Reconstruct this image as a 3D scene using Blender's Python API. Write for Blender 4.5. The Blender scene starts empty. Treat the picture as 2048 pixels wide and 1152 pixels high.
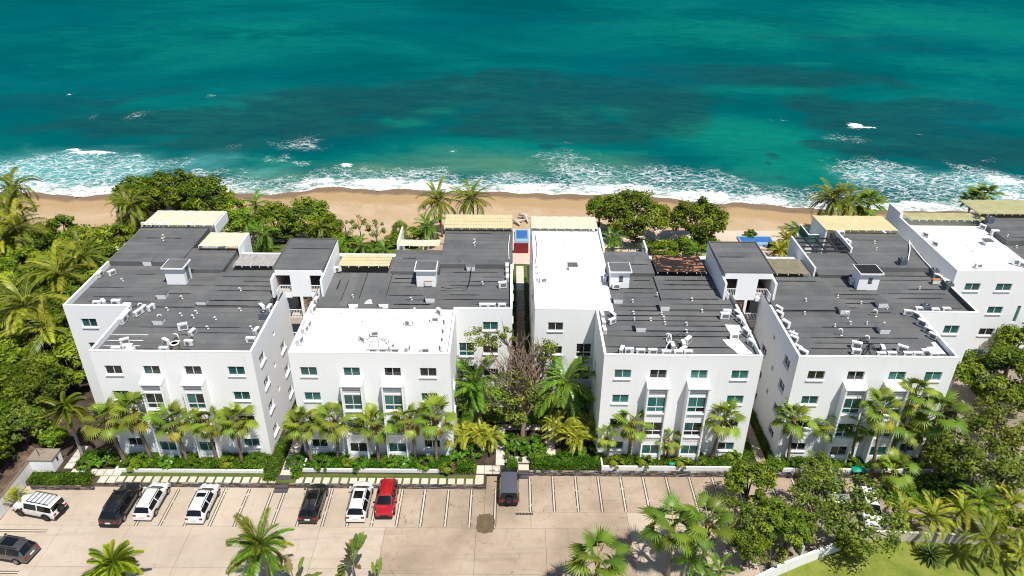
import bpy, math, random
import numpy as np
from mathutils import Vector, Matrix

scene = bpy.context.scene
COL = scene.collection
PI = math.pi
rng = random.Random(7)

# ---------------------------------------------------------------- camera
FPX = 1492.5                                   # focal length in pixels of a 2048 wide picture
TH, PSI, RHO = (math.radians(a) for a in (29.658, 0.1383, 0.5273))
CAM = Vector((0.0, 0.0, 53.05))                # metres; the building ground is z = 0
FW = Vector((math.sin(PSI)*math.cos(TH), math.cos(PSI)*math.cos(TH), -math.sin(TH)))
_rt = Vector((math.cos(PSI), -math.sin(PSI), 0)); _up = _rt.cross(FW)
RT = _rt*math.cos(RHO) + _up*math.sin(RHO); UP = _up*math.cos(RHO) - _rt*math.sin(RHO)
cam = bpy.data.objects.new('camera', bpy.data.cameras.new('camera'))
COL.objects.link(cam); scene.camera = cam
cam.matrix_world = Matrix(((RT.x, UP.x, -FW.x, CAM.x), (RT.y, UP.y, -FW.y, CAM.y), (RT.z, UP.z, -FW.z, CAM.z), (0, 0, 0, 1)))
cam.data.sensor_width = 36.0; cam.data.lens = FPX/2048*36.0
cam.data.clip_start = 0.5; cam.data.clip_end = 9000

# ---------------------------------------------------------------- light
SUN = Vector((0.236, -0.378, 0.895)).normalized()
sun = bpy.data.objects.new('sun', bpy.data.lights.new('sun', 'SUN'))
COL.objects.link(sun)
sun.data.energy = 5.0; sun.data.angle = math.radians(0.5); sun.data.color = (1.0, 0.965, 0.905)
sun.rotation_euler = SUN.to_track_quat('Z', 'Y').to_euler(); sun.location = (60, -90, 160)
world = bpy.data.worlds.new('World'); scene.world = world; world.use_nodes = True
_nt = world.node_tree; _bg = _nt.nodes['Background']
_sky = _nt.nodes.new('ShaderNodeTexSky'); _sky.sky_type = 'NISHITA'; _sky.sun_disc = False
_sky.sun_elevation = math.asin(SUN.z); _sky.sun_rotation = math.atan2(SUN.x, SUN.y)
_sky.air_density = 1.0; _sky.dust_density = 0.6; _sky.ozone_density = 1.2
_nt.links.new(_sky.outputs[0], _bg.inputs[0]); _bg.inputs[1].default_value = 0.09
vs = scene.view_settings
vs.view_transform = 'Standard'; vs.look = 'None'; vs.gamma = 1.0; vs.use_curve_mapping = False
vs.exposure = 0.24

scene.render.engine = 'CYCLES'; scene.render.filter_size = 1.1; scene.cycles.filter_width = 1.1
scene.cycles.max_bounces = 6; scene.cycles.diffuse_bounces = 3; scene.cycles.glossy_bounces = 2
scene.cycles.transmission_bounces = 4; scene.cycles.transparent_max_bounces = 4
scene.cycles.caustics_reflective = False; scene.cycles.caustics_refractive = False

# ---------------------------------------------------------------- points measured on the photograph, set on real surfaces
def at(px, py, z):
    d = FW*FPX + RT*(px-1024) - UP*(py-576)
    return CAM + d*((z-CAM.z)/d.z)
def aty(px, py, Y):
    d = FW*FPX + RT*(px-1024) - UP*(py-576)
    return CAM + d*(Y/d.y)

# ---------------------------------------------------------------- mesh helpers
class MB:
    def __init__(s): s.v = []; s.f = []; s.m = []
    def face(s, pts, m=0):
        n = len(s.v); s.v += [tuple(p) for p in pts]; s.f.append(tuple(range(n, n+len(pts)))); s.m.append(m)
    def hexa(s, p, m=0, skip=()):
        """p: 4 bottom corners counter-clockwise then 4 top corners"""
        n = len(s.v); s.v += [tuple(q) for q in p]
        F = {'b': (3, 2, 1, 0), 't': (4, 5, 6, 7), 's0': (0, 1, 5, 4), 's1': (1, 2, 6, 5), 's2': (2, 3, 7, 6), 's3': (3, 0, 4, 7)}
        for k, q in F.items():
            if k not in skip: s.f.append(tuple(n+i for i in q)); s.m.append(m)
    def box(s, x0, x1, y0, y1, z0, z1, m=0, skip=()):
        s.hexa(((x0, y0, z0), (x1, y0, z0), (x1, y1, z0), (x0, y1, z0), (x0, y0, z1), (x1, y0, z1), (x1, y1, z1), (x0, y1, z1)), m, skip)
    def rbox(s, c, size, rz=0.0, m=0, tilt=None):
        R = Matrix.Rotation(rz, 3, 'Z')
        if tilt is not None: R = R @ tilt
        a, b, h = size[0]/2, size[1]/2, size[2]/2
        q = [Vector(c) + R @ Vector(t) for t in ((-a, -b, -h), (a, -b, -h), (a, b, -h), (-a, b, -h), (-a, -b, h), (a, -b, h), (a, b, h), (-a, b, h))]
        s.hexa(q, m)
    def prism(s, poly, z0, z1, m=0, top=True, bot=False):
        n = len(s.v); k = len(poly)
        s.v += [(p[0], p[1], z0) for p in poly] + [(p[0], p[1], z1) for p in poly]
        for i in range(k):
            j = (i+1) % k; s.f.append((n+i, n+j, n+k+j, n+k+i)); s.m.append(m)
        if top: s.f.append(tuple(n+k+i for i in range(k))); s.m.append(m)
        if bot: s.f.append(tuple(n+k-1-i for i in range(k))); s.m.append(m)
    def tube(s, path, radii, n=6, m=0, cap=True):
        path = [Vector(p) for p in path]
        if not hasattr(radii, '__len__'): radii = [radii]*len(path)
        base = len(s.v); ref = None
        for i, p in enumerate(path):
            t = (path[min(i+1, len(path)-1)] - path[max(i-1, 0)]).normalized()
            if ref is None:
                ref = Vector((1, 0, 0)) if abs(t.x) < 0.8 else Vector((0, 1, 0))
            u = (ref - t*ref.dot(t)).normalized(); w = t.cross(u); ref = u
            for k in range(n):
                a = 2*PI*k/n; s.v.append(tuple(p + (u*math.cos(a) + w*math.sin(a))*radii[i]))
        for i in range(len(path)-1):
            for k in range(n):
                a = base+i*n+k; b = base+i*n+(k+1) % n
                s.f.append((a, b, b+n, a+n)); s.m.append(m)
        if cap:
            s.f.append(tuple(base+(len(path)-1)*n+k for k in range(n))); s.m.append(m)
            s.f.append(tuple(base+n-1-k for k in range(n))); s.m.append(m)
    def cyl(s, c, r, h, n=12, m=0, axis='Z', r2=None):
        c = Vector(c); d = {'X': Vector((1, 0, 0)), 'Y': Vector((0, 1, 0)), 'Z': Vector((0, 0, 1))}[axis]
        s.tube([c, c+d*h], [r, r if r2 is None else r2], n, m)
    def mesh(s, name, mats, smooth=False, off=None):
        me = bpy.data.meshes.new(name)
        v = s.v if off is None else [(a-off[0], b-off[1], c-off[2]) for a, b, c in s.v]
        me.from_pydata(v, [], s.f)
        if not isinstance(mats, (list, tuple)): mats = [mats]
        for q in mats: me.materials.append(q)
        if len(mats) > 1: me.polygons.foreach_set('material_index', s.m)
        if smooth: me.polygons.foreach_set('use_smooth', [True]*len(me.polygons))
        me.update(); return me
    def build(s, name, mats, parent=None, smooth=False, world=True):
        """one mesh object; vertices are world coordinates unless world is False"""
        off = None
        if parent is not None and world:
            off = parent.location if parent.parent is None else parent.location + parent.parent.location
        return link(name, s.mesh(name, mats, smooth, off), parent)

def link(name, data, parent=None, loc=(0, 0, 0), rz=0.0):
    o = bpy.data.objects.new(name, data); COL.objects.link(o)
    o.location = loc
    if rz: o.rotation_euler = (0, 0, rz)
    if parent is not None: o.parent = parent
    return o
def tag(o, label=None, cat=None, group=None, kind=None):
    if label: o['label'] = label
    if cat: o['category'] = cat
    if group: o['group'] = group
    if kind: o['kind'] = kind
    return o
def thing(name, label, cat, loc=(0, 0, 0), rz=0.0, group=None):
    return tag(link(name, None, None, loc, rz), label, cat, group)
def copy_tree(o, parent=None):
    c = o.copy(); COL.objects.link(c)
    if parent is not None: c.parent = parent
    for ch in o.children: copy_tree(ch, c)
    return c
def dup(o, loc, rz, label, scale=1.0, group=None):
    c = copy_tree(o); c.location = loc; c.rotation_euler = (0, 0, rz); c.scale = (scale,)*3
    c['label'] = label
    if group: c['group'] = group
    return c
ORD = ['first', 'second', 'third', 'fourth', 'fifth', 'sixth', 'seventh', 'eighth', 'ninth', 'tenth', 'eleventh', 'twelfth', 'thirteenth', 'fourteenth']

def fast_mesh(name, V, F, mats, mi=None, tint=None, smooth=False):
    """numpy vertices and quads (or triangles) to a mesh"""
    V = np.asarray(V, np.float32); F = np.asarray(F, np.int32); k = F.shape[1]
    me = bpy.data.meshes.new(name)
    me.vertices.add(len(V)); me.vertices.foreach_set('co', V.ravel())
    me.loops.add(F.size); me.loops.foreach_set('vertex_index', F.ravel())
    me.polygons.add(len(F)); me.polygons.foreach_set('loop_start', np.arange(0, F.size, k, dtype=np.int32))
    me.polygons.foreach_set('loop_total', np.full(len(F), k, np.int32))
    if not isinstance(mats, (list, tuple)): mats = [mats]
    for q in mats: me.materials.append(q)
    if mi is not None: me.polygons.foreach_set('material_index', np.asarray(mi, np.int32))
    if smooth: me.polygons.foreach_set('use_smooth', np.ones(len(F), bool))
    me.update(calc_edges=True); me.validate()
    if tint is not None:
        a = me.attributes.new('tint', 'FLOAT', 'POINT'); a.data.foreach_set('value', np.asarray(tint, np.float32))
    return me

# ---------------------------------------------------------------- materials
class NT:
    def __init__(s, name):
        s.mat = bpy.data.materials.new(name); s.mat.use_nodes = True
        s.t = s.mat.node_tree; s.b = s.t.nodes['Principled BSDF']; s.out = s.t.nodes['Material Output']
    def n(s, kind, **kw):
        q = s.t.nodes.new('ShaderNode'+kind)
        for k, v in kw.items():
            if k.startswith('i_'):
                key = k[2:]; q.inputs[int(key) if key.isdigit() else key.replace('_', ' ')].default_value = v
            else: setattr(q, k, v)
        return q
    def l(s, a, b):
        s.t.links.new(a, b); return a
    def coord(s, kind='Object', scale=(1, 1, 1), rot=(0, 0, 0), world=False):
        if world: src = s.n('NewGeometry').outputs['Position']
        else: src = s.n('TexCoord').outputs[kind]
        mp = s.n('Mapping'); mp.inputs['Scale'].default_value = scale; mp.inputs['Rotation'].default_value = rot
        s.l(src, mp.inputs[0]); return mp.outputs[0]
    def noise(s, vec, scale, detail=4, rough=0.6, dist=0.0):
        q = s.n('TexNoise'); q.inputs['Scale'].default_value = scale; q.inputs['Detail'].default_value = detail
        q.inputs['Roughness'].default_value = rough; q.inputs['Distortion'].default_value = dist
        s.l(vec, q.inputs['Vector']); return q.outputs['Fac']
    def ramp(s, fac, stops, interp='LINEAR'):
        q = s.n('ValToRGB'); cr = q.color_ramp; cr.interpolation = interp
        while len(cr.elements) < len(stops): cr.elements.new(0.5)
        for e, (p, c) in zip(cr.elements, stops):
            e.position = p; e.color = (c, c, c, 1) if not hasattr(c, '__len__') else (*c[:3], 1)
        s.l(fac, q.inputs[0]); return q.outputs[0]
    def mix(s, fac, a, b, blend='MIX'):
        q = s.n('MixRGB', blend_type=blend)
        for i, x in enumerate((fac, a, b)):
            if hasattr(x, 'is_linked'): s.l(x, q.inputs[i])
            elif i == 0: q.inputs[0].default_value = x
            else: q.inputs[i].default_value = (*x[:3], 1)
        return q.outputs[0]
    def math(s, op, a, b=0.0, clamp=False):
        q = s.n('Math', operation=op, use_clamp=clamp)
        for i, x in enumerate((a, b)):
            if hasattr(x, 'is_linked'): s.l(x, q.inputs[i])
            else: q.inputs[i].default_value = x
        return q.outputs[0]
    def smooth(s, x, lo, hi):
        q = s.n('MapRange', interpolation_type='SMOOTHSTEP'); s.l(x, q.inputs['Value'])
        for k, v in (('From Min', lo), ('From Max', hi)):
            if hasattr(v, 'is_linked'): s.l(v, q.inputs[k])
            else: q.inputs[k].default_value = v
        return q.outputs['Result']
    def attr(s, name): return s.n('Attribute', attribute_name=name).outputs['Fac']
    def color(s, c):
        if hasattr(c, 'is_linked'): s.l(c, s.b.inputs['Base Color'])
        else: s.b.inputs['Base Color'].default_value = (*c[:3], 1)
    def bump(s, h, strength, dist=0.02):
        q = s.n('Bump'); q.inputs['Strength'].default_value = strength; q.inputs['Distance'].default_value = dist
        s.l(h, q.inputs['Height']); s.l(q.outputs[0], s.b.inputs['Normal'])
    def set(s, rough=0.6, spec=0.3, metal=0.0, coat=0.0):
        s.b.inputs['Roughness'].default_value = rough; s.b.inputs['Specular IOR Level'].default_value = spec
        s.b.inputs['Metallic'].default_value = metal; s.b.inputs['Coat Weight'].default_value = coat
    def rnd(s): return s.n('ObjectInfo').outputs['Random']

def pm(name, c1, c2, scale=3.0, rough=0.7, spec=0.25, bump=0.0, bscale=40, lo=0.35, hi=0.65, metal=0, coat=0, world=False, stretch=(1, 1, 1), var=0.0, detail=5):
    t = NT(name); v = t.coord(scale=stretch, world=world)
    c = t.ramp(t.noise(v, scale, detail), [(lo, c1), (hi, c2)])
    if var:
        g = t.math('MULTIPLY_ADD', t.rnd(), var); g.node.inputs[2].default_value = 1-var/2
        q = t.n('HueSaturation'); t.l(g, q.inputs['Value']); t.l(c, q.inputs['Color']); c = q.outputs[0]
    t.color(c); t.set(rough, spec, metal, coat)
    if bump: t.bump(t.noise(v, bscale, 3), bump)
    return t.mat
def flat(name, c, rough=0.5, spec=0.4, metal=0.0, coat=0.0):
    t = NT(name); t.color(c); t.set(rough, spec, metal, coat); return t.mat

M = {}
def white_stucco(name, base, streak):
    t = NT(name); w = t.coord(world=True)
    st = t.noise(t.coord(world=True, scale=(3.0, 3.0, 0.14)), 1.0, 5, 0.65)     # rain streaks
    bl = t.noise(w, 0.35, 4, 0.6)
    c = t.mix(t.math('MULTIPLY', t.smooth(st, 0.52, 0.78), streak), base, (0.50, 0.49, 0.46))
    c = t.mix(t.math('MULTIPLY', t.smooth(bl, 0.5, 0.8), 0.18), c, (0.66, 0.65, 0.62))
    t.color(c); t.set(0.75, 0.2); t.bump(t.noise(w, 45, 2), 0.12, 0.01); return t.mat
M['stucco'] = white_stucco('white_stucco', (0.80, 0.80, 0.795), 0.17)
M['stained'] = white_stucco('weathered_stucco', (0.74, 0.73, 0.71), 0.75)
def coating():
    t = NT('white_roof_coating'); w = t.coord(world=True)
    a = t.noise(w, 0.22, 6, 0.65, 0.6); b = t.noise(t.coord(world=True, scale=(0.25, 1.2, 1)), 1.1, 5, 0.7)
    c = t.mix(t.math('MULTIPLY', t.smooth(b, 0.54, 0.75), 0.45), (0.80, 0.80, 0.79), (0.60, 0.60, 0.59))
    c = t.mix(t.math('MULTIPLY', t.smooth(a, 0.60, 0.78), 0.55), c, (0.66, 0.58, 0.46))
    t.color(c); t.set(0.6, 0.3); t.bump(t.noise(w, 6, 4), 0.25, 0.02); return t.mat
M['coating'] = coating()
def membrane():
    t = NT('roof_membrane'); w = t.coord(world=True)
    a = t.noise(w, 0.35, 6, 0.62); f = t.noise(w, 22, 3, 0.7)
    c = t.ramp(a, [(0.3, (0.082, 0.084, 0.084)), (0.5, (0.112, 0.113, 0.111)), (0.72, (0.150, 0.148, 0.142))])
    c = t.mix(0.3, c, t.ramp(f, [(0.3, (0.07, 0.07, 0.07)), (0.7, (0.17, 0.17, 0.168))]))
    g = t.math('MULTIPLY_ADD', t.rnd(), 0.22); g.node.inputs[2].default_value = 0.89
    q = t.n('HueSaturation'); t.l(g, q.inputs['Value']); t.l(c, q.inputs['Color'])
    st = t.smooth(t.noise(w, 0.9, 5, 0.7, 1.0), 0.68, 0.8)
    c = t.mix(t.math('MULTIPLY', st, 0.5), q.outputs[0], (0.23, 0.225, 0.21))
    pd = t.smooth(t.noise(w, 0.42, 5, 0.65, 0.8), 0.60, 0.74); c = t.mix(t.math('MULTIPLY', pd, 0.45), c, (0.055, 0.053, 0.05))
    t.color(c); t.set(0.85, 0.2); t.bump(f, 0.3, 0.01); return t.mat
M['membrane'] = membrane()
M['tar'] = pm('tar_seal', (0.010, 0.010, 0.010), (0.022, 0.021, 0.02), 3, 0.6, 0.3)
M['frame'] = flat('window_frame_white', (0.72, 0.73, 0.72), 0.35, 0.4)
M['sill'] = flat('sill_white', (0.82, 0.82, 0.81), 0.6, 0.2)
def glass(name, c1, c2, pleat):
    t = NT(name); v = t.coord(scale=(pleat, 1, 0.6))
    c = t.ramp(t.noise(v, 2.2, 3, 0.6), [(0.36, c1), (0.64, c2)])
    q = t.n('HueSaturation'); g = t.math('MULTIPLY_ADD', t.rnd(), 0.5); g.node.inputs[2].default_value = 0.75
    t.l(g, q.inputs['Value']); t.l(c, q.inputs['Color'])
    t.color(q.outputs[0]); t.set(0.06, 0.5, 0, 0); return t.mat
M['glass_dark'] = glass('tinted_glass_dark_room', (0.006, 0.009, 0.010), (0.020, 0.028, 0.026), 2)
M['glass_teal'] = glass('tinted_glass_over_curtain', (0.010, 0.055, 0.052), (0.028, 0.105, 0.098), 9)
M['glass_pale'] = glass('tinted_glass_over_blind', (0.028, 0.125, 0.115), (0.045, 0.165, 0.15), 1)
M['louver'] = flat('louver_grey', (0.42, 0.42, 0.42), 0.5, 0.3)
M['acwhite'] = pm('painted_sheet_metal', (0.66, 0.66, 0.64), (0.78, 0.78, 0.76), 4, 0.45, 0.4, var=0.12)
M['acdark'] = flat('fan_grille_dark', (0.035, 0.036, 0.038), 0.5, 0.4)
M['acmid'] = flat('grille_grey', (.16, .165, .17), .5, .3)
M['acgrey'] = pm('condenser_grey_blue', (0.08, 0.10, 0.125), (0.13, 0.15, 0.175), 6, 0.5, 0.4, var=0.2)
M['pvc'] = flat('white_pvc', (0.76, 0.75, 0.72), 0.4, 0.4)
M['cable'] = flat('black_cable', (0.012, 0.012, 0.012), 0.5, 0.4)
M['rust'] = pm('rusty_steel', (0.30, 0.10, 0.03), (0.50, 0.24, 0.10), 9, 0.8, 0.2)
M['white'] = flat('white_paint', (0.78, 0.78, 0.77), 0.5, 0.3)
def canopy(name, c1, c2, trans, dirt=0.3):
    t = NT(name); w = t.coord(world=True)
    c = t.ramp(t.noise(w, 0.8, 5, 0.7), [(0.3, c1), (0.7, c2)])
    c = t.mix(t.math('MULTIPLY', t.smooth(t.noise(t.coord(world=True, scale=(2.4, 0.3, 1)), 1.3, 5, 0.7), 0.52, 0.75), dirt), c, tuple(x*0.5 for x in c1))
    t.color(c); t.set(0.45, 0.35)
    if trans:
        tr = t.n('BsdfTranslucent'); t.l(c, tr.inputs[0]); mx = t.n('MixShader'); mx.inputs[0].default_value = trans
        t.l(t.b.outputs[0], mx.inputs[1]); t.l(tr.outputs[0], mx.inputs[2]); t.l(mx.outputs[0], t.out.inputs[0])
    return t.mat
M['can_beige'] = canopy('corrugated_sheet_beige', (0.66, 0.61, 0.44), (0.72, 0.68, 0.52), 0.15, 0.12)
M['can_yellow'] = canopy('corrugated_fibreglass_yellow', (0.62, 0.50, 0.25), (0.72, 0.62, 0.36), 0.12, 0.25)
M['can_green'] = canopy('corrugated_sheet_olive', (0.40, 0.38, 0.17), (0.52, 0.49, 0.26), 0.2, 0.35)
M['can_old'] = canopy('corrugated_sheet_aged', (0.22, 0.19, 0.11), (0.33, 0.29, 0.19), 0.2, 0.6)
M['can_clear'] = canopy('corrugated_sheet_dirty', (0.36, 0.33, 0.29), (0.52, 0.49, 0.46), 0.2, 0.9)
def rustroof():
    t = NT('rusty_tarred_sheet'); w = t.coord(world=True)
    f = t.noise(w, 0.75, 4, 0.6, 2.2); g = t.noise(t.coord(world=True, scale=(0.4, 1.4, 1)), 0.9, 2)
    m = t.math('MULTIPLY', t.smooth(f, 0.5, 0.56), t.smooth(g, 0.45, 0.6))
    c = t.mix(m, (0.022, 0.014, 0.012), (0.36, 0.17, 0.085)); t.color(c); t.set(0.7, 0.25); return t.mat
M['rustroof'] = rustroof()
def stonewall(name, stops):
    t = NT(name); r = t.n('NewGeometry').outputs['Random Per Island']
    c = t.ramp(r, stops, 'CONSTANT'); w = t.coord(world=True)
    c = t.mix(0.45, c, t.mix(1.0, c, t.ramp(t.noise(w, 5, 5, 0.7), [(0.3, 0.35), (0.7, 1.5)]), 'MULTIPLY'))
    t.color(c); t.set(0.85, 0.15); t.bump(t.noise(w, 14, 4), 0.5, 0.02); return t.mat
M['ledge'] = stonewall('ledge_stone', [(0.0, (0.05, 0.045, 0.045)), (0.25, (0.13, 0.12, 0.12)), (0.45, (0.20, 0.14, 0.10)), (0.58, (0.085, 0.08, 0.085)), (0.75, (0.25, 0.235, 0.23)), (0.9, (0.28, 0.18, 0.11))])
M['brick'] = stonewall('rubble_stone', [(0.0, (0.13, 0.08, 0.055)), (0.25, (0.23, 0.15, 0.10)), (0.5, (0.30, 0.24, 0.20)), (0.7, (0.10, 0.075, 0.065)), (0.85, (0.33, 0.19, 0.11))])
M['interior'] = flat('brownish_passage_wall', (0.50, 0.43, 0.36), 0.8, 0.2)  # one even brownish tone for passage walls and landings
M['door'] = flat('dark_wood_door', (0.06, 0.025, 0.018), 0.5, 0.3)
def concrete(name, cols, cracks, rn=0.0):
    t = NT(name); w = t.coord(world=True)
    a = t.noise(w, 0.16, 6, 0.62); b = t.noise(w, 1.3, 5, 0.7); f = t.noise(w, 9, 5, 0.75)
    c = t.ramp(a, [(0.3, cols[0]), (0.5, cols[1]), (0.7, cols[2])])
    c = t.mix(t.math('MULTIPLY', t.smooth(b, 0.5, 0.72), 0.45), c, cols[3])
    c = t.mix(t.math('MULTIPLY', t.smooth(f, 0.58, 0.75), 0.35), c, tuple(x*0.55 for x in cols[0]))
    tm = t.noise(t.coord(world=True, scale=(0.16, 1.5, 1)), 0.8, 5, 0.7); c = t.mix(t.math('MULTIPLY', t.smooth(tm, 0.52, 0.72), 0.30), c, tuple(x*0.62 for x in cols[0]))
    tz = t.noise(t.coord(world=True, scale=(1.8, 0.2, 1)), 0.7, 4, 0.7); c = t.mix(t.math('MULTIPLY', t.smooth(tz, 0.58, 0.72), 0.22), c, tuple(x*0.6 for x in cols[0]))
    if cracks:
        vo = t.n('TexVoronoi', feature='DISTANCE_TO_EDGE'); vo.inputs['Scale'].default_value = 0.16
        nv = t.n('TexNoise'); nv.inputs['Scale'].default_value = 0.8; nv.inputs['Detail'].default_value = 6; t.l(w, nv.inputs['Vector'])
        wv = t.n('VectorMath', operation='MULTIPLY_ADD'); t.l(nv.outputs['Color'], wv.inputs[0]); wv.inputs[1].default_value = (2.6,)*3; t.l(w, wv.inputs[2])
        t.l(wv.outputs[0], vo.inputs['Vector'])
        k = t.math('SUBTRACT', 1.0, t.smooth(vo.outputs['Distance'], 0.0, 0.006))
        c = t.mix(t.math('MULTIPLY', k, t.math('MULTIPLY', t.smooth(b, 0.42, 0.6), cracks)), c, tuple(x*0.4 for x in cols[0]))
        sp = t.smooth(t.noise(w, 0.5, 6, 0.8, 0.8), 0.60, 0.74)
        c = t.mix(t.math('MULTIPLY', sp, 0.5*cracks), c, tuple(x*0.5 for x in cols[0]))
        ol = t.smooth(t.noise(w, 0.95, 3, 0.5), 0.70, 0.78); c = t.mix(t.math('MULTIPLY', ol, 0.55*cracks), c, (0.10, 0.08, 0.06))
    if rn:
        q = t.n('HueSaturation'); g = t.math('MULTIPLY_ADD', t.rnd(), rn); g.node.inputs[2].default_value = 1-rn/2
        t.l(g, q.inputs['Value']); t.l(c, q.inputs['Color']); c = q.outputs[0]
    t.color(c); t.set(0.85, 0.18); t.bump(f, 0.25, 0.01); return t.mat
M['conc_new'] = concrete('pale_concrete', [(0.39, 0.315, 0.24), (0.44, 0.36, 0.28), (0.49, 0.41, 0.325), (0.36, 0.285, 0.215)], 0.3, 0.07)
M['conc_old'] = concrete('old_concrete', [(0.25, 0.19, 0.135), (0.36, 0.28, 0.205), (0.45, 0.36, 0.27), (0.27, 0.205, 0.145)], 0.9, 0.06)
M['driveway'] = concrete('dirt_driveway', [(0.20, 0.165, 0.125), (0.26, 0.215, 0.165), (0.34, 0.285, 0.22), (0.21, 0.17, 0.13)], 0.5)
M['paver'] = concrete('paving_slab', [(0.50, 0.44, 0.35), (0.56, 0.50, 0.41), (0.62, 0.56, 0.47), (0.47, 0.41, 0.33)], 0.0, 0.2)
M['stain'] = pm('wet_stain', (0.10, 0.068, 0.036), (0.15, 0.105, 0.06), 2, 0.5, 0.4)
M['soil'] = pm('soil', (0.035, 0.026, 0.018), (0.085, 0.065, 0.045), 0.8, 0.95, 0.1, 0.4, 8, world=True)
M['earth'] = pm('dry_bank', (0.07, 0.048, 0.032), (0.17, 0.12, 0.085), 1.2, 0.95, 0.1, 0.5, 6, world=True)
def lawn(name, stops, sc):
    t = NT(name); w = t.coord(world=True)
    c = t.ramp(t.noise(w, sc, 6, 0.7), stops); f = t.noise(w, 18, 3, 0.8)
    c = t.mix(0.3, c, t.ramp(f, [(0.3, (0.03, 0.05, 0.008)), (0.7, (0.20, 0.23, 0.06))]))
    t.color(c); t.set(0.9, 0.15); t.bump(f, 0.6, 0.04); return t.mat
M['lawn'] = lawn('lawn_grass', [(0.3, (0.10, 0.145, 0.014)), (0.5, (0.20, 0.235, 0.03)), (0.7, (0.31, 0.30, 0.07))], 0.5)
M['verge'] = lawn('verge_grass', [(0.3, (0.04, 0.07, 0.012)), (0.7, (0.12, 0.14, 0.035))], 1.2)
def sandmat():
    t = NT('beach_sand'); w = t.coord(world=True)
    wet = t.attr('wet'); nz = t.noise(w, 0.35, 5, 0.6); f = t.noise(w, 2.6, 6, 0.75)
    wt = t.smooth(t.math('ADD', wet, t.math('MULTIPLY', t.math('SUBTRACT', nz, 0.5), 0.5)), 0.35, 0.62)
    dk = t.smooth(t.math('ADD', wet, t.math('MULTIPLY', t.math('SUBTRACT', nz, 0.5), 0.25)), 0.78, 0.9)
    dry = t.mix(t.smooth(t.noise(w, 0.12, 5, 0.6, 0.8), 0.4, 0.65), (0.42, 0.295, 0.172), (0.475, 0.355, 0.23))
    dry = t.mix(t.math('MULTIPLY', t.smooth(f, 0.56, 0.72), 0.35), dry, (0.38, 0.28, 0.18))
    c = t.mix(wt, dry, (0.38, 0.255, 0.13)); c = t.mix(dk, c, (0.20, 0.122, 0.062))
    band = t.math('SUBTRACT', 1.0, t.smooth(t.math('ABSOLUTE', t.math('SUBTRACT', t.math('ADD', wet, t.math('MULTIPLY', t.math('SUBTRACT', nz, 0.5), 0.5)), 0.42)), 0.0, 0.09))
    fl = t.math('MULTIPLY', t.smooth(t.noise(w, 1.7, 6, 0.8), 0.56, 0.66), t.math('ADD', t.math('MULTIPLY', band, 0.6), 0.16))
    c = t.mix(fl, c, (0.10, 0.065, 0.035))
    t.color(c); t.set(0.85, 0.2)
    r = t.math('MULTIPLY_ADD', dk, -0.55); r.node.inputs[2].default_value = 0.88; t.l(r, t.b.inputs['Roughness'])
    t.bump(f, 0.45, 0.12); return t.mat
M['sand'] = sandmat()
M['plaza'] = concrete('pink_terrace', [(0.50, 0.38, 0.30), (0.58, 0.45, 0.36), (0.64, 0.52, 0.43), (0.46, 0.36, 0.28)], 0.0)
M['inlay'] = flat('dark_brick_inlay', (.085, .06, .052), .85, .15)
M['pool'] = pm('pool_water_blue', (0.03, 0.11, 0.30), (0.05, 0.16, 0.37), 0.6, 0.08, 0.5, 0.15, 3, world=True)
M['pooltile'] = flat('pale_blue_pool_tile', (0.24, 0.38, 0.52), 0.3, 0.4)
M['cream'] = pm('cream_render_dirty', (0.40, 0.36, 0.28), (0.60, 0.56, 0.47), 1.2, 0.85, 0.15, world=True, stretch=(1, 1, .4))
M['redwall'] = pm('red_painted_wall', (0.16, 0.018, 0.022), (0.22, 0.03, 0.035), 2, 0.7, 0.2)
M['green_tarp'] = flat('green_plastic_tarp', (0.0, 0.30, 0.17), 0.4, 0.4)
M['darkgreen'] = pm('dark_green_netting', (0.012, 0.05, 0.035), (0.02, 0.075, 0.05), 3, 0.8, 0.2)
M['blue'] = flat('blue_paint', (0.02, 0.24, 0.55), 0.4, 0.4)
M['driftwood'] = pm('bleached_driftwood', (0.42, 0.35, 0.30), (0.6, 0.53, 0.48), 4, 0.8, 0.2, 0.4, 12)

def leafmat(name, dark, mid, light, trans=0.18, rough=0.5, spec=0.12, hue=0.035, val=0.45):
    t = NT(name); a = t.attr('tint')
    c = t.ramp(a, [(0.0, dark), (0.5, mid), (1.0, light)])
    q = t.n('HueSaturation')
    h = t.math('MULTIPLY_ADD', t.rnd(), hue); h.node.inputs[2].default_value = 0.5-hue/2; t.l(h, q.inputs['Hue'])
    g = t.math('MULTIPLY_ADD', t.math('FRACT', t.math('MULTIPLY', t.rnd(), 7.31)), val); g.node.inputs[2].default_value = 1-val/2
    t.l(g, q.inputs['Value']); t.l(c, q.inputs['Color']); c = q.outputs[0]
    t.color(c); t.set(rough, spec)
    tr = t.n('BsdfTranslucent')
    tc = t.mix(1.0, c, (1.15, 1.1, 0.5), 'MULTIPLY'); t.l(tc, tr.inputs[0])
    mx = t.n('MixShader'); mx.inputs[0].default_value = trans
    t.l(t.b.outputs[0], mx.inputs[1]); t.l(tr.outputs[0], mx.inputs[2]); t.l(mx.outputs[0], t.out.inputs[0])
    return t.mat
M['leaf_tree'] = leafmat('broad_leaf', (0.045, 0.095, 0.006), (0.15, 0.22, 0.011), (0.31, 0.37, 0.024))
M['leaf_beach'] = leafmat('sea_grape_leaf', (0.030, 0.060, 0.005), (0.10, 0.155, 0.009), (0.24, 0.29, 0.018), hue=0.02)
M['leaf_olive'] = leafmat('olive_leaf', (0.05, 0.075, 0.010), (0.135, 0.175, 0.018), (0.30, 0.33, 0.05))
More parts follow.
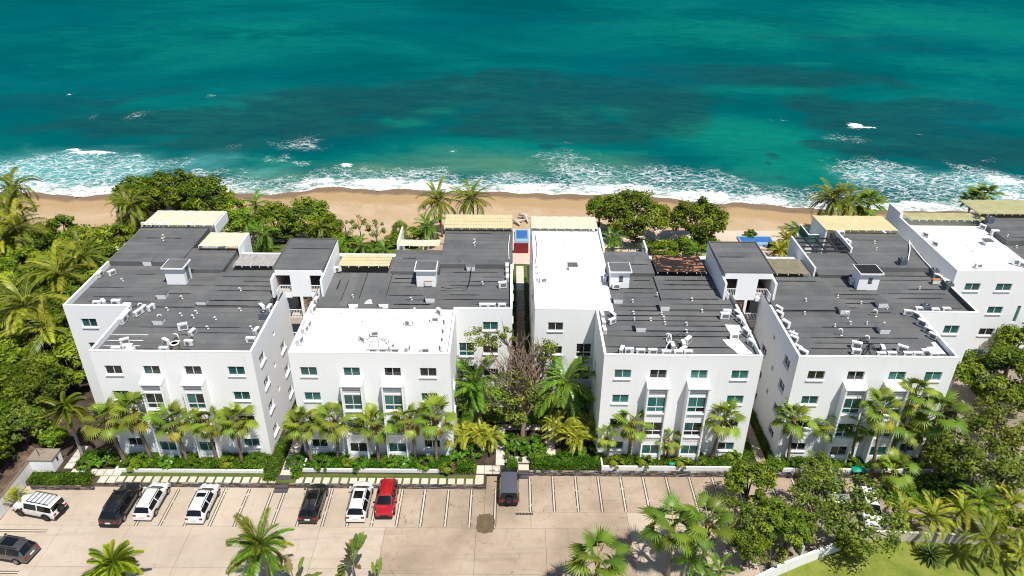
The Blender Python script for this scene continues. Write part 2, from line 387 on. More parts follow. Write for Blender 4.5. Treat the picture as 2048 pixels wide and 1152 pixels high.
M['leaf_fan'] = leafmat('fan_palm_leaf', (0.05, 0.10, 0.008), (0.15, 0.225, 0.018), (0.33, 0.38, 0.055), 0.2, 0.42, 0.3, 0.05, 0.6)
M['leaf_fan_yellow'] = leafmat('fan_palm_leaf_yellowing', (0.16, 0.17, 0.015), (0.33, 0.32, 0.03), (0.50, 0.44, 0.07), 0.25, 0.45, 0.25, 0.05, 0.5)
M['leaf_coco_bright'] = leafmat('coconut_frond_yellow', (0.09, 0.14, 0.008), (0.24, 0.27, 0.018), (0.46, 0.40, 0.04), 0.22, 0.4, 0.25, 0.05, 0.5)
M['leaf_fan_dark'] = leafmat('fan_palm_leaf_dark', (0.035, 0.08, 0.008), (0.105, 0.185, 0.016), (0.24, 0.32, 0.04), 0.25, 0.4, 0.3, 0.04, 0.5)
M['leaf_dead'] = leafmat('dead_palm_leaf', (0.16, 0.10, 0.045), (0.28, 0.18, 0.085), (0.42, 0.29, 0.15), 0.2, 0.8, 0.15)
M['leaf_coco'] = leafmat('coconut_frond', (0.035, 0.07, 0.006), (0.11, 0.155, 0.010), (0.25, 0.25, 0.02), 0.2, 0.4, 0.25, 0.05, 0.6)
M['leaf_royal'] = leafmat('royal_frond', (0.03, 0.085, 0.006), (0.085, 0.19, 0.010), (0.20, 0.32, 0.02), 0.22, 0.32, 0.35)
M['leaf_areca'] = leafmat('areca_frond', (0.08, 0.16, 0.010), (0.22, 0.29, 0.018), (0.52, 0.44, 0.04), 0.25, 0.4, 0.25)
M['leaf_hedge'] = leafmat('hedge_leaf', (0.025, 0.065, 0.004), (0.075, 0.15, 0.008), (0.16, 0.26, 0.016), 0.2, 0.45, 0.15)
M['leaf_fox'] = leafmat('foxtail_frond', (0.08, 0.16, 0.008), (0.20, 0.30, 0.015), (0.36, 0.43, 0.03), 0.22, 0.45, 0.2)
M['leaf_hedge_y'] = leafmat('hedge_leaf_yellow', (0.055, 0.095, 0.006), (0.14, 0.20, 0.010), (0.28, 0.32, 0.025), 0.2, 0.45, 0.15)
M['leaf_banana'] = leafmat('paddle_leaf', (0.05, 0.10, 0.014), (0.10, 0.18, 0.025), (0.20, 0.27, 0.05), 0.25, 0.35, 0.5)
M['leaf_cycad'] = leafmat('cycad_frond', (0.012, 0.035, 0.006), (0.03, 0.075, 0.010), (0.09, 0.13, 0.018), 0.1, 0.5, 0.12)
M['bark'] = pm('tree_bark', (0.06, 0.045, 0.035), (0.15, 0.12, 0.095), 5, 0.9, 0.1, 0.5, 25, stretch=(1, 1, 0.3))
M['bark_pale'] = pm('bare_branch_bark', (0.19, 0.13, 0.09), (0.34, 0.26, 0.20), 4, 0.9, 0.1, 0.4, 20)
M['trunk'] = pm('palm_trunk', (0.13, 0.095, 0.07), (0.26, 0.205, 0.16), 3, 0.9, 0.1, 0.6, 9, stretch=(0.4, 0.4, 3))
M['trunk_grey'] = pm('smooth_palm_trunk', (0.24, 0.215, 0.18), (0.36, 0.33, 0.29), 2, 0.85, 0.15, 0.4, 6, stretch=(0.4, 0.4, 3))
M['crownshaft'] = pm('palm_boot_fibre', (0.13, 0.06, 0.03), (0.27, 0.14, 0.07), 8, 0.9, 0.1, 0.5, 20)
M['petiole'] = flat('palm_petiole', (0.22, 0.24, 0.06), 0.45, 0.4)
# ================================================================ SETTING
def lerp_list(pts, x):
    if x <= pts[0][0]: return pts[0][1]
    for (a, b), (c, d) in zip(pts, pts[1:]):
        if x <= c: return b + (d-b)*(x-a)/(c-a)
    return pts[-1][1]
SEA = -2.5
_sh = [(0, 388), (62, 387), (162, 395), (231, 390), (340, 389), (456, 387), (500, 390), (560, 390), (606, 386), (625, 377), (687, 376), (750, 382), (812, 380), (906, 386), (987, 385),
       (1103, 391), (1212, 391), (1300, 395), (1365, 402), (1415, 411), (1469, 407), (1530, 412), (1584, 418), (1680, 421), (1765, 423), (1897, 425), (2048, 424)]
SHORE = [(-400.0, 133.0)] + [(p.x, p.y) for p in (at(a, b, SEA) for a, b in _sh)] + [(420.0, 124.0)]
def shore(x): return lerp_list(SHORE, x)
def sm(x, a, b):
    t = min(1, max(0, (x-a)/(b-a))); return t*t*(3-2*t)

# ---- ground
def gz(x, y):
    if y > 104:
        yw = shore(x); s = min(1.0, max(0, (y-104)/(113-104)))
        z1 = -1.05*s*s*(3-2*s)
        if y > 113: z1 = -1.05 + (SEA+1.05)*((y-113)/(yw-113)) if y < yw else SEA-0.07*(y-yw)
        return max(z1, -9.0)
    if x < -47.9 and y < 95: return 0.35*sm(-x, 48, 52) + 0.0 if y > 58 else -0.4 + 1.0*sm(-x, 48.2, 52)
    step = 54.02 if x < -2.25 else 55.95
    if x > 44.5 and y < 67 or x > 50.5 and y < 75: return -0.52
    if x < 60 and y < step or y < 50: return -0.56
    return -0.03
def sheet(name, xs, ys, zf, mat, kind='structure', attr=None, smooth=True):
    V = [(x, y, zf(x, y)) for y in ys for x in xs]; n = len(xs)
    F = [(j*n+i, j*n+i+1, (j+1)*n+i+1, (j+1)*n+i) for j in range(len(ys)-1) for i in range(n-1)]
    me = fast_mesh(name, V, F, mat, smooth=smooth)
    if attr:
        a = me.attributes.new(attr[0], 'FLOAT', 'POINT'); a.data.foreach_set('value', np.array([attr[1](x, y) for x, y, z in V], np.float32))
    return tag(link(name, me), kind=kind)
def frange(a, b, s):
    n = max(1, int(round((b-a)/s))); return [a+(b-a)*i/n for i in range(n+1)]
gx = sorted(set([-4000, -1200, -400, -200, -120] + frange(-100, -48.2, 4) + [-48.1, -47.9] + frange(-46, -4, 3) + [-2.3, -2.2] + frange(0, 42, 3) + [44.4, 44.6, 50.4, 50.6, 56] + frange(60, 110, 5) + [200, 500, 1500, 4000]))
gy = sorted(set([-60, 0, 25, 40, 46, 49.9, 50.1, 52, 54.0, 54.05, 55.9, 56.0, 57.9, 58.1, 62, 66.9, 67.1, 70, 74.9, 75.1] + frange(76, 104, 4) + frange(105, 140, 1.5) + [150, 180, 240, 400, 1500, 5200]))
ground = sheet('ground', gx, gy, gz, M['soil'], smooth=False)

def wetness(x, y):
    yw = shore(x); return 1.0 - max(0.0, (yw-y))/16.0
def bz(x, y): return gz(x, y) + 0.05 + 0.05*math.sin(x*0.7+y*0.4)*math.sin(y*0.9-x*0.23)
beach = sheet('beach', frange(-150, 190, 1.7), frange(105.0, 141, 0.9), bz, M['sand'], attr=('wet', wetness))

# ---- sea: real swell, breakers, and what floats in or lies under the water as vertex attributes
def blob_list(L, z=SEA):
    out = []
    for px, py, rx, ry, s in L:
        c = at(px, py, z); e = at(px+rx, py, z); u = at(px, py-ry, z); d = at(px, py+ry, z)
        out.append((c.x, c.y, abs(e.x-c.x), abs(u.y-d.y)/2, s))
    return out
def blobs(L, X, Y, p=1.0):
    r = np.zeros_like(X)
    for cx, cy, rx, ry, s in L:
        q = ((X-cx)/rx)**2 + ((Y-cy)/ry)**2
        r = np.maximum(r, s*np.exp(-(q**p)*0.9))
    return r
_xs = np.array([-4000., -1500., -700., -450., -330.] + frange(-290, 310, 1.5) + [350., 480., 760., 1600., 4000.])
_d = np.array(frange(-3, 42, 0.55) + list(42 + np.cumsum(np.linspace(0.8, 9, 48))) + [330, 420, 560, 800, 1300, 2400, 5000])
SX, SD = np.meshgrid(_xs, _d); YW = np.array([shore(x) for x in _xs]); SY = SD + YW[None, :]*np.clip(1-(SD-20)/60, 0, 1) + 131*np.clip((SD-20)/60, 0, 1)
DENSE = blob_list([(60, 372, 110, 13, .75), (185, 309, 55, 5, 1.0), (150, 303, 22, 3, 1), (270, 316, 22, 3.5, .8), (240, 378, 90, 12, .9), (395, 345, 30, 8, .7),
                   (440, 372, 60, 14, .72), (690, 333, 16, 4.5, 1.1), (372, 301, 6, 3, 1.2), (355, 191, 40, 1.6, .92), (143, 190, 12, 2.6, 1.0), (424, 196, 12, 1.8, .9), (640, 362, 50, 7, 1), (760, 366, 80, 11, 1.0), (850, 372, 80, 13, .95),
                   (1060, 375, 100, 10, .95), (1240, 380, 130, 15, .85), (1400, 392, 90, 16, .9), (1530, 400, 60, 13, .9), (1708, 255, 19, 6, 1.2), (1735, 258, 18, 3, .9), (1560, 241, 48, 2.0, .95), (1390, 116, 55, 1.8, .92),
                   (1840, 411, 100, 9, .9), (2010, 365, 50, 20, .8), (2030, 395, 40, 20, .8), (1130, 330, 12, 5, .5), (1165, 338, 22, 6, .6), (905, 306, 10, 2.0, .9), (600, 372, 40, 8, .75)])
LACE = blob_list([(90, 345, 150, 42, 1.0), (210, 345, 100, 38, .9), (330, 335, 90, 30, .55), (600, 285, 70, 26, .5), (560, 318, 45, 12, .6), (605, 328, 30, 8, .6), (270, 232, 30, 17, .5), (188, 237, 22, 9, .4), (700, 350, 120, 22, .6),
                  (830, 352, 120, 20, .7), (1000, 362, 120, 24, .75), (1130, 325, 85, 36, .55), (1180, 352, 90, 28, .8), (1330, 358, 130, 34, .75), (1440, 375, 110, 28, .8), (1560, 390, 60, 24, .7),
                  (1760, 352, 90, 36, .95), (1860, 372, 120, 34, 1.0), (1990, 372, 90, 44, .9), (1700, 280, 50, 14, .45), (450, 350, 100, 24, .5), (1985, 322, 40, 10, .4), (460, 300, 30, 12, .35), (1690, 330, 40, 12, .5), (1830, 268, 30, 8, .35)])
MILK = blob_list([(90, 345, 190, 52, .95), (240, 340, 120, 40, .8), (400, 330, 110, 38, .55), (520, 345, 90, 26, .45), (455, 318, 40, 16, .5), (1000, 368, 160, 26, .4), (1800, 360, 160, 46, .55), (1980, 378, 120, 44, .75), (1440, 375, 160, 30, .4), (1200, 355, 120, 26, .35), (700, 360, 140, 22, .4)])
REEF = blob_list([(120, 205, 300, 36, .55), (350, 245, 260, 38, .95), (560, 250, 240, 40, .95), (430, 285, 140, 22, .8), (700, 205, 260, 40, .9), (900, 190, 200, 40, .75), (1050, 165, 240, 34, .7), (1080, 225, 160, 48, .9), (1240, 190, 200, 45, .85), (1180, 262, 170, 30, .95), (1330, 240, 110, 36, .9), (1000, 262, 120, 20, .7), (1095, 294, 26, 9, .8),
                  (1480, 150, 220, 26, .75), (1640, 155, 180, 30, .7), (1350, 140, 170, 18, .6), (1690, 75, 220, 14, .45), (1800, 100, 160, 18, .45), (1560, 40, 120, 14, .4), (1650, 215, 100, 30, .75), (1780, 250, 170, 46, .95), (1930, 300, 200, 42, 1.0), (1900, 220, 170, 30, .8), (1730, 300, 80, 26, .8), (1634, 289, 30, 10, 1.0), (1545, 313, 14, 8, .9), (1535, 328, 8, 6, .8), (1558, 355, 16, 6, .7), (1160, 40, 200, 10, .35), (300, 180, 200, 20, .4), (20, 255, 90, 16, .5)])
TURQ = blob_list([(1140, 222, 60, 12, .8), (1230, 218, 60, 14, .7), (870, 222, 50, 9, .8), (800, 244, 55, 10, .85), (920, 205, 70, 9, .6), (1000, 205, 60, 8, .5), (1030, 240, 40, 8, .7), (1160, 248, 50, 12, .6), (400, 70, 380, 60, .45), (150, 120, 200, 40, .35), (1460, 62, 260, 40, .55), (1900, 45, 280, 50, .75), (1700, 70, 80, 10, .7), (1940, 130, 180, 30, .6), (1620, 130, 60, 10, .6), (1500, 180, 240, 14, .6),
                  (1470, 268, 160, 40, .95), (1400, 250, 80, 18, .8), (1000, 310, 260, 40, .85), (1580, 330, 160, 50, .8), (760, 320, 140, 24, .6), (520, 330, 160, 30, .5), (600, 130, 160, 16, .3), (1240, 20, 200, 16, .3)])
SANDY = blob_list([(980, 330, 260, 34, .8), (1250, 330, 120, 30, .55), (760, 340, 160, 20, .8), (560, 355, 160, 24, .7), (440, 345, 60, 20, .5), (1480, 350, 160, 30, .4), (1550, 375, 100, 20, .5), (900, 300, 100, 12, .5), (1210, 360, 120, 18, .7), (820, 345, 90, 12, .6)])
dense = blobs(DENSE, SX, SY, 1.6)
fringe = np.interp(SX, [at(a, 385, SEA).x for a in (0, 300, 400, 560, 640, 900, 1100, 1300, 1500, 1620, 1800, 2048)], [6.5, 6, 5, 3.2, 5.5, 5.5, 4.8, 7.0, 6.5, 4.5, 3.5, 7])
wob = 1 + 0.4*np.sin(SX*0.21) + 0.3*np.sin(SX*0.53+1.3)
dense = np.maximum(dense, 0.84*np.exp(-(np.clip(SD, 0, 99)/(fringe*wob))**2.2) * np.where((SX > at(455, 390, SEA).x) & (SX < at(590, 390, SEA).x), .55, 1.0))
lace = np.maximum(blobs(LACE, SX, SY, 1.2), 0.85*np.exp(-(np.clip(SD-2, 0, 99)/9.0)**2))
milk = np.maximum(blobs(MILK, SX, SY), 0.55*np.exp(-(np.clip(SD, 0, 99)/8.0)**2))
reef = blobs(REEF, SX, SY, 1.3); turq = blobs(TURQ, SX, SY, 1.2)
sandy = np.maximum(blobs(SANDY, SX, SY), 0.9*np.exp(-(np.clip(SD, 0, 99)/7.5)**2))
amp = np.clip(SD/30, 0, 1)*0.10
SZ = SEA + amp*(np.sin(SY*0.36+0.6*np.sin(SX*0.035)+SX*0.02) + 0.6*np.sin(SY*0.23-SX*0.05+1.0) + 0.5*np.sin(SY*0.55+SX*0.11))
SZ += 0.7*blobs(DENSE, SX, SY, 1.0)*np.clip(SD/14-0.4, 0, 1) + 0.10*np.sin(SX*0.9+SY*1.3)*lace*np.clip(SD/5, 0, 1) + np.where(SD < 3, 0.03*np.clip(SD, 0, 3), 0.09)
def seamat():
    t = NT('sea_water'); w = t.coord(world=True)
    st = t.coord(world=True, scale=(0.35, 1.0, 1.0), rot=(0, 0, 0.06))
    n1 = t.noise(t.coord(world=True, scale=(0.6, 1, 1)), 0.016, 6, 0.6, 1.0); n2 = t.noise(t.coord(world=True, scale=(0.7, 1, 1)), 0.075, 8, 0.7, 0.8); n3 = t.noise(st, 0.55, 5, 0.7); n4 = t.noise(st, 2.2, 4, 0.7)
    c = t.ramp(n1, [(0.32, (0.000, 0.064, 0.073)), (0.5, (0.000, 0.090, 0.092)), (0.68, (0.002, 0.125, 0.114))])
    tq = t.smooth(t.math('ADD', t.attr('turq'), t.math('MULTIPLY', t.math('SUBTRACT', n2, 0.5), 1.1)), 0.15, 0.85)
    c = t.mix(t.math('MULTIPLY', tq, 0.9), c, (0.003, 0.160, 0.118))
    rf = t.smooth(t.math('ADD', t.attr('reef'), t.math('MULTIPLY', t.math('SUBTRACT', n2, 0.5), 1.5)), 0.22, 0.72)
    n5 = t.noise(t.coord(world=True, scale=(0.45, 1, 1)), 0.21, 7, 0.72, 0.5)
    c = t.mix(t.math('MULTIPLY', rf, t.math('ADD', 0.34, t.math('MULTIPLY', t.smooth(n5, 0.3, 0.6), 0.45))), c, t.ramp(n5, [(0.35, (0.014, 0.046, 0.046)), (0.65, (0.002, 0.050, 0.062))]))
    bl = t.smooth(t.noise(t.coord(world=True, scale=(0.7, 1, 1)), 0.012, 3, 0.5), 0.45, 0.65); c = t.mix(t.math('MULTIPLY', bl, 0.4), c, (0.0, 0.085, 0.115))
    sd = t.smooth(t.math('ADD', t.attr('sandy'), t.math('MULTIPLY', t.math('SUBTRACT', n2, 0.5), 0.6)), 0.2, 1.05)
    c = t.mix(t.math('MULTIPLY', sd, 0.85), c, (0.085, 0.200, 0.125))
    sh = t.smooth(t.attr('edge'), 0.35, 1.0)
    c = t.mix(t.math('MULTIPLY', sh, 0.9), c, (0.29, 0.235, 0.165))
    mk = t.smooth(t.math('ADD', t.attr('milk'), t.math('MULTIPLY', t.math('SUBTRACT', n2, 0.5), 0.9)), 0.15, 1.0)
    c = t.mix(t.math('MULTIPLY', mk, 0.75), c, (0.11, 0.36, 0.35))
    c = t.mix(t.math('MULTIPLY', t.math('SUBTRACT', t.smooth(n3, 0.3, 0.7), 0.0), 0.25), c, (0.0, 0.040, 0.045))
    # foam: thin lace along the cell edges of a warped pattern, and solid white water
    nv = t.n('TexNoise'); nv.inputs['Scale'].default_value = 0.45; nv.inputs['Detail'].default_value = 5; t.l(w, nv.inputs['Vector'])
    wv = t.n('VectorMath', operation='MULTIPLY_ADD'); t.l(nv.outputs['Color'], wv.inputs[0]); wv.inputs[1].default_value = (3.4,)*3
    t.l(t.coord(world=True, scale=(0.62, 1.0, 1.0)), wv.inputs[2])
    e = []
    for sc in (0.42, 0.95):
        vo = t.n('TexVoronoi', feature='DISTANCE_TO_EDGE'); vo.inputs['Scale'].default_value = sc; t.l(wv.outputs[0], vo.inputs['Vector']); e.append(vo.outputs['Distance'])
    pat = t.noise(w, 0.16, 5, 0.65, 0.6)
    la = t.smooth(t.math('ADD', t.attr('lace'), t.math('MULTIPLY', t.math('SUBTRACT', pat, 0.5), 1.3)), 0.15, 0.9)
    l1 = t.math('SUBTRACT', 1.0, t.smooth(e[0], 0.0, t.math('MULTIPLY_ADD', la, 0.10, False)))
    l2 = t.math('SUBTRACT', 1.0, t.smooth(e[1], 0.0, t.math('MULTIPLY_ADD', la, 0.13, False)))
    for q in (l1, l2):
        mnode = q.node.inputs[1].links[0].from_node.inputs['From Max'].links[0].from_node; mnode.inputs[2].default_value = 0.012
    lf = t.math('MULTIPLY', t.math('MAXIMUM', l1, t.math('MULTIPLY', l2, 0.7)), t.smooth(la, 0.05, 0.45))
    lf = t.math('MULTIPLY', t.math('MULTIPLY', lf, t.smooth(n4, 0.3, 0.65)), t.math('POWER', la, 0.5))
    fn = t.noise(t.coord(world=True, scale=(0.7, 1, 1)), 0.8, 6, 0.7, 0.7)
    fn2 = t.noise(t.coord(world=True, scale=(0.6, 1, 1)), 2.6, 4, 0.7)
    fx = t.math('ADD', fn, t.math('MULTIPLY', t.math('SUBTRACT', fn2, 0.5), 0.45))
    df = t.smooth(t.math('ADD', t.attr('dense'), t.math('MULTIPLY', t.math('SUBTRACT', fx, 0.5), 2.0)), 0.5, 0.95)
    wc = t.math('MULTIPLY', t.smooth(t.noise(t.coord(world=True, scale=(0.5, 1.6, 1)), 0.33, 4, 0.7), 0.765, 0.80), 0.75)
    foam = t.math('MAXIMUM', t.math('MAXIMUM', t.math('MULTIPLY', lf, 0.9), df), wc, True)
    c = t.mix(foam, c, (0.80, 0.80, 0.79)); t.color(c)
    t.set(0.2, 0.0)
    r = t.math('MULTIPLY_ADD', foam, 0.5); r.node.inputs[2].default_value = 0.3; t.l(r, t.b.inputs['Roughness'])
    h = t.math('ADD', t.math('MULTIPLY', n3, 1.0), t.math('MULTIPLY', n4, 0.35)); h = t.math('ADD', h, t.math('MULTIPLY', foam, 0.25))
    t.bump(h, 0.55, 0.45); return t.mat
M['sea'] = seamat()
_n = len(_xs)
_i = (np.arange(len(_d)-1)[:, None]*_n + np.arange(_n-1)[None, :]).ravel()
_me = fast_mesh('sea', np.stack([SX.ravel(), SY.ravel(), SZ.ravel()], 1), np.stack([_i, _i+1, _i+_n+1, _i+_n], 1), M['sea'], smooth=True)
for _k, _a in dict(dense=dense, lace=lace, milk=milk, reef=reef, turq=turq, sandy=sandy, edge=np.exp(-(np.clip(SD, 0, 99)/4.0)**1.5)).items():
    q = _me.attributes.new(_k, 'FLOAT', 'POINT'); q.data.foreach_set('value', _a.ravel().astype(np.float32))
sea = tag(link('sea', _me), kind='structure')

# ---- parking lot: cast slabs with open joints, inlaid bay dividers
PZ = -0.5
lot = tag(link('parking_lot', None, None, (0, 48, PZ)), kind='structure')
def slab(x0, x1, y0, y1, mat, z=PZ, name='concrete_slab', parent=lot):
    b = MB(); b.box(x0+.012, x1-.012, y0+.012, y1-.012, z-0.12, z+rng.uniform(-.004, .004)); b.build(name, mat, parent)
LX = [-49.5, -41.2, -35.0, -29.2, -23.5, -17.4, -11.4]
for a, b in zip(LX, LX[1:]):
    slab(a, b, 44.4, 49.05, M['conc_new']); slab(a, b, 36, 44.4, M['conc_new'])
for a, b in zip([-47.35, -37.2, -32.3, -27.7, -21.9, -17.3, -12.8], [-37.2, -32.3, -27.7, -21.9, -17.3, -12.8, -10.4]): slab(a, b, 49.05, 53.98, M['conc_new'])
for a, b in zip([-10.4, -5.9], [-5.9, -2.3]): slab(a, b, 49.05, 53.98, M['conc_old'])
slab(-2.3, 2.1, 50.9, 55.9, M['conc_old']); slab(-2.3, 2.1, 49.05, 50.9, M['conc_old'])
for a, b in zip([2.1, 6.65, 11.18], [6.65, 11.18, 15.75]): slab(a, b, 51.05, 55.9, M['conc_old'])
for a, b in zip([15.75, 20.4, 25.0, 29.0], [20.4, 25.0, 29.0, 43]): slab(a, b, 51.05, 55.9, M['conc_old'])
for a, b in zip([-11.4, -3.0, 3.4], [-3.0, 3.4, 11.2]):
    slab(a, b, 43.9, 49.05, M['conc_old']); slab(a, b, 36, 43.9, M['conc_old'])
slab(2.1, 11.2, 49.05, 51.05, M['conc_old']); slab(11.2, 22, 43.9, 51.05, M['conc_new']); slab(11.2, 22, 36, 43.9, M['conc_new']); slab(22, 43, 46.9, 51.05, M['driveway'])
def divider(x, y0, y1, gaps=()):
    b = MB(); z = PZ+.006; y = y0
    b.box(x-.06, x+.06, y0, y1, z-.02, z+.004, 0)
    for s in (-1, 1):
        y = y0
        while y < y1-.05:
            e = min(y1, y+rng.uniform(.16, .30))
            if rng.random() > .06: b.box(x+s*.115-.043, x+s*.115+.043, y, e-.015, z-.02, z+.003+rng.uniform(0, .006), 1)
            y = e
    b.build('bay_divider', [M['paver'], M['inlay']], lot)
for x, y0, y1 in [(-36.75, 49, 53.7), (-34.5, 49, 53.7), (-32.3, 49, 53.7), (-30.0, 49, 53.7), (-27.7, 49, 53.87), (-25.4, 49, 53.8), (-23.08, 49, 53.35), (-21.9, 49, 53.35), (-19.63, 49.1, 53.9), (-17.3, 49.1, 53.9), (-15.0, 49.1, 53.9), (-12.75, 49.15, 53.9), (-10.42, 49.2, 53.9),
                  (-8.2, 49.2, 53.9), (-5.9, 49.2, 53.9), (-3.65, 49.15, 53.9), (-1.3, 49.2, 54.0), (2.08, 51.1, 55.6), (4.37, 51.15, 55.85), (6.65, 51.15, 55.85), (8.93, 51.15, 55.85), (11.18, 51.2, 55.85), (13.44, 51.25, 55.85), (15.76, 51.25, 55.85), (18.1, 51.25, 55.85), (20.4, 51.25, 55.85), (22.7, 51.25, 55.85), (26.1, 51.25, 55.85), (28.42, 51.25, 55.85), (30.8, 51.25, 55.85),
                  (6.9, 36.5, 41.0), (9.1, 36.5, 41.0)]:
    divider(x, y0, y1)
def divider_x(y, x0, x1):
    b = MB(); z = PZ+.006; b.box(x0, x1, y-.06, y+.06, z-.02, z+.004, 0)
    for s in (-1, 1):
        x = x0
        while x < x1-.05:
            e = min(x1, x+rng.uniform(.16, .30)); b.box(x, e-.015, y+s*.115-.043, y+s*.115+.043, z-.02, z+.003+rng.uniform(0, .006), 1); x = e
    b.build('bay_divider', [M['paver'], M['inlay']], lot)
p = at(95, 1062, PZ); divider_x(p.y, -47.6, p.x)
p = at(37, 1145, PZ); divider_x(p.y, -48.2, p.x)
p = at(37, 1020, PZ); divider_x(p.y, -47.0, p.x)
# stain and drain
c = at(971, 1047, PZ)
b = MB(); b.face([(c.x+q*math.copysign(abs(math.cos(a))**.55, math.cos(a))*.85, c.y+q*math.copysign(abs(math.sin(a))**.55, math.sin(a))*1.15, PZ+.011) for q, a in [(1+.05*math.sin(i*1.7)+.04*math.sin(i*2.6+1), i*PI/18) for i in range(36)]]); b.build('wet_patch', M['stain'], lot)
c = at(1049, 1028, PZ); b = MB()
for i in range(12): b.box(c.x-.85+i*.14, c.x-.85+i*.14+.11, c.y-.14, c.y+.14, PZ-.01, PZ+.02)
b.build('drain_grate', M['acdark'], lot)

# ---- driveway past the trees on the right, lawn beyond the wall
b = MB(); z = -0.49
poly = [(43.0, 51.2), (43.0, 47.2), (90, 47.2), (90, 74.8), (51.2, 74.8), (50.8, 66.8), (47.0, 60.0), (45.2, 56.0)]
b.face([(x, y, z) for x, y in poly]); tag(b.build('driveway', M['driveway']), kind='structure')
def lawn_sheet():
    ys = frange(30, 48.0, .75); n = 46; V = []
    for y in ys:
        xl = 22.15+2.165*(y-43.33) if y < 46.9 else 29.9+1.7*(y-46.9)
        for i in range(n+1):
            x = xl+(84-xl)*(i/n)**1.3; V.append((x, y, -0.43+0.04*math.sin(x*.5)*math.sin(y*.6)))
    F = [(j*(n+1)+i, j*(n+1)+i+1, (j+1)*(n+1)+i+1, (j+1)*(n+1)+i) for j in range(len(ys)-1) for i in range(n)]
    tag(link('lawn', fast_mesh('lawn', V, F, M['lawn'], smooth=True)), kind='structure')
lawn_sheet()
slab(22, 31, 38, 46.9, M['driveway'], -.515)
lw = sheet('garden_lawn', frange(-41, -14, 1.5), frange(98, 107.5, 1.5), lambda x, y: 0.02, M['verge'])
lw2 = sheet('side_lawn', [0.25, 2.5], frange(68, 100.6, 2), lambda x, y: 0.012, M['verge'])
vg = sheet('grass_verge', frange(-38.6, -2.6, 1.5), [54.15, 54.9, 55.45], lambda x, y: 0.004, M['verge'])
b = MB()
b.face([(-80, 50, .75), (-48.3, 50, .12), (-48.4, 58.5, .16), (-80, 70, .8)]); tag(b.build('dry_bank', M['earth']), kind='structure')

# ---- paths of separate paving slabs
def path_root(name, loc): return tag(link(name, None, None, loc), kind='structure')
def pave(parent, x0, x1, y0, y1, z=0.035, inset=False, mat='paver'):
    b = MB(); b.box(x0, x1, y0, y1, z-.08, z+rng.uniform(-.004, .006))
    if inset:
        cx, cy = (x0+x1)/2, (y0+y1)/2; w, h = (x1-x0)*.17, (y1-y0)*.17; b.box(cx-w, cx+w, cy-h, cy+h, z-.02, z+.014, 1)
    b.build('paving_slab', [M[mat], M['white']] if inset else M[mat], parent)
wk = path_root('walkway', (-20, 54.5, 0))
x = -38.55
while x < -3.0:
    if not -23.2 < x < -21.2: pave(wk, x, x+.66+rng.uniform(-.02, .02), 54.12, 54.88)
    x += .88
for x in (-43.6, -42.75, -41.9, -41.05, -40.2, -39.35): pave(wk, x, x+.8, 54.95+.0*x, 55.85, inset=True)
for x in (-40.35, -39.45): pave(wk, x, x+.8, 53.98, 54.86, inset=True)
for y in (55.92, 56.75, 57.6, 58.45): pave(wk, -44.6, -43.75, y, y+.76, inset=y < 57)
gp = path_root('gap_path', (-22.3, 62, 0))
y = 55.2
while y < 73: pave(gp, -22.75, -21.65, y, y+.72); y += .78
y = 53.3
gs = path_root('stone_steps', (-22.3, 54, 0))
for y0, y1, zt in ((53.30, 53.72, -.36), (53.72, 54.14, -.2), (54.14, 54.56, -.06), (54.56, 55.15, .03)):
    for i in range(5):
        b = MB(); b.box(-22.95+i*.27, -22.95+i*.27+.26, y0, y1-.01, -.56, zt+rng.uniform(-.008, .008)); b.build('step_stone', M['ledge'], gs)
cp = path_root('entrance_path', (1, 60, 0))
for x in (-3.25, -2.45, -1.65): pave(cp, x, x+.76, 55.6, 56.75, inset=True)
y = 56.85
while y < 62: pave(cp, -1.35, -.45, y, y+.85, inset=y < 59); y += .9
for x in (-.4, .45, 1.3, 2.15, 3.0): pave(cp, x, x+.8, 57.2, 58.1, inset=True)
for x in (-1.35, -.4, .55, 1.5, 2.45): pave(cp, x, x+.9, 62.3, 63.2, inset=False)
y = 57.2
while y < 63: pave(cp, 3.85, 4.8, y, y+.85); y += .9
y = 64
while y < 99.5: pave(cp, .85, 1.95, y, y+.88, mat='conc_old' if y < 92 else 'paver'); y += .92
pave(cp, .95, 2.0, 56.15, 56.95)
b = MB(); b.box(-3.3, -2.5, 54.2, 55.4, -.1, .03); b.build('paving_slab', M['paver'], cp)
for i, zt in enumerate((-.33, -.16)):
    for k in range(5):
        b = MB(); b.box(.95+k*.21, .95+k*.21+.2, 55.45+i*.34, 55.78+i*.34, -.56, zt); b.build('step_stone', M['ledge'], cp)
dp = path_root('side_path', (25.9, 60, 0))
y = 55.95
while y < 72: pave(dp, 25.35, 26.35, y, y+.78, mat='conc_old'); y += .83

# ---- stone retaining walls along the bays, white planter walls above them
def stone_wall(x0, x1, y, z0, z1, label, d=.16):
    t = thing('stone_retaining_wall', label, 'wall', ((x0+x1)/2, y, z0))
    b = MB(); b.box(x0, x1, y+.03, y+d, z0-.05, z1-.03); b.build('core', M['ledge'], t)
    b = MB(); z = z0
    while z < z1-.01:
        h = min(rng.choice((.05, .07, .09)), z1-z+.004); x = x0
        while x < x1-.02:
            w = min(rng.uniform(.18, .62), x1-x); b.box(x+.004, x+w-.004, y-rng.uniform(0, .045), y+.05 if z+h < z1-.01 else y+d+.01, z+.003, z+h-.003+rng.uniform(0, .004), 0, ('b',)); x += w
        z += h
    tag(b.build('ledge_stones', M['ledge'], t), kind='stuff')
stone_wall(-46.6, -40.5, 53.5, PZ, .02, 'low stone retaining wall under the clipped hedge beside the white pump house')
stone_wall(-40.5, -22.98, 54.0, PZ, .0, 'ledge stone retaining wall behind the parked cars in front of the leftmost building')
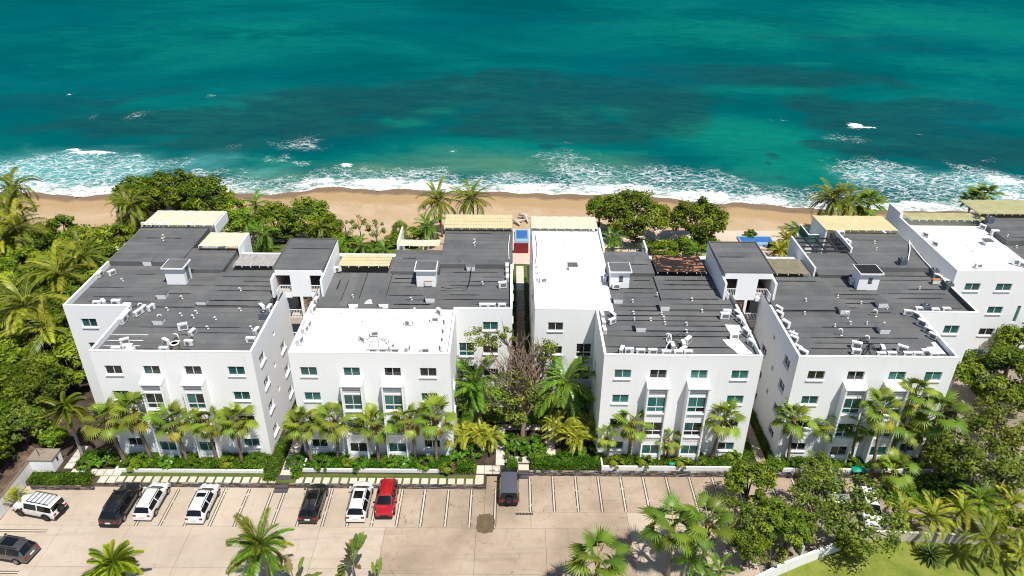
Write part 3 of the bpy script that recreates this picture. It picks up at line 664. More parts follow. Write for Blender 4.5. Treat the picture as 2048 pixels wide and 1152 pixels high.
stone_wall(-21.58, -2.3, 54.0, PZ, .0, 'ledge stone retaining wall along the bays in front of the white roofed building')
stone_wall(-2.25, .9, 55.92, PZ, .05, 'short stone retaining wall in front of the black jeep', .2)
stone_wall(2.05, 24.3, 55.92, PZ, .05, 'ledge stone retaining wall behind the empty bays on the right', .2)
stone_wall(26.5, 43.0, 55.92, PZ, .05, 'ledge stone wall under the rightmost white planter, half hidden by trees', .2)
def planter(x0, x1, y, z1, label, ends=1.6):
    b = MB(); b.box(x0, x1, y, y+.16, -.08, z1)
    for xx in (x0, x1-.16): b.box(xx, xx+.16, y+.163, y+ends, -.08, z1)
    tag(b.build('planter_wall', M['stained']), label, 'planter wall')
planter(-39.2, -24.5, 55.45, .36, 'low white planter wall in front of the leftmost building')
planter(-20.65, -6.25, 55.7, .36, 'low white planter wall in front of the white roofed building')
planter(9.3, 23.3, 56.22, .52, 'low white planter wall behind the empty bays right of the central garden')
planter(27.5, 43.0, 56.15, .45, 'low white planter wall at the rightmost palms with a green tarp on it')

# ---- boundary walls and the pump house
def wall_line(name, pts, h, th, label, cat, mat, cap=None):
    t = thing(name, label, cat, (pts[0][0], pts[0][1], pts[0][2])); b = MB(); c = MB()
    for p, q in zip(pts, pts[1:]):
        p, q = Vector(p), Vector(q); d = (q-p); nrm = Vector((-d.y, d.x, 0)).normalized()*th/2
        b.hexa([p-nrm, q-nrm, q+nrm, p+nrm]+[v+Vector((0, 0, h)) for v in (p-nrm, q-nrm, q+nrm, p+nrm)])
        k = nrm*1.25; c.hexa([v+Vector((0, 0, h+.003)) for v in (p-k, q-k, q+k, p+k)]+[v+Vector((0, 0, h+.06)) for v in (p-k, q-k, q+k, p+k)])
    b.build('wall_face', mat, t); c.build('coping', cap or mat, t); return t
wall_line('boundary_wall', [(-47.9, 38.0, PZ), (-47.45, 50.6, PZ), (-47.5, 55.4, PZ)], 1.75, .18, 'white boundary wall between the parking lot and the bank on the left', 'wall', M['stained'], M['ledge'])
wall_line('boundary_wall', [tuple(at(1500, 1178, -.55)), tuple(at(1560, 1147, -.55)), tuple(at(1679, 1101, -.55))], 1.2, .2, 'white rendered garden wall slanting up from the bottom edge beside the lawn', 'wall', M['stained'])
wall_line('boundary_wall', [tuple(at(1716, 1079, -.55)), tuple(at(1880, 1086, -.55)), tuple(at(2070, 1092, -.55))], 1.15, .2, 'cream garden wall along the back of the lawn behind yellow palms', 'wall', M['cream'])
b = MB(); c = at(1603, 1112, -.5); b.box(c.x-.1, c.x+.1, c.y, c.y+1.3, -.5, .6); tag(b.build('gate_pillar', M['stained']), 'short white gate pillar behind the slanting garden wall', 'pillar')
t = thing('pump_house', 'small white flat roofed pump house at the corner of the boundary wall', 'shed', (-46.4, 56.3, 0))
b = MB(); b.box(-47.5, -45.2, 55.45, 57.05, -.1, 1.42); b.build('wall', M['stucco'], t)
b = MB(); b.box(-47.6, -45.12, 55.38, 57.12, 1.42, 1.53); b.build('roof', M['driveway'], t)
b = MB(); b.box(-45.19, -45.17, 56.2, 56.42, .75, 1.2)
for i in range(5): b.box(-45.168, -45.15, 56.2, 56.42, .77+i*.085, .82+i*.085)
b.build('vent_louver', M['acdark'], t)
b = MB(); b.tube([(-46.6, 56.0, 1.53), (-46.65, 56.0, 2.3), (-46.9, 56.3, 2.35)], .03, 5); b.tube([(-46.65, 56, 2.3), (-46.2, 56.4, 2.1)], .02, 5); b.build('vent_pipe', M['acdark'], t)

# ---- pools, terrace and beach clutter between the buildings and the sand
def pool(name, x0, x1, y0, y1, label):
    t = thing(name, label, 'pool', ((x0+x1)/2, (y0+y1)/2, 0))
    b = MB(); b.box(x0, x1, y0, y0+.9, -.2, .30); b.box(x0, x1, y1-.3, y1, -.2, .36); b.box(x0, x0+.2, y0+.9, y1-.3, -.2, .36); b.box(x1-.2, x1, y0+.9, y1-.3, -.2, .36); b.build('rim', M['pooltile'], t)
    b = MB(); b.box(x0+.2, x1-.2, y0+.9, y1-.3, -.3, .27); b.build('water', M['pool'], t)
pool('swimming_pool', .68, 2.9, 107.9, 112.2, 'narrow blue pool seen in the gap beside the white roofed terrace')
pool('swimming_pool', 37.0, 42.4, 107.3, 110.4, 'blue pool half hidden behind the right stair tower')
pool('swimming_pool', 12.6, 15.9, 108.8, 112.6, 'blue pool at the foot of the big beach tree')
def red_wall(x0, x1, y, label, h=1.5, m='redwall'):
    b = MB(); b.box(x0, x1, y, y+.2, -.1, h); tag(b.build('painted_wall', M[m]), label, 'wall')
red_wall(.45, 2.75, 104.2, 'dark red painted wall below the narrow blue pool', 1.7)
red_wall(41.2, 45.2, 104.6, 'dark red painted wall behind the right stair tower', .9)
red_wall(40.9, 45.9, 106.6, 'dark green netting fence below the half hidden blue pool', 1.1, 'darkgreen')
ter = sheet('beach_terrace', frange(-.2, 48, 2), frange(100.5, 113.5, 1.3), lambda x, y: (-.02 if y < 111.2 else -.18) + .01, M['plaza'])
b = MB()
for p, q, r in (((1022, 441), (1040, 452), .28), ((1038, 432), (1058, 438), .3), ((1030, 447), (1052, 441), .2), ((1046, 430), (1056, 446), .22)):
    a, c = at(*p, -1.1), at(*q, -1.1); b.tube([a+Vector((0, 0, r)), (a+c)/2+Vector((.1, .2, r*1.4)), c+Vector((0, 0, r))], [r*.8, r, r*.6], 7)
tag(b.build('driftwood', M['driftwood'], smooth=True), 'bleached driftwood logs heaped on the sand beside the terrace', 'driftwood')
c = at(132, 497, .3); b = MB(); b.box(c.x-1.1, c.x+1.1, c.y, c.y+.5, -.3, 2.3, 0); b.box(c.x-.75, c.x+.75, c.y-.06, c.y-.003, .0, 1.75, 1)
t = thing('beach_gate', 'weathered grey gateway with a bright blue door at the top of the beach', 'gate', (c.x, c.y, 0))
b.v, b.f, b.m = [], [], []
for xx in (c.x-1.1, c.x+.75): b.box(xx, xx+.35, c.y, c.y+.5, -.3, 2.0)
b.box(c.x-1.2, c.x+1.2, c.y-.05, c.y+.55, 2.003, 2.4); b.build('stone_arch', M['driveway'], t)
b = MB(); b.box(c.x-.74, c.x+.74, c.y+.2, c.y+.26, -.2, 1.99); b.build('door', M['blue'], t)
def tarp(px, py, z, s, label):
    c = at(px, py, z); b = MB(); n = 7
    V = [(c.x+(i/(n-1)-.5)*s*1.6, c.y+(j/(n-1)-.5)*s, z + .32*s*math.exp(-((i-3)**2+(j-3)**2)/6)*(1+.5*math.sin(i*2.1+j*1.7))) for j in range(n) for i in range(n)]
    F = [(j*n+i, j*n+i+1, (j+1)*n+i+1, (j+1)*n+i) for j in range(n-1) for i in range(n-1)]
    tag(link('tarp', fast_mesh('tarp', V, F, M['green_tarp'], smooth=True)), label, 'tarp')
tarp(1718, 939, .5, .85, 'crumpled green tarp on the planter wall below the rightmost palms')
tarp(1005, 838, .5, .7, 'green tarp half hidden under the central garden trees')
tarp(1344, 927, .75, .35, 'small green tag among the planter shrubs right of the central garden')
# ================================================================ BUILDINGS
YF, YB, PT, RZ = 57.96, 66.19, 12.87, 12.3
_wcache = {}
def window_meshes(w, h, style):
    k = (round(w, 2), round(h, 2), style)
    if k in _wcache: return _wcache[k]
    f = MB(); t = .055; d0, d1 = -.03, .05
    f.box(-w/2, w/2, d0, d1, 0, t); f.box(-w/2, w/2, d0, d1, h-t, h)
    f.box(-w/2, -w/2+t, d0, d1, t, h-t); f.box(w/2-t, w/2, d0, d1, t, h-t)
    panes = []
    def pane(x0, x1, z0, z1):
        p = MB(); p.box(x0, x1, .012, .03, z0, z1); panes.append(p)
    if style == 'tall':
        zt = h*.34; f.box(-w/2+t, w/2-t, d0, d1, zt-.045, zt+.045); f.box(-.03, .03, d0, d1, t, zt-.045); f.box(-.03, .03, d0, d1, zt+.045, h-t)
        pane(-w/2+t, -.03, t, zt-.045); pane(.03, w/2-t, t, zt-.045); pane(-w/2+t, -.03, zt+.045, h-t); pane(.03, w/2-t, zt+.045, h-t)
    elif style == 'small':
        pane(-w/2+t, w/2-t, t, h-t)
    else:
        f.box(-.03, .03, d0, d1, t, h-t); pane(-w/2+t, -.03, t, h-t); pane(.03, w/2-t, t, h-t)
    s = MB(); s.box(-w/2-.06, w/2+.06, -.26, .05, -.10, -.004)
    r = (f.mesh('window', M['frame']), [p.mesh('pane', M['glass_dark']) for p in panes], s.mesh('sill', M['sill']))
    _wcache[k] = r; return r
_pm = {}
def window(parent, x, y, z, rz, w, h, kind='dark', style='pair', sill=True):
    fm, ps, sl = window_meshes(w, h, style)
    o = link('window', fm, parent, Vector((x, y, z))-parent.location, rz)
    kinds = kind if isinstance(kind, tuple) else (kind,)*len(ps)
    for i, pm_ in enumerate(ps):
        k = kinds[i % len(kinds)]; key = (pm_.name, k)
        if key not in _pm:
            m2 = pm_.copy(); m2.materials.clear(); m2.materials.append(M['glass_'+k]); _pm[key] = m2
        link('pane', _pm[key], o)
    if sill: link('sill', sl, o)
    return o
def wall_grid(b, org, ud, u0, u1, z0, z1, holes, depth=.17, m=0):
    """a wall face in the plane through org along ud (unit, horizontal), pierced by holes (u0,u1,z0,z1) with reveals"""
    ud = Vector(ud); nin = Vector((-ud.y, ud.x, 0))          # points into the building when ud runs left to right seen from outside
    P = lambda u, z, d=0: Vector((org[0], org[1], 0)) + ud*u + Vector((0, 0, z)) + nin*d
    us = sorted({u0, u1, *[h[0] for h in holes], *[h[1] for h in holes]}); zs = sorted({z0, z1, *[h[2] for h in holes], *[h[3] for h in holes]})
    for a, c in zip(us, us[1:]):
        for e, g in zip(zs, zs[1:]):
            if any(h[0]-1e-6 <= a and c <= h[1]+1e-6 and h[2]-1e-6 <= e and g <= h[3]+1e-6 for h in holes): continue
            b.face((P(a, e), P(c, e), P(c, g), P(a, g)), m)
    for h in holes:
        a, c, e, g = h
        b.face((P(a, e), P(a, g), P(a, g, depth), P(a, e, depth)), m); b.face((P(c, g), P(c, e), P(c, e, depth), P(c, g, depth)), m)
        b.face((P(a, g), P(c, g), P(c, g, depth), P(a, g, depth)), m); b.face((P(c, e), P(a, e), P(a, e, depth), P(c, e, depth)), m)
def pierced(b, root, org, ud, u0, u1, z0, z1, wins, m=0):
    """wins: (u centre, z bottom, w, h, kind, style)"""
    ud = Vector(ud).normalized(); holes = [(u-w/2, u+w/2, z, z+h) for u, z, w, h, *_ in wins]
    wall_grid(b, org, ud, u0, u1, z0, z1, holes, .17, m)
    nin = Vector((-ud.y, ud.x, 0)); rz = math.atan2(ud.y, ud.x)
    for u, z, w, h, kind, style in wins:
        p = Vector((org[0], org[1], 0)) + ud*u + nin*.13
        window(root, p.x, p.y, z, rz, w, h, kind, style, sill=style != 'small')

def roof_patch(root, rect, z, mat, direction='x', pitch=1.0, thick=.5, seams=0, seed=0):
    """a roof deck (part) carrying the single lapped sheets it is covered with (sub-parts) and tar seams"""
    r = random.Random(seed); x0, x1, y0, y1 = rect
    b = MB(); b.box(x0, x1, y0, y1, z-thick, z, 0)
    deck = b.build('roof', M['membrane'] if mat != 'coating' else M['coating'], root)
    if mat == 'coating':
        n = 9; nx = max(3, int((x1-x0)/1.2)); ny = max(3, int((y1-y0)/1.2))
        V = [(x0+.002+(x1-x0-.004)*i/nx-root.location.x, y0+.002+(y1-y0-.004)*j/ny-root.location.y, z+.012+r.uniform(0, .02)) for j in range(ny+1) for i in range(nx+1)]
        F = [(j*(nx+1)+i, j*(nx+1)+i+1, (j+1)*(nx+1)+i+1, (j+1)*(nx+1)+i) for j in range(ny) for i in range(nx)]
        link('roof_coating', fast_mesh('roof_coating', V, F, M['coating'], smooth=True), deck); return deck
    lo, hi = (y0, y1) if direction == 'x' else (x0, x1)
    n = max(1, int(round((hi-lo)/pitch))); st = (hi-lo)/n
    for i in range(n):
        a = lo+i*st; c = a+st
        # sometimes a course is made of two lengths
        L0, L1 = (x0, x1) if direction == 'x' else (y0, y1)
        cuts = [L0, L1] if L1-L0 < 7 or r.random() < .35 else [L0, L0+(L1-L0)*r.uniform(.25, .75), L1]
        for l0, l1 in zip(cuts, cuts[1:]):
            b = MB(); e = .006
            h0, h1 = z+.018+r.uniform(0, .014), z+.008
            if direction == 'x': b.hexa(((l0+e, a, z+.002), (l1-e, a, z+.002), (l1-e, c+.05, z+.002), (l0+e, c+.05, z+.002), (l0+e, a, h0), (l1-e, a, h0), (l1-e, c+.05 if c < hi-.01 else c, h1), (l0+e, c+.05 if c < hi-.01 else c, h1)), 0, ('b',))
            else: b.hexa(((a, l0+e, z+.002), (c, l0+e, z+.002), (c, l1-e, z+.002), (a, l1-e, z+.002), (a, l0+e, h0), (c-.002, l0+e, h1), (c-.002, l1-e, h1), (a, l1-e, h0)), 0, ('b',))
            b.build('membrane_sheet', M['membrane'], deck)
    for k in range(seams):
        i = r.randrange(n); a = lo+i*st; ln = r.uniform(.25, .9)*((x1-x0) if direction == 'x' else (y1-y0)); w = r.uniform(.07, .17)
        s0 = (x0 if direction == 'x' else y0)+r.random()*(((x1-x0) if direction == 'x' else (y1-y0))-ln)
        b = MB(); m = 9; V0 = []; V1 = []
        for j in range(m+1):
            t = s0+ln*j/m; q = w*r.uniform(.55, 1.15)*(0.75 if j in (0, m) else 1)*.8
            V0.append((t, a-q*.7)); V1.append((t, a+q*.5))
        zz = z+.05
        for j in range(m):
            p = [V0[j], V0[j+1], V1[j+1], V1[j]]
            b.face([(u, v, zz) if direction == 'x' else (v, u, zz) for u, v in (p if direction == 'x' else p[::-1])])
        b.build('tar_seam', M['tar'], deck)
    return deck
def canopy_part(root, x0, x1, y0, y1, z0, z1, mat, pitch=.3, battens=False, name='canopy', amp=.035):
    t = MB(); n = max(4, int((x1-x0)/pitch*2)); ny = 3
    for i in range(n+1):
        x = x0+(x1-x0)*i/n; dz = amp if i % 2 else 0
        t.v += [(x, y0+(y1-y0)*j/ny, z0+(z1-z0)*j/ny+dz+.02*math.sin(i*.7+j*2.1)) for j in range(ny+1)]
    for i in range(n):
        for j in range(ny):
            a = i*(ny+1)+j; t.f.append((a, a+ny+1, a+ny+2, a+1)); t.m.append(0)
    cp = t.build(name, M[mat], root)
    f = MB()
    for k in range(max(3, int((x1-x0)/1.0))+1):                                   # rafters below
        x = x0+.05+(x1-x0-.15)*k/max(3, int((x1-x0)/1.0))
        f.hexa([(x, y0-.06, z0-.17), (x+.06, y0-.06, z0-.17), (x+.06, y1+.12, z1-.17), (x, y1+.12, z1-.17), (x, y0-.06, z0-.04), (x+.06, y0-.06, z0-.04), (x+.06, y1+.12, z1-.04), (x, y1+.12, z1-.04)])
    f.build('rafter', M['white'], cp)
    if battens:
        g = MB()
        for k in range(1, 9):
            x = x0+(x1-x0)*k/9; g.hexa([(x, y0, z0+.036), (x+.045, y0, z0+.036), (x+.045, y1, z1+.036), (x, y1, z1+.036)]+[(x, y0, z0+.06), (x+.045, y0, z0+.06), (x+.045, y1, z1+.06), (x, y1, z1+.06)])
        for k in range(0, 5):
            y = y0+(y1-y0-.05)*k/4; zz = z0+(z1-z0)*k/4; g.box(x0, x1, y, y+.045, zz+.062, zz+.085)
        g.build('batten', M['can_beige'], cp)
    return cp

class Bld:
    def __init__(s, name, label, sg, xo, f0, f1):
        s.sg, s.xo, s.f0, s.f1 = sg, xo, f0, f1
        s.root = thing('apartment_building', label, 'building', ((f0+f1)/2, YF, 0))
    def X(s, a, b):
        p, q = s.xo+s.sg*a, s.xo+s.sg*b; return min(p, q), max(p, q)
def build_block(B, cols, rows, kinds, sides, wing_kinds, outer_mat='stucco', seed=1, white_front=False, white_wing=False, dark_par=False, seams=(6, 6, 6)):
    root, sg, xo, f0, f1 = B.root, B.sg, B.xo, B.f0, B.f1
    fin = f1 if sg > 0 else f0                    # inner front corner (stair side)
    fout = f0 if sg > 0 else f1
    w0, w1 = sorted((xo, fout))
    b = MB()
    # front facade
    wins = []
    for ci, cx in enumerate(cols):
        for r_, zb in enumerate((10.15, 7.15, 4.15, 1.2)):
            if ci in (1, 2) and r_ > 0: continue
            wins.append((cx-f0, zb, 1.6, 1.05, kinds[ci][r_] if r_ < len(kinds[ci]) else 'dark', 'pair'))
    pierced(b, root, (f0, YF), (1, 0, 0), 0, f1-f0, -.1, PT, wins)
    # inner side towards the stair gap
    if sg > 0: pierced(b, root, (fin, YF), (0, 1, 0), 0, 12.3, -.1, PT, sides)
    else: pierced(b, root, (fin, 70.26), (0, -1, 0), 0, 12.3, -.1, PT, [(12.3-u, z, w, h, k, st) for u, z, w, h, k, st in sides])
    # notch side and wing front
    ns = [(2.6, 7.2, 1.1, 1.0, 'dark', 'pair'), (2.6, 4.2, 1.1, 1.0, 'dark', 'pair')]
    if sg > 0: pierced(b, root, (fout, YB), (0, -1, 0), 0, YB-YF, -.1, PT, ns)
    else: pierced(b, root, (fout, YF), (0, 1, 0), 0, YB-YF, -.1, PT, ns)
    u1 = 2.2 if sg > 0 else (w1-w0)-2.3
    ut = (w1-w0)-1.0 if sg > 0 else 1.0
    ww = [(u1, 10.2, 1.6, 1.05, wing_kinds[0], 'pair'), (u1, 7.2, 1.6, 1.05, wing_kinds[1], 'pair'), (u1, 4.2, 1.6, 1.05, 'dark', 'pair')]
    ww += [(ut, 6.85, 1.6, 1.75, wing_kinds[2], 'tall'), (ut, 3.85, 1.6, 1.75, 'dark', 'tall'), (ut, 1.0, 1.6, 1.5, 'dark', 'tall')]
    pierced(b, root, (w0, YB), (1, 0, 0), 0, w1-w0, -.1, PT, ww)
    # outer side, terrace end and back
    mo = 1 if outer_mat != 'stucco' else 0
    os_ = [(7.0, 10.2, 1.4, 1.0, 'dark', 'pair'), (14.5, 10.2, 1.4, 1.0, 'dark', 'pair'), (7.0, 7.2, 1.4, 1.0, 'dark', 'pair'), (14.5, 7.2, 1.4, 1.0, 'dark', 'pair')]
    L = 89.5-YB
    if sg > 0: pierced(b, root, (xo, 89.5), (0, -1, 0), 0, L, -.1, PT, [(L-u, z, w, h, k, st) for u, z, w, h, k, st in os_], mo)
    else: pierced(b, root, (xo, YB), (0, 1, 0), 0, L, -.1, PT, os_, mo)
    xi0, xi1 = B.X(0, 8.3); b.face(((xi1, 89.5, -.1), (xi0, 89.5, -.1), (xi0, 89.5, 12.0), (xi1, 89.5, 12.0)))
    xm = xi1 if sg > 0 else xi0
    P = [(xm, 80.5), (xm, 89.5)]
    a0, a1 = B.X(8.3, 21.0)
    b.box(a0, a1, 70.0, 80.4, -.1, 11.9, 0, ('b',)); b.box(min(xi0, xi1)+.01, max(xi0, xi1)-.01, 80.0, 89.48, -.1, 11.95, 0, ('b',))
    b.build('wall', [M['stucco'], M[outer_mat]], root)
    # bays over the two middle columns
    for bi, cx in enumerate(cols[1:3]):
        b = MB(); x0, x1 = cx-1.04, cx+1.04; yf, yi = 56.98, 57.22
        for xx in (x0, x1-.16):
            b.hexa([(xx, yf, .55), (xx+.16, yf, .55), (xx+.16, YF-.003, .55), (xx, YF-.003, .55), (xx, yf, 9.62), (xx+.16, yf, 9.62), (xx+.16, YF-.003, 9.62), (xx, YF-.003, 9.62)])
        b.hexa([(x0-.03, yf-.05, 9.62), (x1+.03, yf-.05, 9.62), (x1+.03, YF-.003, 9.62), (x0-.03, YF-.003, 9.62), (x0-.03, yf-.05, 9.74), (x1+.03, yf-.05, 9.74), (x1+.03, YF-.003, 10.06), (x0-.03, YF-.003, 10.06)])
        xa, xb = x0+.16, x1-.16
        for z0, z1, y in ((9.45, 9.62, yi), (8.48, 8.6, yi), (6.2, 6.62, yi-.02), (5.42, 6.2, yi+.04), (3.1, 3.7, yi-.02), (2.5, 3.1, yi+.04), (.9, 1.28, yi-.02), (.0, .9, yi+.02)):
            b.box(xa, xb, y, YF-.003, z0, z1)
        for z in (6.62, 3.7): b.box(xa, xb, yf+.06, yi-.02, z-.1, z-.004)
        bay = b.build('bay', M['stucco'], root)
        for k, (z0, z1, m) in enumerate(((9.26, 9.45, 'louver'), (9.08, 9.26, 'white'), (8.86, 9.08, 'louver'), (8.6, 8.86, 'white'))):
            g = MB(); g.hexa([(xa, yi-.02, z0), (xb, yi-.02, z0), (xb, yi+.10, z0), (xa, yi+.10, z0), (xa, yi+.05, z1-.01), (xb, yi+.05, z1-.01), (xb, yi+.10, z1-.01), (xa, yi+.10, z1-.01)])
            g.build('louver_panel', M[m], bay)
        kk = kinds[1+bi]
        window(root, cx, yi+.06, 6.68, 0, xb-xa, 1.8, kk[1], 'tall', False); window(root, cx, yi+.06, 3.76, 0, xb-xa, 1.66, kk[2], 'tall', False); window(root, cx, yi+.06, 1.3, 0, xb-xa, 1.2, kk[3], 'pair', False)
    # parapets
    th = .22; b = MB(); e = .001
    cap = MB()
    def par(x0, x1, y0, y1): b.box(x0, x1, y0, y1, RZ-.3, PT-.03, 0, ('b',)); cap.box(x0-.012, x1+.012, y0-.012, y1+.012, PT-.03, PT+.02)
    par(f0+e, f1-e, YF+e, YF+th)
    s0, s1 = sorted((fin-sg*e, fin-sg*th)); par(s0, s1, YF+th+.02, 67.4 if B.sg > 0 else 67.4)
    s0, s1 = sorted((fout+sg*e, fout+sg*th)); par(s0, s1, YF+th+.02, YB-e)
    par(w0+e, w1-e if sg < 0 else w1+th, YB+e, YB+th) if sg > 0 else par(w0-th, w1-e, YB+e, YB+th)
    s0, s1 = sorted((xo+sg*e, xo+sg*th)); par(s0, s1, YB+th+.02, 76.0)
    b.build('parapet', M['stucco'], root); cap.build('parapet_cap', M['sill'], root)
    # dark felt turned up the inner faces
    fl = MB(); h = RZ+.30
    fl.box(f0+th, f1-th, YF+th+.001, YF+th+.012, RZ, h)
    # roofs
    q = lambda a, c: B.X(a, c)
    uf0, uf1 = sorted((abs(f0-xo), abs(f1-xo)))
    x0, x1 = q(uf0+th, uf1-th)
    fm = 'coating' if white_front else 'membrane'
    roof_patch(root, (x0, x1, YF+th, 66.9 if True else 66.3, ), RZ, fm, 'x', 1.0, .5, seams[0], seed)
    wm = 'coating' if white_wing else 'membrane'
    x0, x1 = q(th, 8.3); roof_patch(root, (x0, x1, 66.9, 76.0), RZ, wm, 'x', 1.0, .5, seams[1], seed+1)
    x0, x1 = q(th, uf0+th); roof_patch(root, (x0, x1, YB+th, 66.9), RZ, wm, 'x', .5, .5, 0, seed+9)
    x0, x1 = q(8.3, 13.6); roof_patch(root, (x0, x1, 66.9, 74.4), RZ, 'membrane', 'x', 1.0, .5, seams[1], seed+2)
    x0, x1 = q(13.6, 20.95); roof_patch(root, (x0, x1, 66.9, 74.2), RZ+.24, 'membrane', 'x' if seed != 20 else 'y', 1.0 if seed != 20 else .95, .7, seams[2], seed+3)
    x0, x1 = q(.05, 8.4); roof_patch(root, (x0, x1, 76.0, 85.3), RZ+.55, wm, 'x', 1.0, .9, 1, seed+4)
    x0, x1 = q(8.4, 13.8); roof_patch(root, (x0, x1, 74.4, 79.8), RZ+.42, 'membrane', 'x', 1.0, .9, 1, seed+5)
    x0, x1 = q(13.8, 20.95); roof_patch(root, (x0, x1, 74.2, 79.0), RZ-.1, 'membrane', 'x', 1.0, .5, 2, seed+6)
    if dark_par:
        s0, s1 = sorted((xo+sg*(th+.001), xo+sg*(th+.014))); fl.box(s0, s1, YB+th+.03, 76, RZ, PT-.04)
    fl.build('felt_upstand', M['membrane'], root)
def stair_head(B, u0, u1, roofm='membrane', front=None, side_door=None, y0=71.4, y1=73.5, overhang=.28):
    x0, x1 = B.X(u0, u1); b = MB(); b.box(x0, x1, y0+.28, y1-.1, RZ-.2, 14.36); p = b.build('stair_head', M['stucco'], B.root)
    b = MB(); b.box(x0-.18, x1+.18, y0-.02, y1+.1, 14.36, 14.52); b.build('roof_slab', M['white'], p)
    b = MB(); b.box(x0-.08, x1+.08, y0+.06, y1+.02, 14.52, 14.545); b.build('roof_felt', M[roofm], p)
    if front == 'louver':
        b = MB(); cx = (x0+x1)/2+.1
        for k in range(5): b.box(cx-.22, cx+.22, y0+.25, y0+.279, 13.15+k*.16, 13.24+k*.16)
        b.build('vent_louver', M['acdark'], p)
    if side_door:
        xx = x1+.001 if side_door > 0 else x0-.021
        b = MB(); b.box(xx, xx+.02, y0+.75, y0+1.5, RZ+.05, 14.2); b.build('door', M['louver'] , p)
        b = MB()
        for k in range(8): b.box(xx+(.021 if side_door > 0 else -.012), xx+(.032 if side_door > 0 else -.001), y0+.82, y0+1.42, RZ+.35+k*.2, RZ+.44+k*.2)
        b.build('door_louver', M['acdark'], p)
    return p

# ---- leftmost building
A = Bld('a', 'leftmost white apartment block with a grey felt roof and two beige canopies', 1, -46.4, -39.61, -24.33)
kA = [('dark', 'teal', 'teal', 'dark'), (('teal', 'dark'), ('dark', 'dark'), 'teal', 'teal'), ('dark', ('teal', 'teal', 'pale', 'dark'), 'dark', 'teal'), ('teal', 'teal', 'dark', 'teal')]
sdA = [(2.4, 10.1, 1.5, 1.05, 'dark', 'pair'), (2.4, 7.2, 1.5, 1.05, 'dark', 'pair'), (2.4, 4.2, 1.5, 1.05, 'dark', 'pair'), (2.4, 1.1, 1.5, 1.2, 'dark', 'pair'), (6.6, 10.6, .7, .5, 'pale', 'small'),
       (8.3, 10.3, .8, .8, 'pale', 'small')]
sdA = [(2.3, 10.1, 1.5, 1.05, 'dark', 'pair'), (2.3, 7.2, 1.5, 1.05, 'dark', 'pair'), (2.3, 4.2, 1.5, 1.05, 'dark', 'pair'), (2.3, 1.2, 1.5, 1.05, 'dark', 'pair'),
       (8.4, 7.3, 1.5, 1.05, 'dark', 'pair'), (8.4, 4.3, 1.5, 1.05, 'dark', 'pair'), (8.4, 1.4, 1.5, 1.05, 'dark', 'pair'),
       (5.3, 7.4, .5, .6, 'dark', 'small'), (5.3, 4.4, .5, .6, 'dark', 'small'), (6.5, 10.5, .5, .5, 'pale', 'small')]
build_block(A, (-37.83, -34.2, -30.25, -26.12), 4, kA, sdA, (('teal', 'teal'), 'teal', 'dark'), seed=10, seams=(4, 4, 12))
stair_head(A, 8.55, 10.65, 'membrane', None, 1)
canopy_part(A.root, -46.2, -37.3, 84.9, 89.7, 13.35, 13.2, 'can_beige'); canopy_part(A.root, -37.0, -32.35, 79.0, 83.1, 13.4, 13.25, 'can_beige')
canopy_part(A.root, -31.7, -25.6, 75.1, 78.3, 12.9, 12.8, 'can_clear', .5)
def tw(root, *boxes):
    for q in boxes: b = MB(); b.box(*q); b.build('terrace_wall', M['stucco'], root)
tw(A.root, (-37.32, -37.12, 85.4, 89.6, 11.9, 13.2), (-32.36, -32.16, 79.2, 83.0, 8.5, 13.3))
# ---- white roofed building
Bb = Bld('b', 'second white apartment block from the left, with a bright white front roof', -1, .22, -20.89, -5.64)
kB = [('teal', 'pale', 'teal', 'dark'), ('teal', ('teal', 'teal', 'teal', 'teal'), 'teal', 'dark'), ('dark', ('teal', 'teal', 'pale', 'teal'), 'teal', 'teal'), ('dark', 'teal', 'dark', 'dark')]
build_block(Bb, (-19.22, -15.11, -11.2, -7.8), 4, kB, sdA, ('teal', 'dark', ('teal', 'teal', 'teal', 'dark')), seed=20, white_front=True, seams=(0, 12, 4))
stair_head(Bb, 8.45, 10.55)
canopy_part(Bb.root, -8.4, .2, 84.7, 89.0, 13.35, 13.25, 'can_yellow', .3, True); canopy_part(Bb.root, -19.5, -13.75, 74.5, 77.5, 13.3, 13.2, 'can_yellow', .3, True)
canopy_part(Bb.root, -13.4, -8.6, 80.3, 82.2, 13.0, 12.9, 'can_beige', .8); tw(Bb.root, (-13.6, -13.4, 79.9, 84.5, 8.5, 13.6), (-.1, .2, 85.4, 89, 11.9, 13.2))
# ---- third building
Cc = Bld('c', 'third white apartment block, its left wing roof painted white and a rusty sheet roof behind', 1, 2.57, 8.89, 23.88)
kC = [('pale', 'pale', 'dark', 'teal'), ('dark', ('pale', 'pale', 'pale', 'pale'), ('dark', 'dark', 'teal', 'dark'), ('teal', 'teal')), ('pale', ('teal', 'dark', 'pale', 'pale'), ('dark', 'dark', 'teal', 'dark'), 'teal'), ('pale', 'pale', 'dark', ('dark', 'teal'))]
build_block(Cc, (10.8, 14.2, 18.1, 22.0), 4, kC, sdA, ('dark', 'dark', 'dark'), 'stained', seed=30, white_wing=True, seams=(22, 10, 14))
stair_head(Cc, 8.4, 10.5, 'membrane', 'louver')
canopy_part(Cc.root, 2.55, 10.9, 84.8, 88.7, 13.35, 13.25, 'can_beige')
canopy_part(Cc.root, 16.5, 22.1, 73.9, 78.2, 13.2, 13.1, 'rustroof', .9, amp=.012); tw(Cc.root, (11.0, 11.2, 79.5, 85.3, 9, 13.3), (16.1, 16.3, 79.5, 82.0, 8.5, 13.2))
b = MB()
for k in range(6): x = 11.3+k*.94; b.box(x, x+.06, 80.1, 80.16, 12.2, 12.95)
b.box(11.3, 16.1, 80.08, 80.18, 12.952, 13.03); b.build('terrace_rail', M['acdark'], Cc.root)
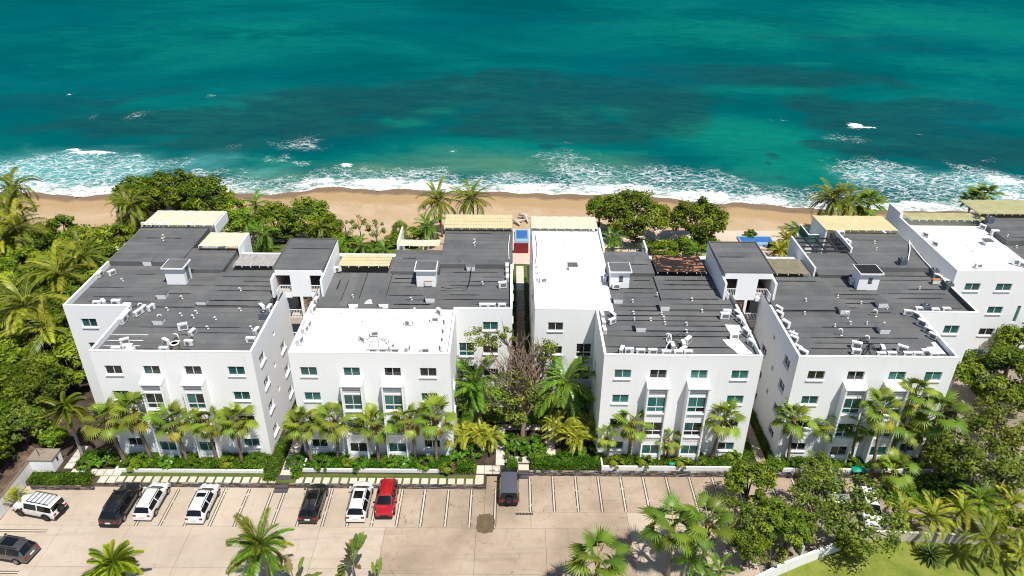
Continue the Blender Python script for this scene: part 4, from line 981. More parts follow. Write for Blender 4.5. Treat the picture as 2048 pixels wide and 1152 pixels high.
# ---- fourth building
Dd = Bld('d', 'fourth white apartment block with a yellow canopy and an open grey pergola frame', -1, 48.73, 27.25, 42.4)
kD = [('dark', 'teal', 'dark', 'dark'), ('dark', ('teal', 'teal', 'teal', 'teal'), 'teal', 'dark'), ('pale', 'teal', 'teal', 'teal'), ('pale', 'teal', 'dark', 'teal')]
build_block(Dd, (29.3, 33.1, 37.05, 40.5), 4, kD, sdA, ('teal', 'dark', 'dark'), seed=40, dark_par=True, seams=(8, 12, 3))
stair_head(Dd, 8.2, 10.45, 'tar', 'louver')
canopy_part(Dd.root, 39.5, 48.6, 84.9, 89.7, 13.4, 13.25, 'can_yellow', .3, False); canopy_part(Dd.root, 30.0, 33.8, 73.9, 77.8, 13.1, 13.0, 'can_old', .25)
tw(Dd.root, (34.6, 34.8, 75.0, 83.4, 8.5, 13.3), (40.6, 40.8, 79.8, 84.8, 11.5, 13.5), (39.5, 39.7, 84.9, 89.6, 8.5, 13.2))
b = MB()
for k in range(5): x = 35.0+k*1.36; b.box(x, x+.14, 79.9, 83.5, 12.85, 13.05)
for k in range(4): y = 79.9+k*1.15; b.box(34.85, 40.55, y, y+.14, 12.86, 13.06) if False else [b.box(35.142+j*1.36, 36.358+j*1.36, y, y+.14, 12.86, 13.04) for j in range(4)]
b.build('pergola_frame', M['acdark'], Dd.root)
b = MB(); b.box(37.9, 39.3, 86.0, 86.06, 11.0, 12.2); b.box(37.9, 37.96, 86.06, 89.0, 11.0, 12.2); b.build('glass_balustrade', M['glass_pale'], Dd.root)
b = MB(); b.box(37.85, 39.35, 85.96, 86.1, 12.2, 12.28); b.box(37.85, 37.99, 86.1, 89.05, 12.2, 12.28); b.box(37.9, 39.4, 86.1, 89.0, 8.5, 10.95); b.build('balcony', M['white'], Dd.root)

# ---- fifth building at the right edge
Ee = thing('apartment_building', 'rightmost white apartment block cut by the frame, weathered white roof and olive canopies', 'building', (60, 75.5, 0))
b = MB(); EX, EY = 51.25, 75.5
we = [(53.65-EX, 10.17, 1.75, 1.0, ('teal', 'teal'), 'pair'), (57.3-EX, 10.17, 1.8, 1.0, ('teal', 'teal'), 'pair'), (57.3-EX, 7.05, 1.75, 1.0, 'teal', 'pair'), (57.25-EX, 4.0, 1.75, 1.0, 'dark', 'pair'), (57.15-EX, .95, 1.75, 1.0, 'pale', 'pair'),
      (60.05-EX, 5.9, .42, 2.3, 'pale', 'small'), (60.0-EX, 2.9, .42, 2.3, 'pale', 'small'), (62.4-EX, 3.05, 2.3, 2.1, 'dark', 'tall'), (62.4-EX, 6.05, 2.3, 2.1, 'dark', 'tall'), (66.5-EX, 7.05, 1.75, 1.0, 'teal', 'pair'), (66.5-EX, 4.05, 1.75, 1.0, 'teal', 'pair'), (62.6-EX, 10.17, 1.75, 1.0, 'teal', 'pair')]
pierced(b, Ee, (EX, EY), (1, 0, 0), 0, 40, -.6, PT, we)
we = [(12.9, 10.85, .9, 1.1, 'teal', 'pair'), (8.6, 10.85, .9, 1.1, 'teal', 'pair'), (4.4, 10.85, .9, 1.1, 'teal', 'pair'), (0, 0, 0, 0, 0, 0)][:3]
pierced(b, Ee, (EX, 91.5), (0, -1, 0), 0, 16.0, -.6, PT, we)
b.box(EX+.01, EX+40, 75.7, 91.5, -.6, 12.2, 0, ('b',)); b.build('wall', M['stucco'], Ee)
b = MB(); b.box(EX+.001, EX+39.9, EY+.001, EY+.2, 12, PT); b.box(EX+.001, EX+.2, EY+.22, 91.4, 12, PT); b.box(EX-.05, EX+.35, 90.2, 93.5, 10, 13.5); b.build('parapet', M['stucco'], Ee)
roof_patch(Ee, (EX+.2, 61.2, EY+.2, 88.6), RZ+.1, 'coating'); roof_patch(Ee, (61.2, 90, EY+.2, 83.0), RZ+.06, 'membrane', 'x', 1.0, .5, 8, 55); roof_patch(Ee, (61.2, 90, 83.0, 91.0), RZ+.75, 'membrane', 'x', 1.0, .9, 1, 56)
canopy_part(Ee, 52.0, 62.0, 88.7, 91.2, 13.2, 13.1, 'can_green', .45); canopy_part(Ee, 61.2, 76, 89.6, 94.6, 13.75, 13.6, 'can_green', .45)

# ---- stair towers bridging the gaps
def tower(x0, x1, pan, gap, label, flip):
    """x0..x1 outside faces, pan = middle panel, gap = the slot between the two buildings below"""
    Y = 70.1; t = thing('stair_tower', label, 'stair tower', ((x0+x1)/2, Y, 0))
    b = MB()
    b.box(pan[0], pan[1], Y, Y+.2, 11.85, 14.47); b.box(x0+.24, x1-.24, Y, Y+.2, 14.473, 15.1)
    b.box(pan[0]-.95, pan[0]-.003, Y-.25, Y+.2, 11.85, 12.3); b.box(pan[1]+.003, pan[1]+.95, Y-.25, Y+.2, 11.85, 12.3)
    for xx in (x0, x1-.235):
        b.hexa([(xx, Y-1.15, 12.35), (xx+.235, Y-1.15, 12.35), (xx+.235, 77.5, 12.35), (xx, 77.5, 12.35), (xx, Y-1.15, 14.55), (xx+.235, Y-1.15, 14.55), (xx+.235, 77.5, 15.1), (xx, 77.5, 15.1)])
    b.box(x0+.24, x1-.24, 77.3, 77.5, 12.35, 15.1)
    b.build('wall', M['stucco'], t)
    b = MB(); b.box(x0+.24, x1-.24, 74.2, 74.3, 11.9, 14.9); b.box(x0+.236, x0+.25, Y+.2, 74.2, 12.3, 15.0); b.box(x1-.25, x1-.236, Y+.2, 74.2, 12.3, 15.0); b.box(x0+.25, x1-.25, Y+.2, 74.2, 12.2, 12.34); b.build('passage_lining', M['interior'], t)
    b = MB(); b.box(pan[0]+.5, pan[1]-.4, 74.15, 74.198, 12.34, 14.4); b.build('door', M['door'], t)
    roof = roof_patch(t, (x0+.06, x1-.06, Y+.05, 77.4), 15.2, 'membrane', 'x', 1.2, .1, 1, int(x0)+200)
    b = MB()
    for r in ((x0, x0+.12, Y+.1, 77.5), (x1-.12, x1, Y+.1, 77.5), (x0+.123, x1-.123, 77.38, 77.5)): b.box(*r, 15.2, 15.33)
    b.build('roof_edge', M['membrane'], t)
    def rail(name, x0, y0, x1, y1, z, h=.9):
        r = MB(); L = math.hypot(x1-x0, y1-y0); n = max(3, int(L/.16)); d = Vector((x1-x0, y1-y0, 0))/L
        for k in range(n+1):
            p = Vector((x0, y0, z))+d*L*k/n; r.rbox(p+Vector((0, 0, h/2)), (.035, .035, h), 0)
        a = math.atan2(d.y, d.x); r.rbox(((x0+x1)/2, (y0+y1)/2, z+h+.032), (L+.06, .07, .06), a); r.rbox(((x0+x1)/2, (y0+y1)/2, z+.1), (L, .03, .05), a)
        r.build(name, M['white'], t)
    rail('balustrade', pan[0]-1.15, Y-.05, pan[0]-.05, Y-.05, 12.34); rail('balustrade', pan[0]-1.15, Y-1.4, pan[0]-1.15, Y-.1, 12.34)
    rail('balustrade', pan[1]+.05, Y-.05, pan[1]+1.1, Y-.05, 12.34); rail('balustrade', pan[1]+1.1, Y-1.4, pan[1]+1.1, Y-.1, 12.34)
    g0, g1 = gap; m = g0+(g1-g0)*.42 if not flip else g1-(g1-g0)*.42
    l0, l1 = (g0, m) if not flip else (m, g1); s0, s1 = (m+.28, g1) if not flip else (g0, m-.28)
    for z in (9.1, 6.1, 3.1):
        b = MB(); b.box(l0, l1, Y+.0, 72.6, z-.75, z); b.build('landing', M['interior'], t); rail('landing_rail', l0+.05, Y+.06, l1-.02, Y+.06, z, 1.0)
        b = MB(); b.box(l0+.35, l1-.15, 72.55, 72.598, z+.0, z+2.1); b.build('door', M['door'], t)
    b = MB(); b.box(l0, l1, 72.6, 72.8, 0, 11.8); b.build('back_wall', M['interior'], t)
    b = MB(); b.box(m-.001 if not flip else m-.28, m+.28 if not flip else m+.001, Y-.05, Y+.4, 0, 11.847); b.build('column', M['stucco'], t)
    # rubble stone panel: single stones
    r = random.Random(int(x0)); b = MB(); b.box(s0, s1, Y+.22, Y+.4, 0, 11.8); core = b.build('stone_panel', M['brick'], t)
    z = 4.5; cnt = 0
    sb = MB()
    while z < 11.75:
        h = r.uniform(.14, .26); x = s0
        while x < s1-.04:
            w = min(r.uniform(.2, .5), s1-x)
            sb.box(x+.01, x+w-.01, Y+.22-r.uniform(.02, .10), Y+.23, z+.01, min(z+h, 11.78)-.01); x += w
        z += h
    tag(sb.build('panel_stones', M['brick'], core), kind='stuff')
tower(-25.45, -19.95, (-23.68, -21.55), (-24.3, -20.92), 'white roofed over stair tower joining the two left buildings', False)
tower(22.75, 28.3, (24.4, 26.62), (23.9, 27.22), 'white roofed over stair tower joining the two right buildings', True)
# ================================================================ ROOF FITTINGS (each stands on a roof: a thing of its own)
def ac_proto(w, d, h, dark=False, n_fans=1):
    t = thing('air_conditioner', 'x', 'air conditioner', (0, 0, 0)); mt = M['acwhite']
    b = MB(); b.box(-w/2, w/2, -d/2, d/2, .07, h); b.box(-w/2-.012, w/2+.012, -d/2-.012, d/2+.012, h, h+.025); b.build('casing', mt, t)
    b = MB(); r = min(h*.36, w/(2.2*n_fans)-.03)
    for k in range(n_fans):
        cx = -w*.12 if n_fans == 1 else -w/4+k*w/2
        b.tube([(cx, -d/2-.001, h*.53), (cx, -d/2-.012, h*.53)], [r, r], 14)
        b.build('fan_grille', M['acmid'], t); b = MB()
    for k in range(5): b.box(w/2+.001, w/2+.008, -d*.35, d*.35, h*.25+k*h*.13, h*.25+k*h*.13+.035)
    b.build('side_louver', M['acmid'], t)
    b = MB(); b.box(-w/2+.08, w/2-.22, d/2+.001, d/2+.008, h*.28, h*.85); b.build('coil_fins', M['acmid'], t)
    b = MB()
    for s in (-1, 1): b.box(s*w*.35-.04, s*w*.35+.04, -d/2-.02, d/2+.02, 0, .069)
    b.build('foot_rail', M['acdark'], t); return t
def sq_proto():
    t = thing('condenser', 'x', 'air conditioner', (0, 0, 0)); b = MB(); w = .43
    b.prism([(-w, -w+.08), (-w+.08, -w), (w-.08, -w), (w, -w+.08), (w, w-.08), (w-.08, w), (-w+.08, w), (-w, w-.08)], .05, .82)
    for k in range(7):
        for s in (-1, 1): b.box(-w+.1, w-.1, s*(w+.006)-.006, s*(w+.006)+.006, .14+k*.09, .17+k*.09); b.box(s*(w+.006)-.006, s*(w+.006)+.006, -w+.1, w-.1, .14+k*.09, .17+k*.09)
    b.build('casing', M['acgrey'], t)
    b = MB(); b.cyl((0, 0, .822), .33, .02, 16, 0); b.build('fan_grille', M['acdark'], t)
    b = MB(); b.box(-w+.01, w-.01, -w+.01, w-.01, 0, .05); b.box(-.12, .12, -.015, .015, .845, .86); b.box(-.015, .015, -.12, .12, .861, .87); b.build('base', M['pvc'], t); return t
def rusty_proto():
    t = thing('air_conditioner', 'x', 'air conditioner', (0, 0, 0)); b = MB(); b.box(-.42, .42, -.18, .18, .07, .6); b.build('casing', M['acwhite'], t)
    b = MB(); b.box(-.45, .45, -.2, .2, .601, .64); b.box(.421, .44, -.19, .19, .07, .6); b.build('rusty_cover', M['rust'], t)
    b = MB(); b.tube([(-.06, -.181, .33), (-.06, -.195, .33)], [.2, .2], 14); b.build('fan_grille', M['acdark'], t); return t
PROTO = {'w': ac_proto(.84, .33, .60), 'W': ac_proto(.92, .37, .74), 'f': ac_proto(.9, .36, .62, n_fans=2), 's': sq_proto(), 'r': rusty_proto()}
used = set()
NOUN = {'w': 'white air conditioner', 'W': 'large white air conditioner', 'f': 'white twin fan air conditioner', 's': 'square dark grey condenser', 'r': 'air conditioner with a rusty orange cover'}
def place_ac(px, py, z, deg, ty, label, group):
    p = at(px, py, z+.33 if ty != 'W' else z+.42); loc = (p.x, p.y, z); rz = math.radians(deg+180)
    if ty not in used:
        used.add(ty); o = PROTO[ty]; o.location = loc; o.rotation_euler = (0, 0, rz); o['label'] = label; o['group'] = group; return o
    return dup(PROTO[ty], loc, rz, label, 1.0, group)
Z0, Z1, Z2 = RZ+.04, RZ+.57, RZ+.28
ROWS = [
 ('behind the wing parapet of the leftmost building', 'from the left', Z0, [(195, 607, 180, 'w'), (207, 604.5, 130, 'w'), (233, 605, 180, 'W'), (255, 611, 170, 'w')]),
 ('inside the left notch parapet of the leftmost building', 'from the back', Z0, [(255, 628, 90, 'w'), (246.5, 638.5, 90, 'W')]),
 ('in the open middle of the leftmost grey roof', 'from the left', Z0, [(275, 625.7, 70, 'w'), (286.4, 617.5, 80, 'w'), (302, 615, 250, 'w')]),
 ('near the front left corner of the leftmost grey roof', 'from the back', Z0, [(249, 682, 30, 'w'), (256, 695, 5, 'W'), (232.5, 699, 0, 'w'), (262, 700.5, 0, 'w')]),
 ('around the drum vent on the leftmost grey roof', 'from the left', Z0, [(328, 699, 0, 'w'), (332, 683, -35, 'w'), (365.7, 652.7, 20, 'W'), (378, 685.5, 175, 'w'), (384.5, 665, 75, 'w')]),
 ('along the right parapet of the leftmost building', 'from the front', Z0, [(502, 680, 0, 'f'), (512.8, 662, 80, 'w'), (539, 616, 80, 'w'), (524, 614, -50, 'w')]),
 ('at the back canopy of the leftmost building', 'from the left', Z1, [(290, 449, 180, 'w'), (308, 449, 180, 'w'), (323, 450, 180, 'w'), (379, 450, 180, 'w')]),
 ('inside the outer parapet of the leftmost building', 'from the left', Z0, [(200, 548, 90, 'w'), (223, 545.6, 60, 'w')]),
 ('along the left parapet of the white front roof', 'from the front', Z0, [(599, 680, 80, 'W'), (610, 658, 80, 'w'), (616, 648.6, 80, 'w'), (625, 618, 80, 'W'), (633, 600.5, 80, 'w')]),
 ('on the middle of the white front roof', 'from the left', Z0, [(724.7, 676.7, -35, 'w'), (748, 666, 10, 'w'), (782, 693, 80, 'w'), (815, 696, 80, 'w'), (817, 644.5, 170, 'w')]),
 ('behind the front parapet of the white front roof', 'from the left', Z0, [(745, 701, 0, 'w'), (764.5, 701, 0, 'w'), (789, 701, 0, 'w'), (849.6, 700, 0, 'w')]),
 ('along the right parapet of the white front roof', 'from the front', Z0, [(883.7, 693, -80, 'w'), (888, 677, -80, 'w'), (889.6, 660, -80, 'w'), (891.6, 640.6, -80, 'w'), (879, 623, -50, 'w'), (869, 637.7, 0, 'w')]),
 ('along the right edge of the second building wing', 'from the back', Z0, [(1014, 533, 90, 'w'), (1014.5, 544, 90, 'w'), (1015, 555.6, 90, 'w'), (1005, 569, 15, 'W')]),
 ('behind the wing parapet of the second building', 'from the left', Z0, [(966.8, 612, 0, 'w'), (983, 612, 0, 'w'), (1004, 612, 0, 'w')]),
 ('beside the left stair tower on the second building', 'from the left', Z2, [(664, 541, 200, 'w'), (675, 538, 200, 'w')]),
 ('inside the left notch parapet of the third building', 'from the back', Z0, [(1204, 630, 95, 'w'), (1206.7, 645, 95, 'w'), (1208.8, 660, 95, 'w'), (1225, 630, -60, 'w'), (1224, 642, 35, 'w')]),
 ('behind the front parapet of the third building', 'from the left', Z0, [(1243.7, 700, 70, 'w'), (1258.5, 701, 180, 'w'), (1281, 703, 0, 'w'), (1305, 703, 0, 'w'), (1331.7, 706, 0, 'w'), (1356, 706, 0, 'w'), (1376, 706, 0, 'w')]),
 ('around the looped hoses on the third building', 'from the left', Z0, [(1345, 692, 90, 'w'), (1366.4, 688, 90, 'w'), (1366, 700, 40, 'w'), (1375.4, 681, 50, 'W')]),
 ('along the right parapet of the third building', 'from the back', Z0, [(1475, 627, -65, 'w'), (1479.7, 639, -65, 'w'), (1492.5, 663.6, -65, 'W'), (1502.6, 685, -65, 'w')]),
 ('beside the white patches on the third building', 'from the back', Z0, [(1454, 624, 180, 'w'), (1449.4, 631, 0, 'W'), (1468, 671.7, 0, 'w')]),
 ('along the outer edge of the white wing roof', 'from the back', Z0, [(1072, 532, 90, 'w'), (1074.4, 545, 90, 'w'), (1074, 556, 90, 'w'), (1086, 559.6, 20, 'w')]),
 ('along the left parapet of the fourth building', 'from the back', Z0, [(1557.6, 618, -60, 'w'), (1559, 628, -60, 'w'), (1571.6, 647.4, -62, 'W'), (1585.7, 670, -45, 'w'), (1587.5, 677, -50, 'w'), (1595, 695.5, -55, 'w'), (1606, 705, -55, 'W')]),
 ('by the black cable bundle on the fourth building', 'from the left', Z0, [(1713.4, 689.6, -25, 'W'), (1712, 703, -10, 'w'), (1765, 697.8, 80, 'w'), (1805, 697.4, -35, 'W')]),
 ('behind the front parapet of the fourth building', 'from the left', Z0, [(1761.5, 709.5, 0, 'w'), (1783, 709, 0, 'w'), (1814.7, 709, 0, 'w'), (1834, 709, 0, 'w'), (1850.8, 704, 0, 'w'), (1867, 710, 0, 'w')]),
 ('along the right notch parapet of the fourth building', 'from the back', Z0, [(1815.5, 625, -15, 'w'), (1832.4, 630, -60, 'w'), (1844.4, 646, -55, 'W'), (1857, 660.5, -55, 'w'), (1866, 671.7, -55, 'w')]),
 ('behind the wing parapet of the fourth building', 'from the left', Z0, [(1838, 619, 0, 'w'), (1869.3, 621.5, 0, 'w'), (1891.8, 620, 0, 'w')]),
 ('along the outer parapet of the fourth building', 'from the back', Z0, [(1875.7, 553.6, -55, 'w'), (1889.4, 562, -55, 'w')]),
 ('beside the open pergola frame', 'from the back', Z1, [(1681.7, 466, 0, 'w'), (1695.6, 484, -70, 'w')]),
 ('on the weathered white roof of the rightmost building', 'from the front', RZ+.13, [(2045.6, 529, -40, 'w'), (2034.6, 524, -30, 'W'), (1957, 531, 10, 'w'), (1871.5, 487, -60, 'w'), (1852, 469, -60, 'w'), (1989.6, 465, 0, 'W'), (1966, 453.5, -60, 'w')]),
]
SQ = {(528, 631.6): Z0}
for where, frm, z, L in ROWS:
    for i, (px, py, deg, ty) in enumerate(L):
        place_ac(px, py, z, deg, ty, '%s, %s %s %s' % (NOUN[ty], ORD[i], frm.replace('the ', ''), where.replace('the ', '')), 'air conditioners '+where)
for px, py, z, where in [(528, 631.6, Z0, 'at the right parapet of the leftmost building'), (1850.8, 617, Z0, 'behind the wing parapet of the fourth building'), (1895.8, 573, Z0, 'nearest the front along the outer parapet of the fourth building'), (1867.7, 546, Z0, 'farthest back along the outer parapet of the fourth building'),
                     (1805, 524, Z1, 'alone on the raised back roof of the fourth building'), (1979, 441, RZ+.8, 'on the back corner of the rightmost roof'), (1952, 442, RZ+.13, 'below the olive canopy at the back of the white rightmost roof')]:
    place_ac(px, py, z, 0, 's', NOUN['s']+' '+where, 'square condensers')
place_ac(857, 566, Z0+.1, 0, 'r', 'air conditioner with a rusty orange cover against the stair head of the second building', 'rusty air conditioners')
place_ac(1871.7, 563, Z0, 0, 'r', 'air conditioner with a rusty orange cover at the outer parapet of the fourth building', 'rusty air conditioners')
place_ac(1232, 572, Z0+.1, 0, 'w', 'white air conditioner in front of the louvered stair head of the third building', 'air conditioners at stair heads')
place_ac(1211, 556, Z0, 70, 'W', 'large white air conditioner left of the stair head of the third building', 'air conditioners at stair heads')
place_ac(1702, 562, Z0+.1, 80, 'w', 'white air conditioner on the left of the black topped stair head', 'air conditioners at stair heads')

# ---- vent pipes
def vent_proto(r, h, hook):
    b = MB()
    if hook: b.tube([(0, 0, 0), (0, 0, h*.62), (-.03, -.0, h*.82), (-.13, -.02, h*.95), (-.27, -.02, h), (-.38, -.02, h*.9), (-.42, -.02, h*.74)], r, 7)
    else: b.tube([(0, 0, 0), (0, 0, h*.75), (-.03, -.03, h*.95), (-.10, -.08, h), (-.16, -.13, h*.84)], [r, r, r*1.1, r*1.15, r*1.1], 7)
    b.tube([(0, 0, 0), (0, 0, .06)], [r*2.2, r*1.4], 8)
    return b.mesh('vent_pipe', M['pvc'], True)
VM = vent_proto(.055, .36, False); VH = vent_proto(.068, .80, True)
VENTS = {'leftmost grey roof': ([(327.5, 471.6, Z1), (326, 478, Z1), (235, 496, Z1), (245, 559, Z0), (364, 594, Z0), (335, 617, Z0), (362.5, 628, Z0), (386.6, 632.5, Z0), (393, 623, Z0), (431, 635.6, Z0), (415.6, 654, Z0), (481, 578, Z2), (481, 618, Z0), (503, 654, Z0)], [(324, 636, Z0), (285, 613, Z0), (357, 676, Z0)]),
         'roofs of the second building': ([(950, 480, Z1), (949, 487.5, Z1), (965.6, 565, Z0), (823, 596.6, Z0), (706, 591, Z2), (830, 617, Z0), (684, 624, Z0), (770, 622.5, Z0), (762.5, 635, Z0), (792, 635, Z0), (828, 635, Z0), (727.5, 640, Z0), (718.7, 653.7, Z0)], []),
         'roofs of the third building': ([(1385, 598, Z2), (1266, 601, Z0), (1268, 624.7, Z0), (1269, 636.6, Z0), (1302, 638, Z0), (1324, 626, Z0), (1329, 635, Z0), (1331, 645, Z0), (1374, 647, Z0), (1374, 661.6, Z0), (1405, 621, Z0), (1315, 586.6, Z2), (1133, 482, Z1), (1132, 490, Z1)], [(1340, 675, Z0)]),
         'roofs of the fourth building': ([(1613, 599, Z2), (1610, 625, Z0), (1670.7, 650, Z0), (1702, 645, Z0), (1734.5, 645, Z0), (1769.7, 647, Z0), (1588.6, 664, Z0), (1723.4, 604.6, Z0), (1775, 614.6, Z0), (1676, 592, Z2), (1750, 484, Z1), (1753, 496.6, Z1), (1840, 575, Z0)], [(1696.5, 631, Z0), (1684, 666, Z0), (1753, 628, Z0), (1737, 680, Z0)]),
         'rightmost roofs': ([(1938.6, 489, RZ+.13), (1947.5, 500, RZ+.13), (2015, 471, RZ+.8), (2034, 493, RZ+.1)], [])}
for where, (sm_, bg) in VENTS.items():
    for i, (px, py, z) in enumerate(sorted(sm_, key=lambda q: -q[1])):
        p = at(px, py, z+.2); tag(link('vent_pipe', VM, None, (p.x, p.y, z), rng.uniform(-.6, .6)), 'small white vent pipe on the %s, %s from the front edge' % (where, ORD[i]), 'vent pipe', 'small vent pipes on the '+where)
    for i, (px, py, z) in enumerate(bg):
        p = at(px, py, z+.3); tag(link('hook_vent', VH, None, (p.x, p.y, z), rng.uniform(-.3, .9)), '%s tall hooked white vent pipe on the %s' % (ORD[i], where), 'vent pipe', 'hooked vent pipes on the '+where)
# ---- roof hatches
def hatch_proto():
    t = thing('roof_hatch', 'x', 'roof hatch'); b = MB(); b.hexa([(-.44, -.40, 0), (.44, -.40, 0), (.44, .40, 0), (-.44, .40, 0), (-.52, -.46, .56), (.50, -.46, .56), (.50, .46, .56), (-.52, .46, .56)]); b.build('curb', M['white'], t)
    b = MB(); b.box(-.62, .53, -.46, .60, .562, .60); b.build('lid', M['membrane'], t); return t
HP = hatch_proto()
HL = [(325, 590, Z0, 'in the middle of the leftmost grey roof'), (405, 604, Z0, 'at the raised step of the leftmost grey roof'), (297, 524, Z0, 'left of the stair head on the leftmost roof'), (318, 641, Z0, 'nearest the front on the leftmost grey roof'),
      (708, 608, Z0, 'left at back edge of white front roof'), (768, 608, Z0, 'right at back edge of white front roof'), (861, 597, Z0, 'in front of the second stair head'), (942, 534, Z0, 'at the raised second roof'),
      (1146, 534, Z0, 'on the white wing roof'), (1236, 599, Z0, 'below the louvered stair head'), (1329, 613, Z0, 'at the corner of the raised third roof'), (1281, 655, Z0, 'nearest the front on the third roof'),
      (1687, 620, Z0, 'left below the black topped stair head'), (1763, 607, Z0, 'right below the black topped stair head'), (1767, 659, Z0, 'nearest the front on the fourth roof'), (1976, 485, RZ+.13, 'on the weathered white rightmost roof')]
for i, (px, py, z, where) in enumerate(HL):
    p = at(px, py, z+.3); lab = 'white roof hatch with a flat lid '+where
    if i == 0: HP.location = (p.x, p.y, z); HP['label'] = lab; HP['group'] = 'roof hatches'
    else: dup(HP, (p.x, p.y, z), rng.uniform(-.05, .05), lab, 1.0, 'roof hatches')
# ---- cables and hoses
def cable(name, pts, z, r, mat, label, sag=.12):
    P = [at(px, py, z) for px, py in pts]; Q = []
    for i in range(len(P)-1):
        a, b_, c, d = P[max(i-1, 0)], P[i], P[i+1], P[min(i+2, len(P)-1)]
        for k in range(5):
            t = k/5; Q.append(.5*((2*b_)+(c-a)*t+(2*a-5*b_+4*c-d)*t*t+(3*b_-a-3*c+d)*t**3))
    Q.append(P[-1]); Q = [q+Vector((0, 0, r+.02+sag*abs(math.sin(i*.9)))) for i, q in enumerate(Q)]
    b = MB(); b.tube(Q, r, 5); return tag(b.build(name, M[mat], smooth=True), label, name)
for k, pts in enumerate([[(1737, 688), (1722, 683), (1720, 680), (1727, 679), (1737, 688)], [(1738, 690), (1730, 700), (1724, 712)], [(1739, 692), (1738, 702), (1742, 711)], [(1740, 690), (1748, 700), (1760, 707)], [(1740, 688), (1746, 693), (1752, 703)], [(1739, 690), (1734, 704), (1727, 711)]]):
    cable('cable', pts, Z0, .035, 'cable', '%s black cable of the bundle on the front of the fourth roof' % ORD[k])
for k, pts in enumerate([[(1340, 672), (1333, 680), (1336, 690), (1342, 682), (1341, 672), (1335, 671)], [(1339, 682), (1334, 694), (1329, 703)], [(1341, 686), (1342, 697), (1343, 706)], [(1346, 694), (1352, 699), (1357, 704)]]):
    cable('hose', pts, Z0, .04, 'pvc', '%s white looped hose on the front of the third roof' % ORD[k], .2)
for k, pts in enumerate([[(1344, 672), (1354, 672), (1363, 670), (1372, 675)], [(1345, 678), (1356, 677), (1368, 679), (1376, 684)], [(1346, 682), (1354, 686), (1358, 693), (1360, 697)]]):
    cable('cable', pts, Z0, .03, 'cable', '%s black cable beside the white looped hoses' % ORD[k])
for k, pts in enumerate([[(757, 681), (742, 686), (737, 697), (733, 703)], [(758, 682), (758, 690), (757, 703)], [(758, 678), (775, 682), (779, 692), (777, 703)], [(757, 677), (742, 675), (735, 681)], [(758, 680), (770, 684), (778, 694)]]):
    cable('cable', pts, Z0, .025, 'cable', '%s thin black cable trailing over the white front roof' % ORD[k])
for k, pts in enumerate([[(286, 610), (276, 612), (264, 617)], [(358, 671), (372, 671), (386, 678), (389, 686)], [(355, 676), (345, 683)]]):
    cable('cable', pts, Z0, .03, 'cable', '%s black cable crossing the leftmost grey roof' % ORD[k])
cable('conduit', [(936, 460), (941, 480), (944, 520), (940, 560), (936, 573), (925, 578), (882, 578)], Z0+.3, .045, 'cable', 'black conduit snaking down the roof of the second building')
cable('hose', [(1817, 482), (1819, 500), (1815, 525)], Z1, .07, 'pvc', 'left white pipe running over the raised fourth roof'); cable('hose', [(1817, 484), (1838, 512), (1861, 537)], Z1, .08, 'pvc', 'right white pipe running along the outer edge of the fourth roof', .05)
cable('conduit', [(1475, 604), (1492, 640), (1508, 672), (1520, 700)], PT+.03, .07, 'cable', 'black conduit along the right parapet of the third building', .03)
cable('conduit', [(1070, 470), (1074, 500), (1070, 530)], Z1, .03, 'cable', 'thin black conduit along the outer edge of the white wing')
cable('conduit', [(1020, 470), (1017, 495), (1018, 520)], Z1, .05, 'pvc', 'white conduit along the outer edge of the second building')
for k, pts in enumerate([[(222, 671), (297, 671)], [(214, 682), (287, 682)], [(206, 693), (281, 693)]]):
    cable('pipe', pts, Z0, .045, 'pvc', '%s straight white pipe lying on the leftmost grey roof' % ORD[k], 0)
c = at(350, 691, Z0+.3); b = MB(); b.tube([(c.x, c.y, Z0), (c.x, c.y, Z0+.55)], [.34, .40], 14, 0, False); b.tube([(c.x, c.y, Z0+.55), (c.x, c.y, Z0+.6), (c.x, c.y, Z0+.6), (c.x, c.y, Z0+.5)], [.44, .44, .28, .26], 14, 1, False); b.face([(c.x+.27*math.cos(a), c.y+.27*math.sin(a), Z0+.5) for a in [i*PI/6 for i in range(12)]], 2)
tag(b.build('drum_vent', [M['driveway'], M['pvc'], M['acdark']]), 'open drum shaped vent near the front edge of the leftmost grey roof', 'vent')
# ---- white repair patches (painted coating on the felt)
def patch(parent, pts, z, label=None, mat='coating'):
    P = [at(x, y, z) for x, y in pts][::-1]; b = MB(); b.face([tuple(p) for p in P]); b.v = b.v
    n = Vector((0, 0, 1)); o = b.build('coating_patch', M[mat], parent)
    if o.data.polygons[0].normal.z < 0: o.data.flip_normals()
    return o
patch(Cc.root, [(1450, 649), (1478, 650), (1487, 667), (1470, 670), (1462, 669), (1456, 660)], Z0+.03); patch(Cc.root, [(1445, 679), (1478, 679), (1488, 690), (1496, 699), (1506, 707), (1476, 708), (1468, 700), (1455, 691)], Z0+.03)
patch(Cc.root, [(1190, 541), (1200, 570), (1207, 574), (1216, 580), (1224, 597), (1221, 611), (1209, 622), (1196, 622), (1192, 600)], Z0+.03)
patch(Dd.root, [(1852, 694), (1868, 693), (1862, 685), (1870, 684), (1892, 708), (1876, 708)], Z0+.03)
patch(Bb.root, [(728, 607), (735, 600), (742, 598), (745, 608)], RZ+.31)
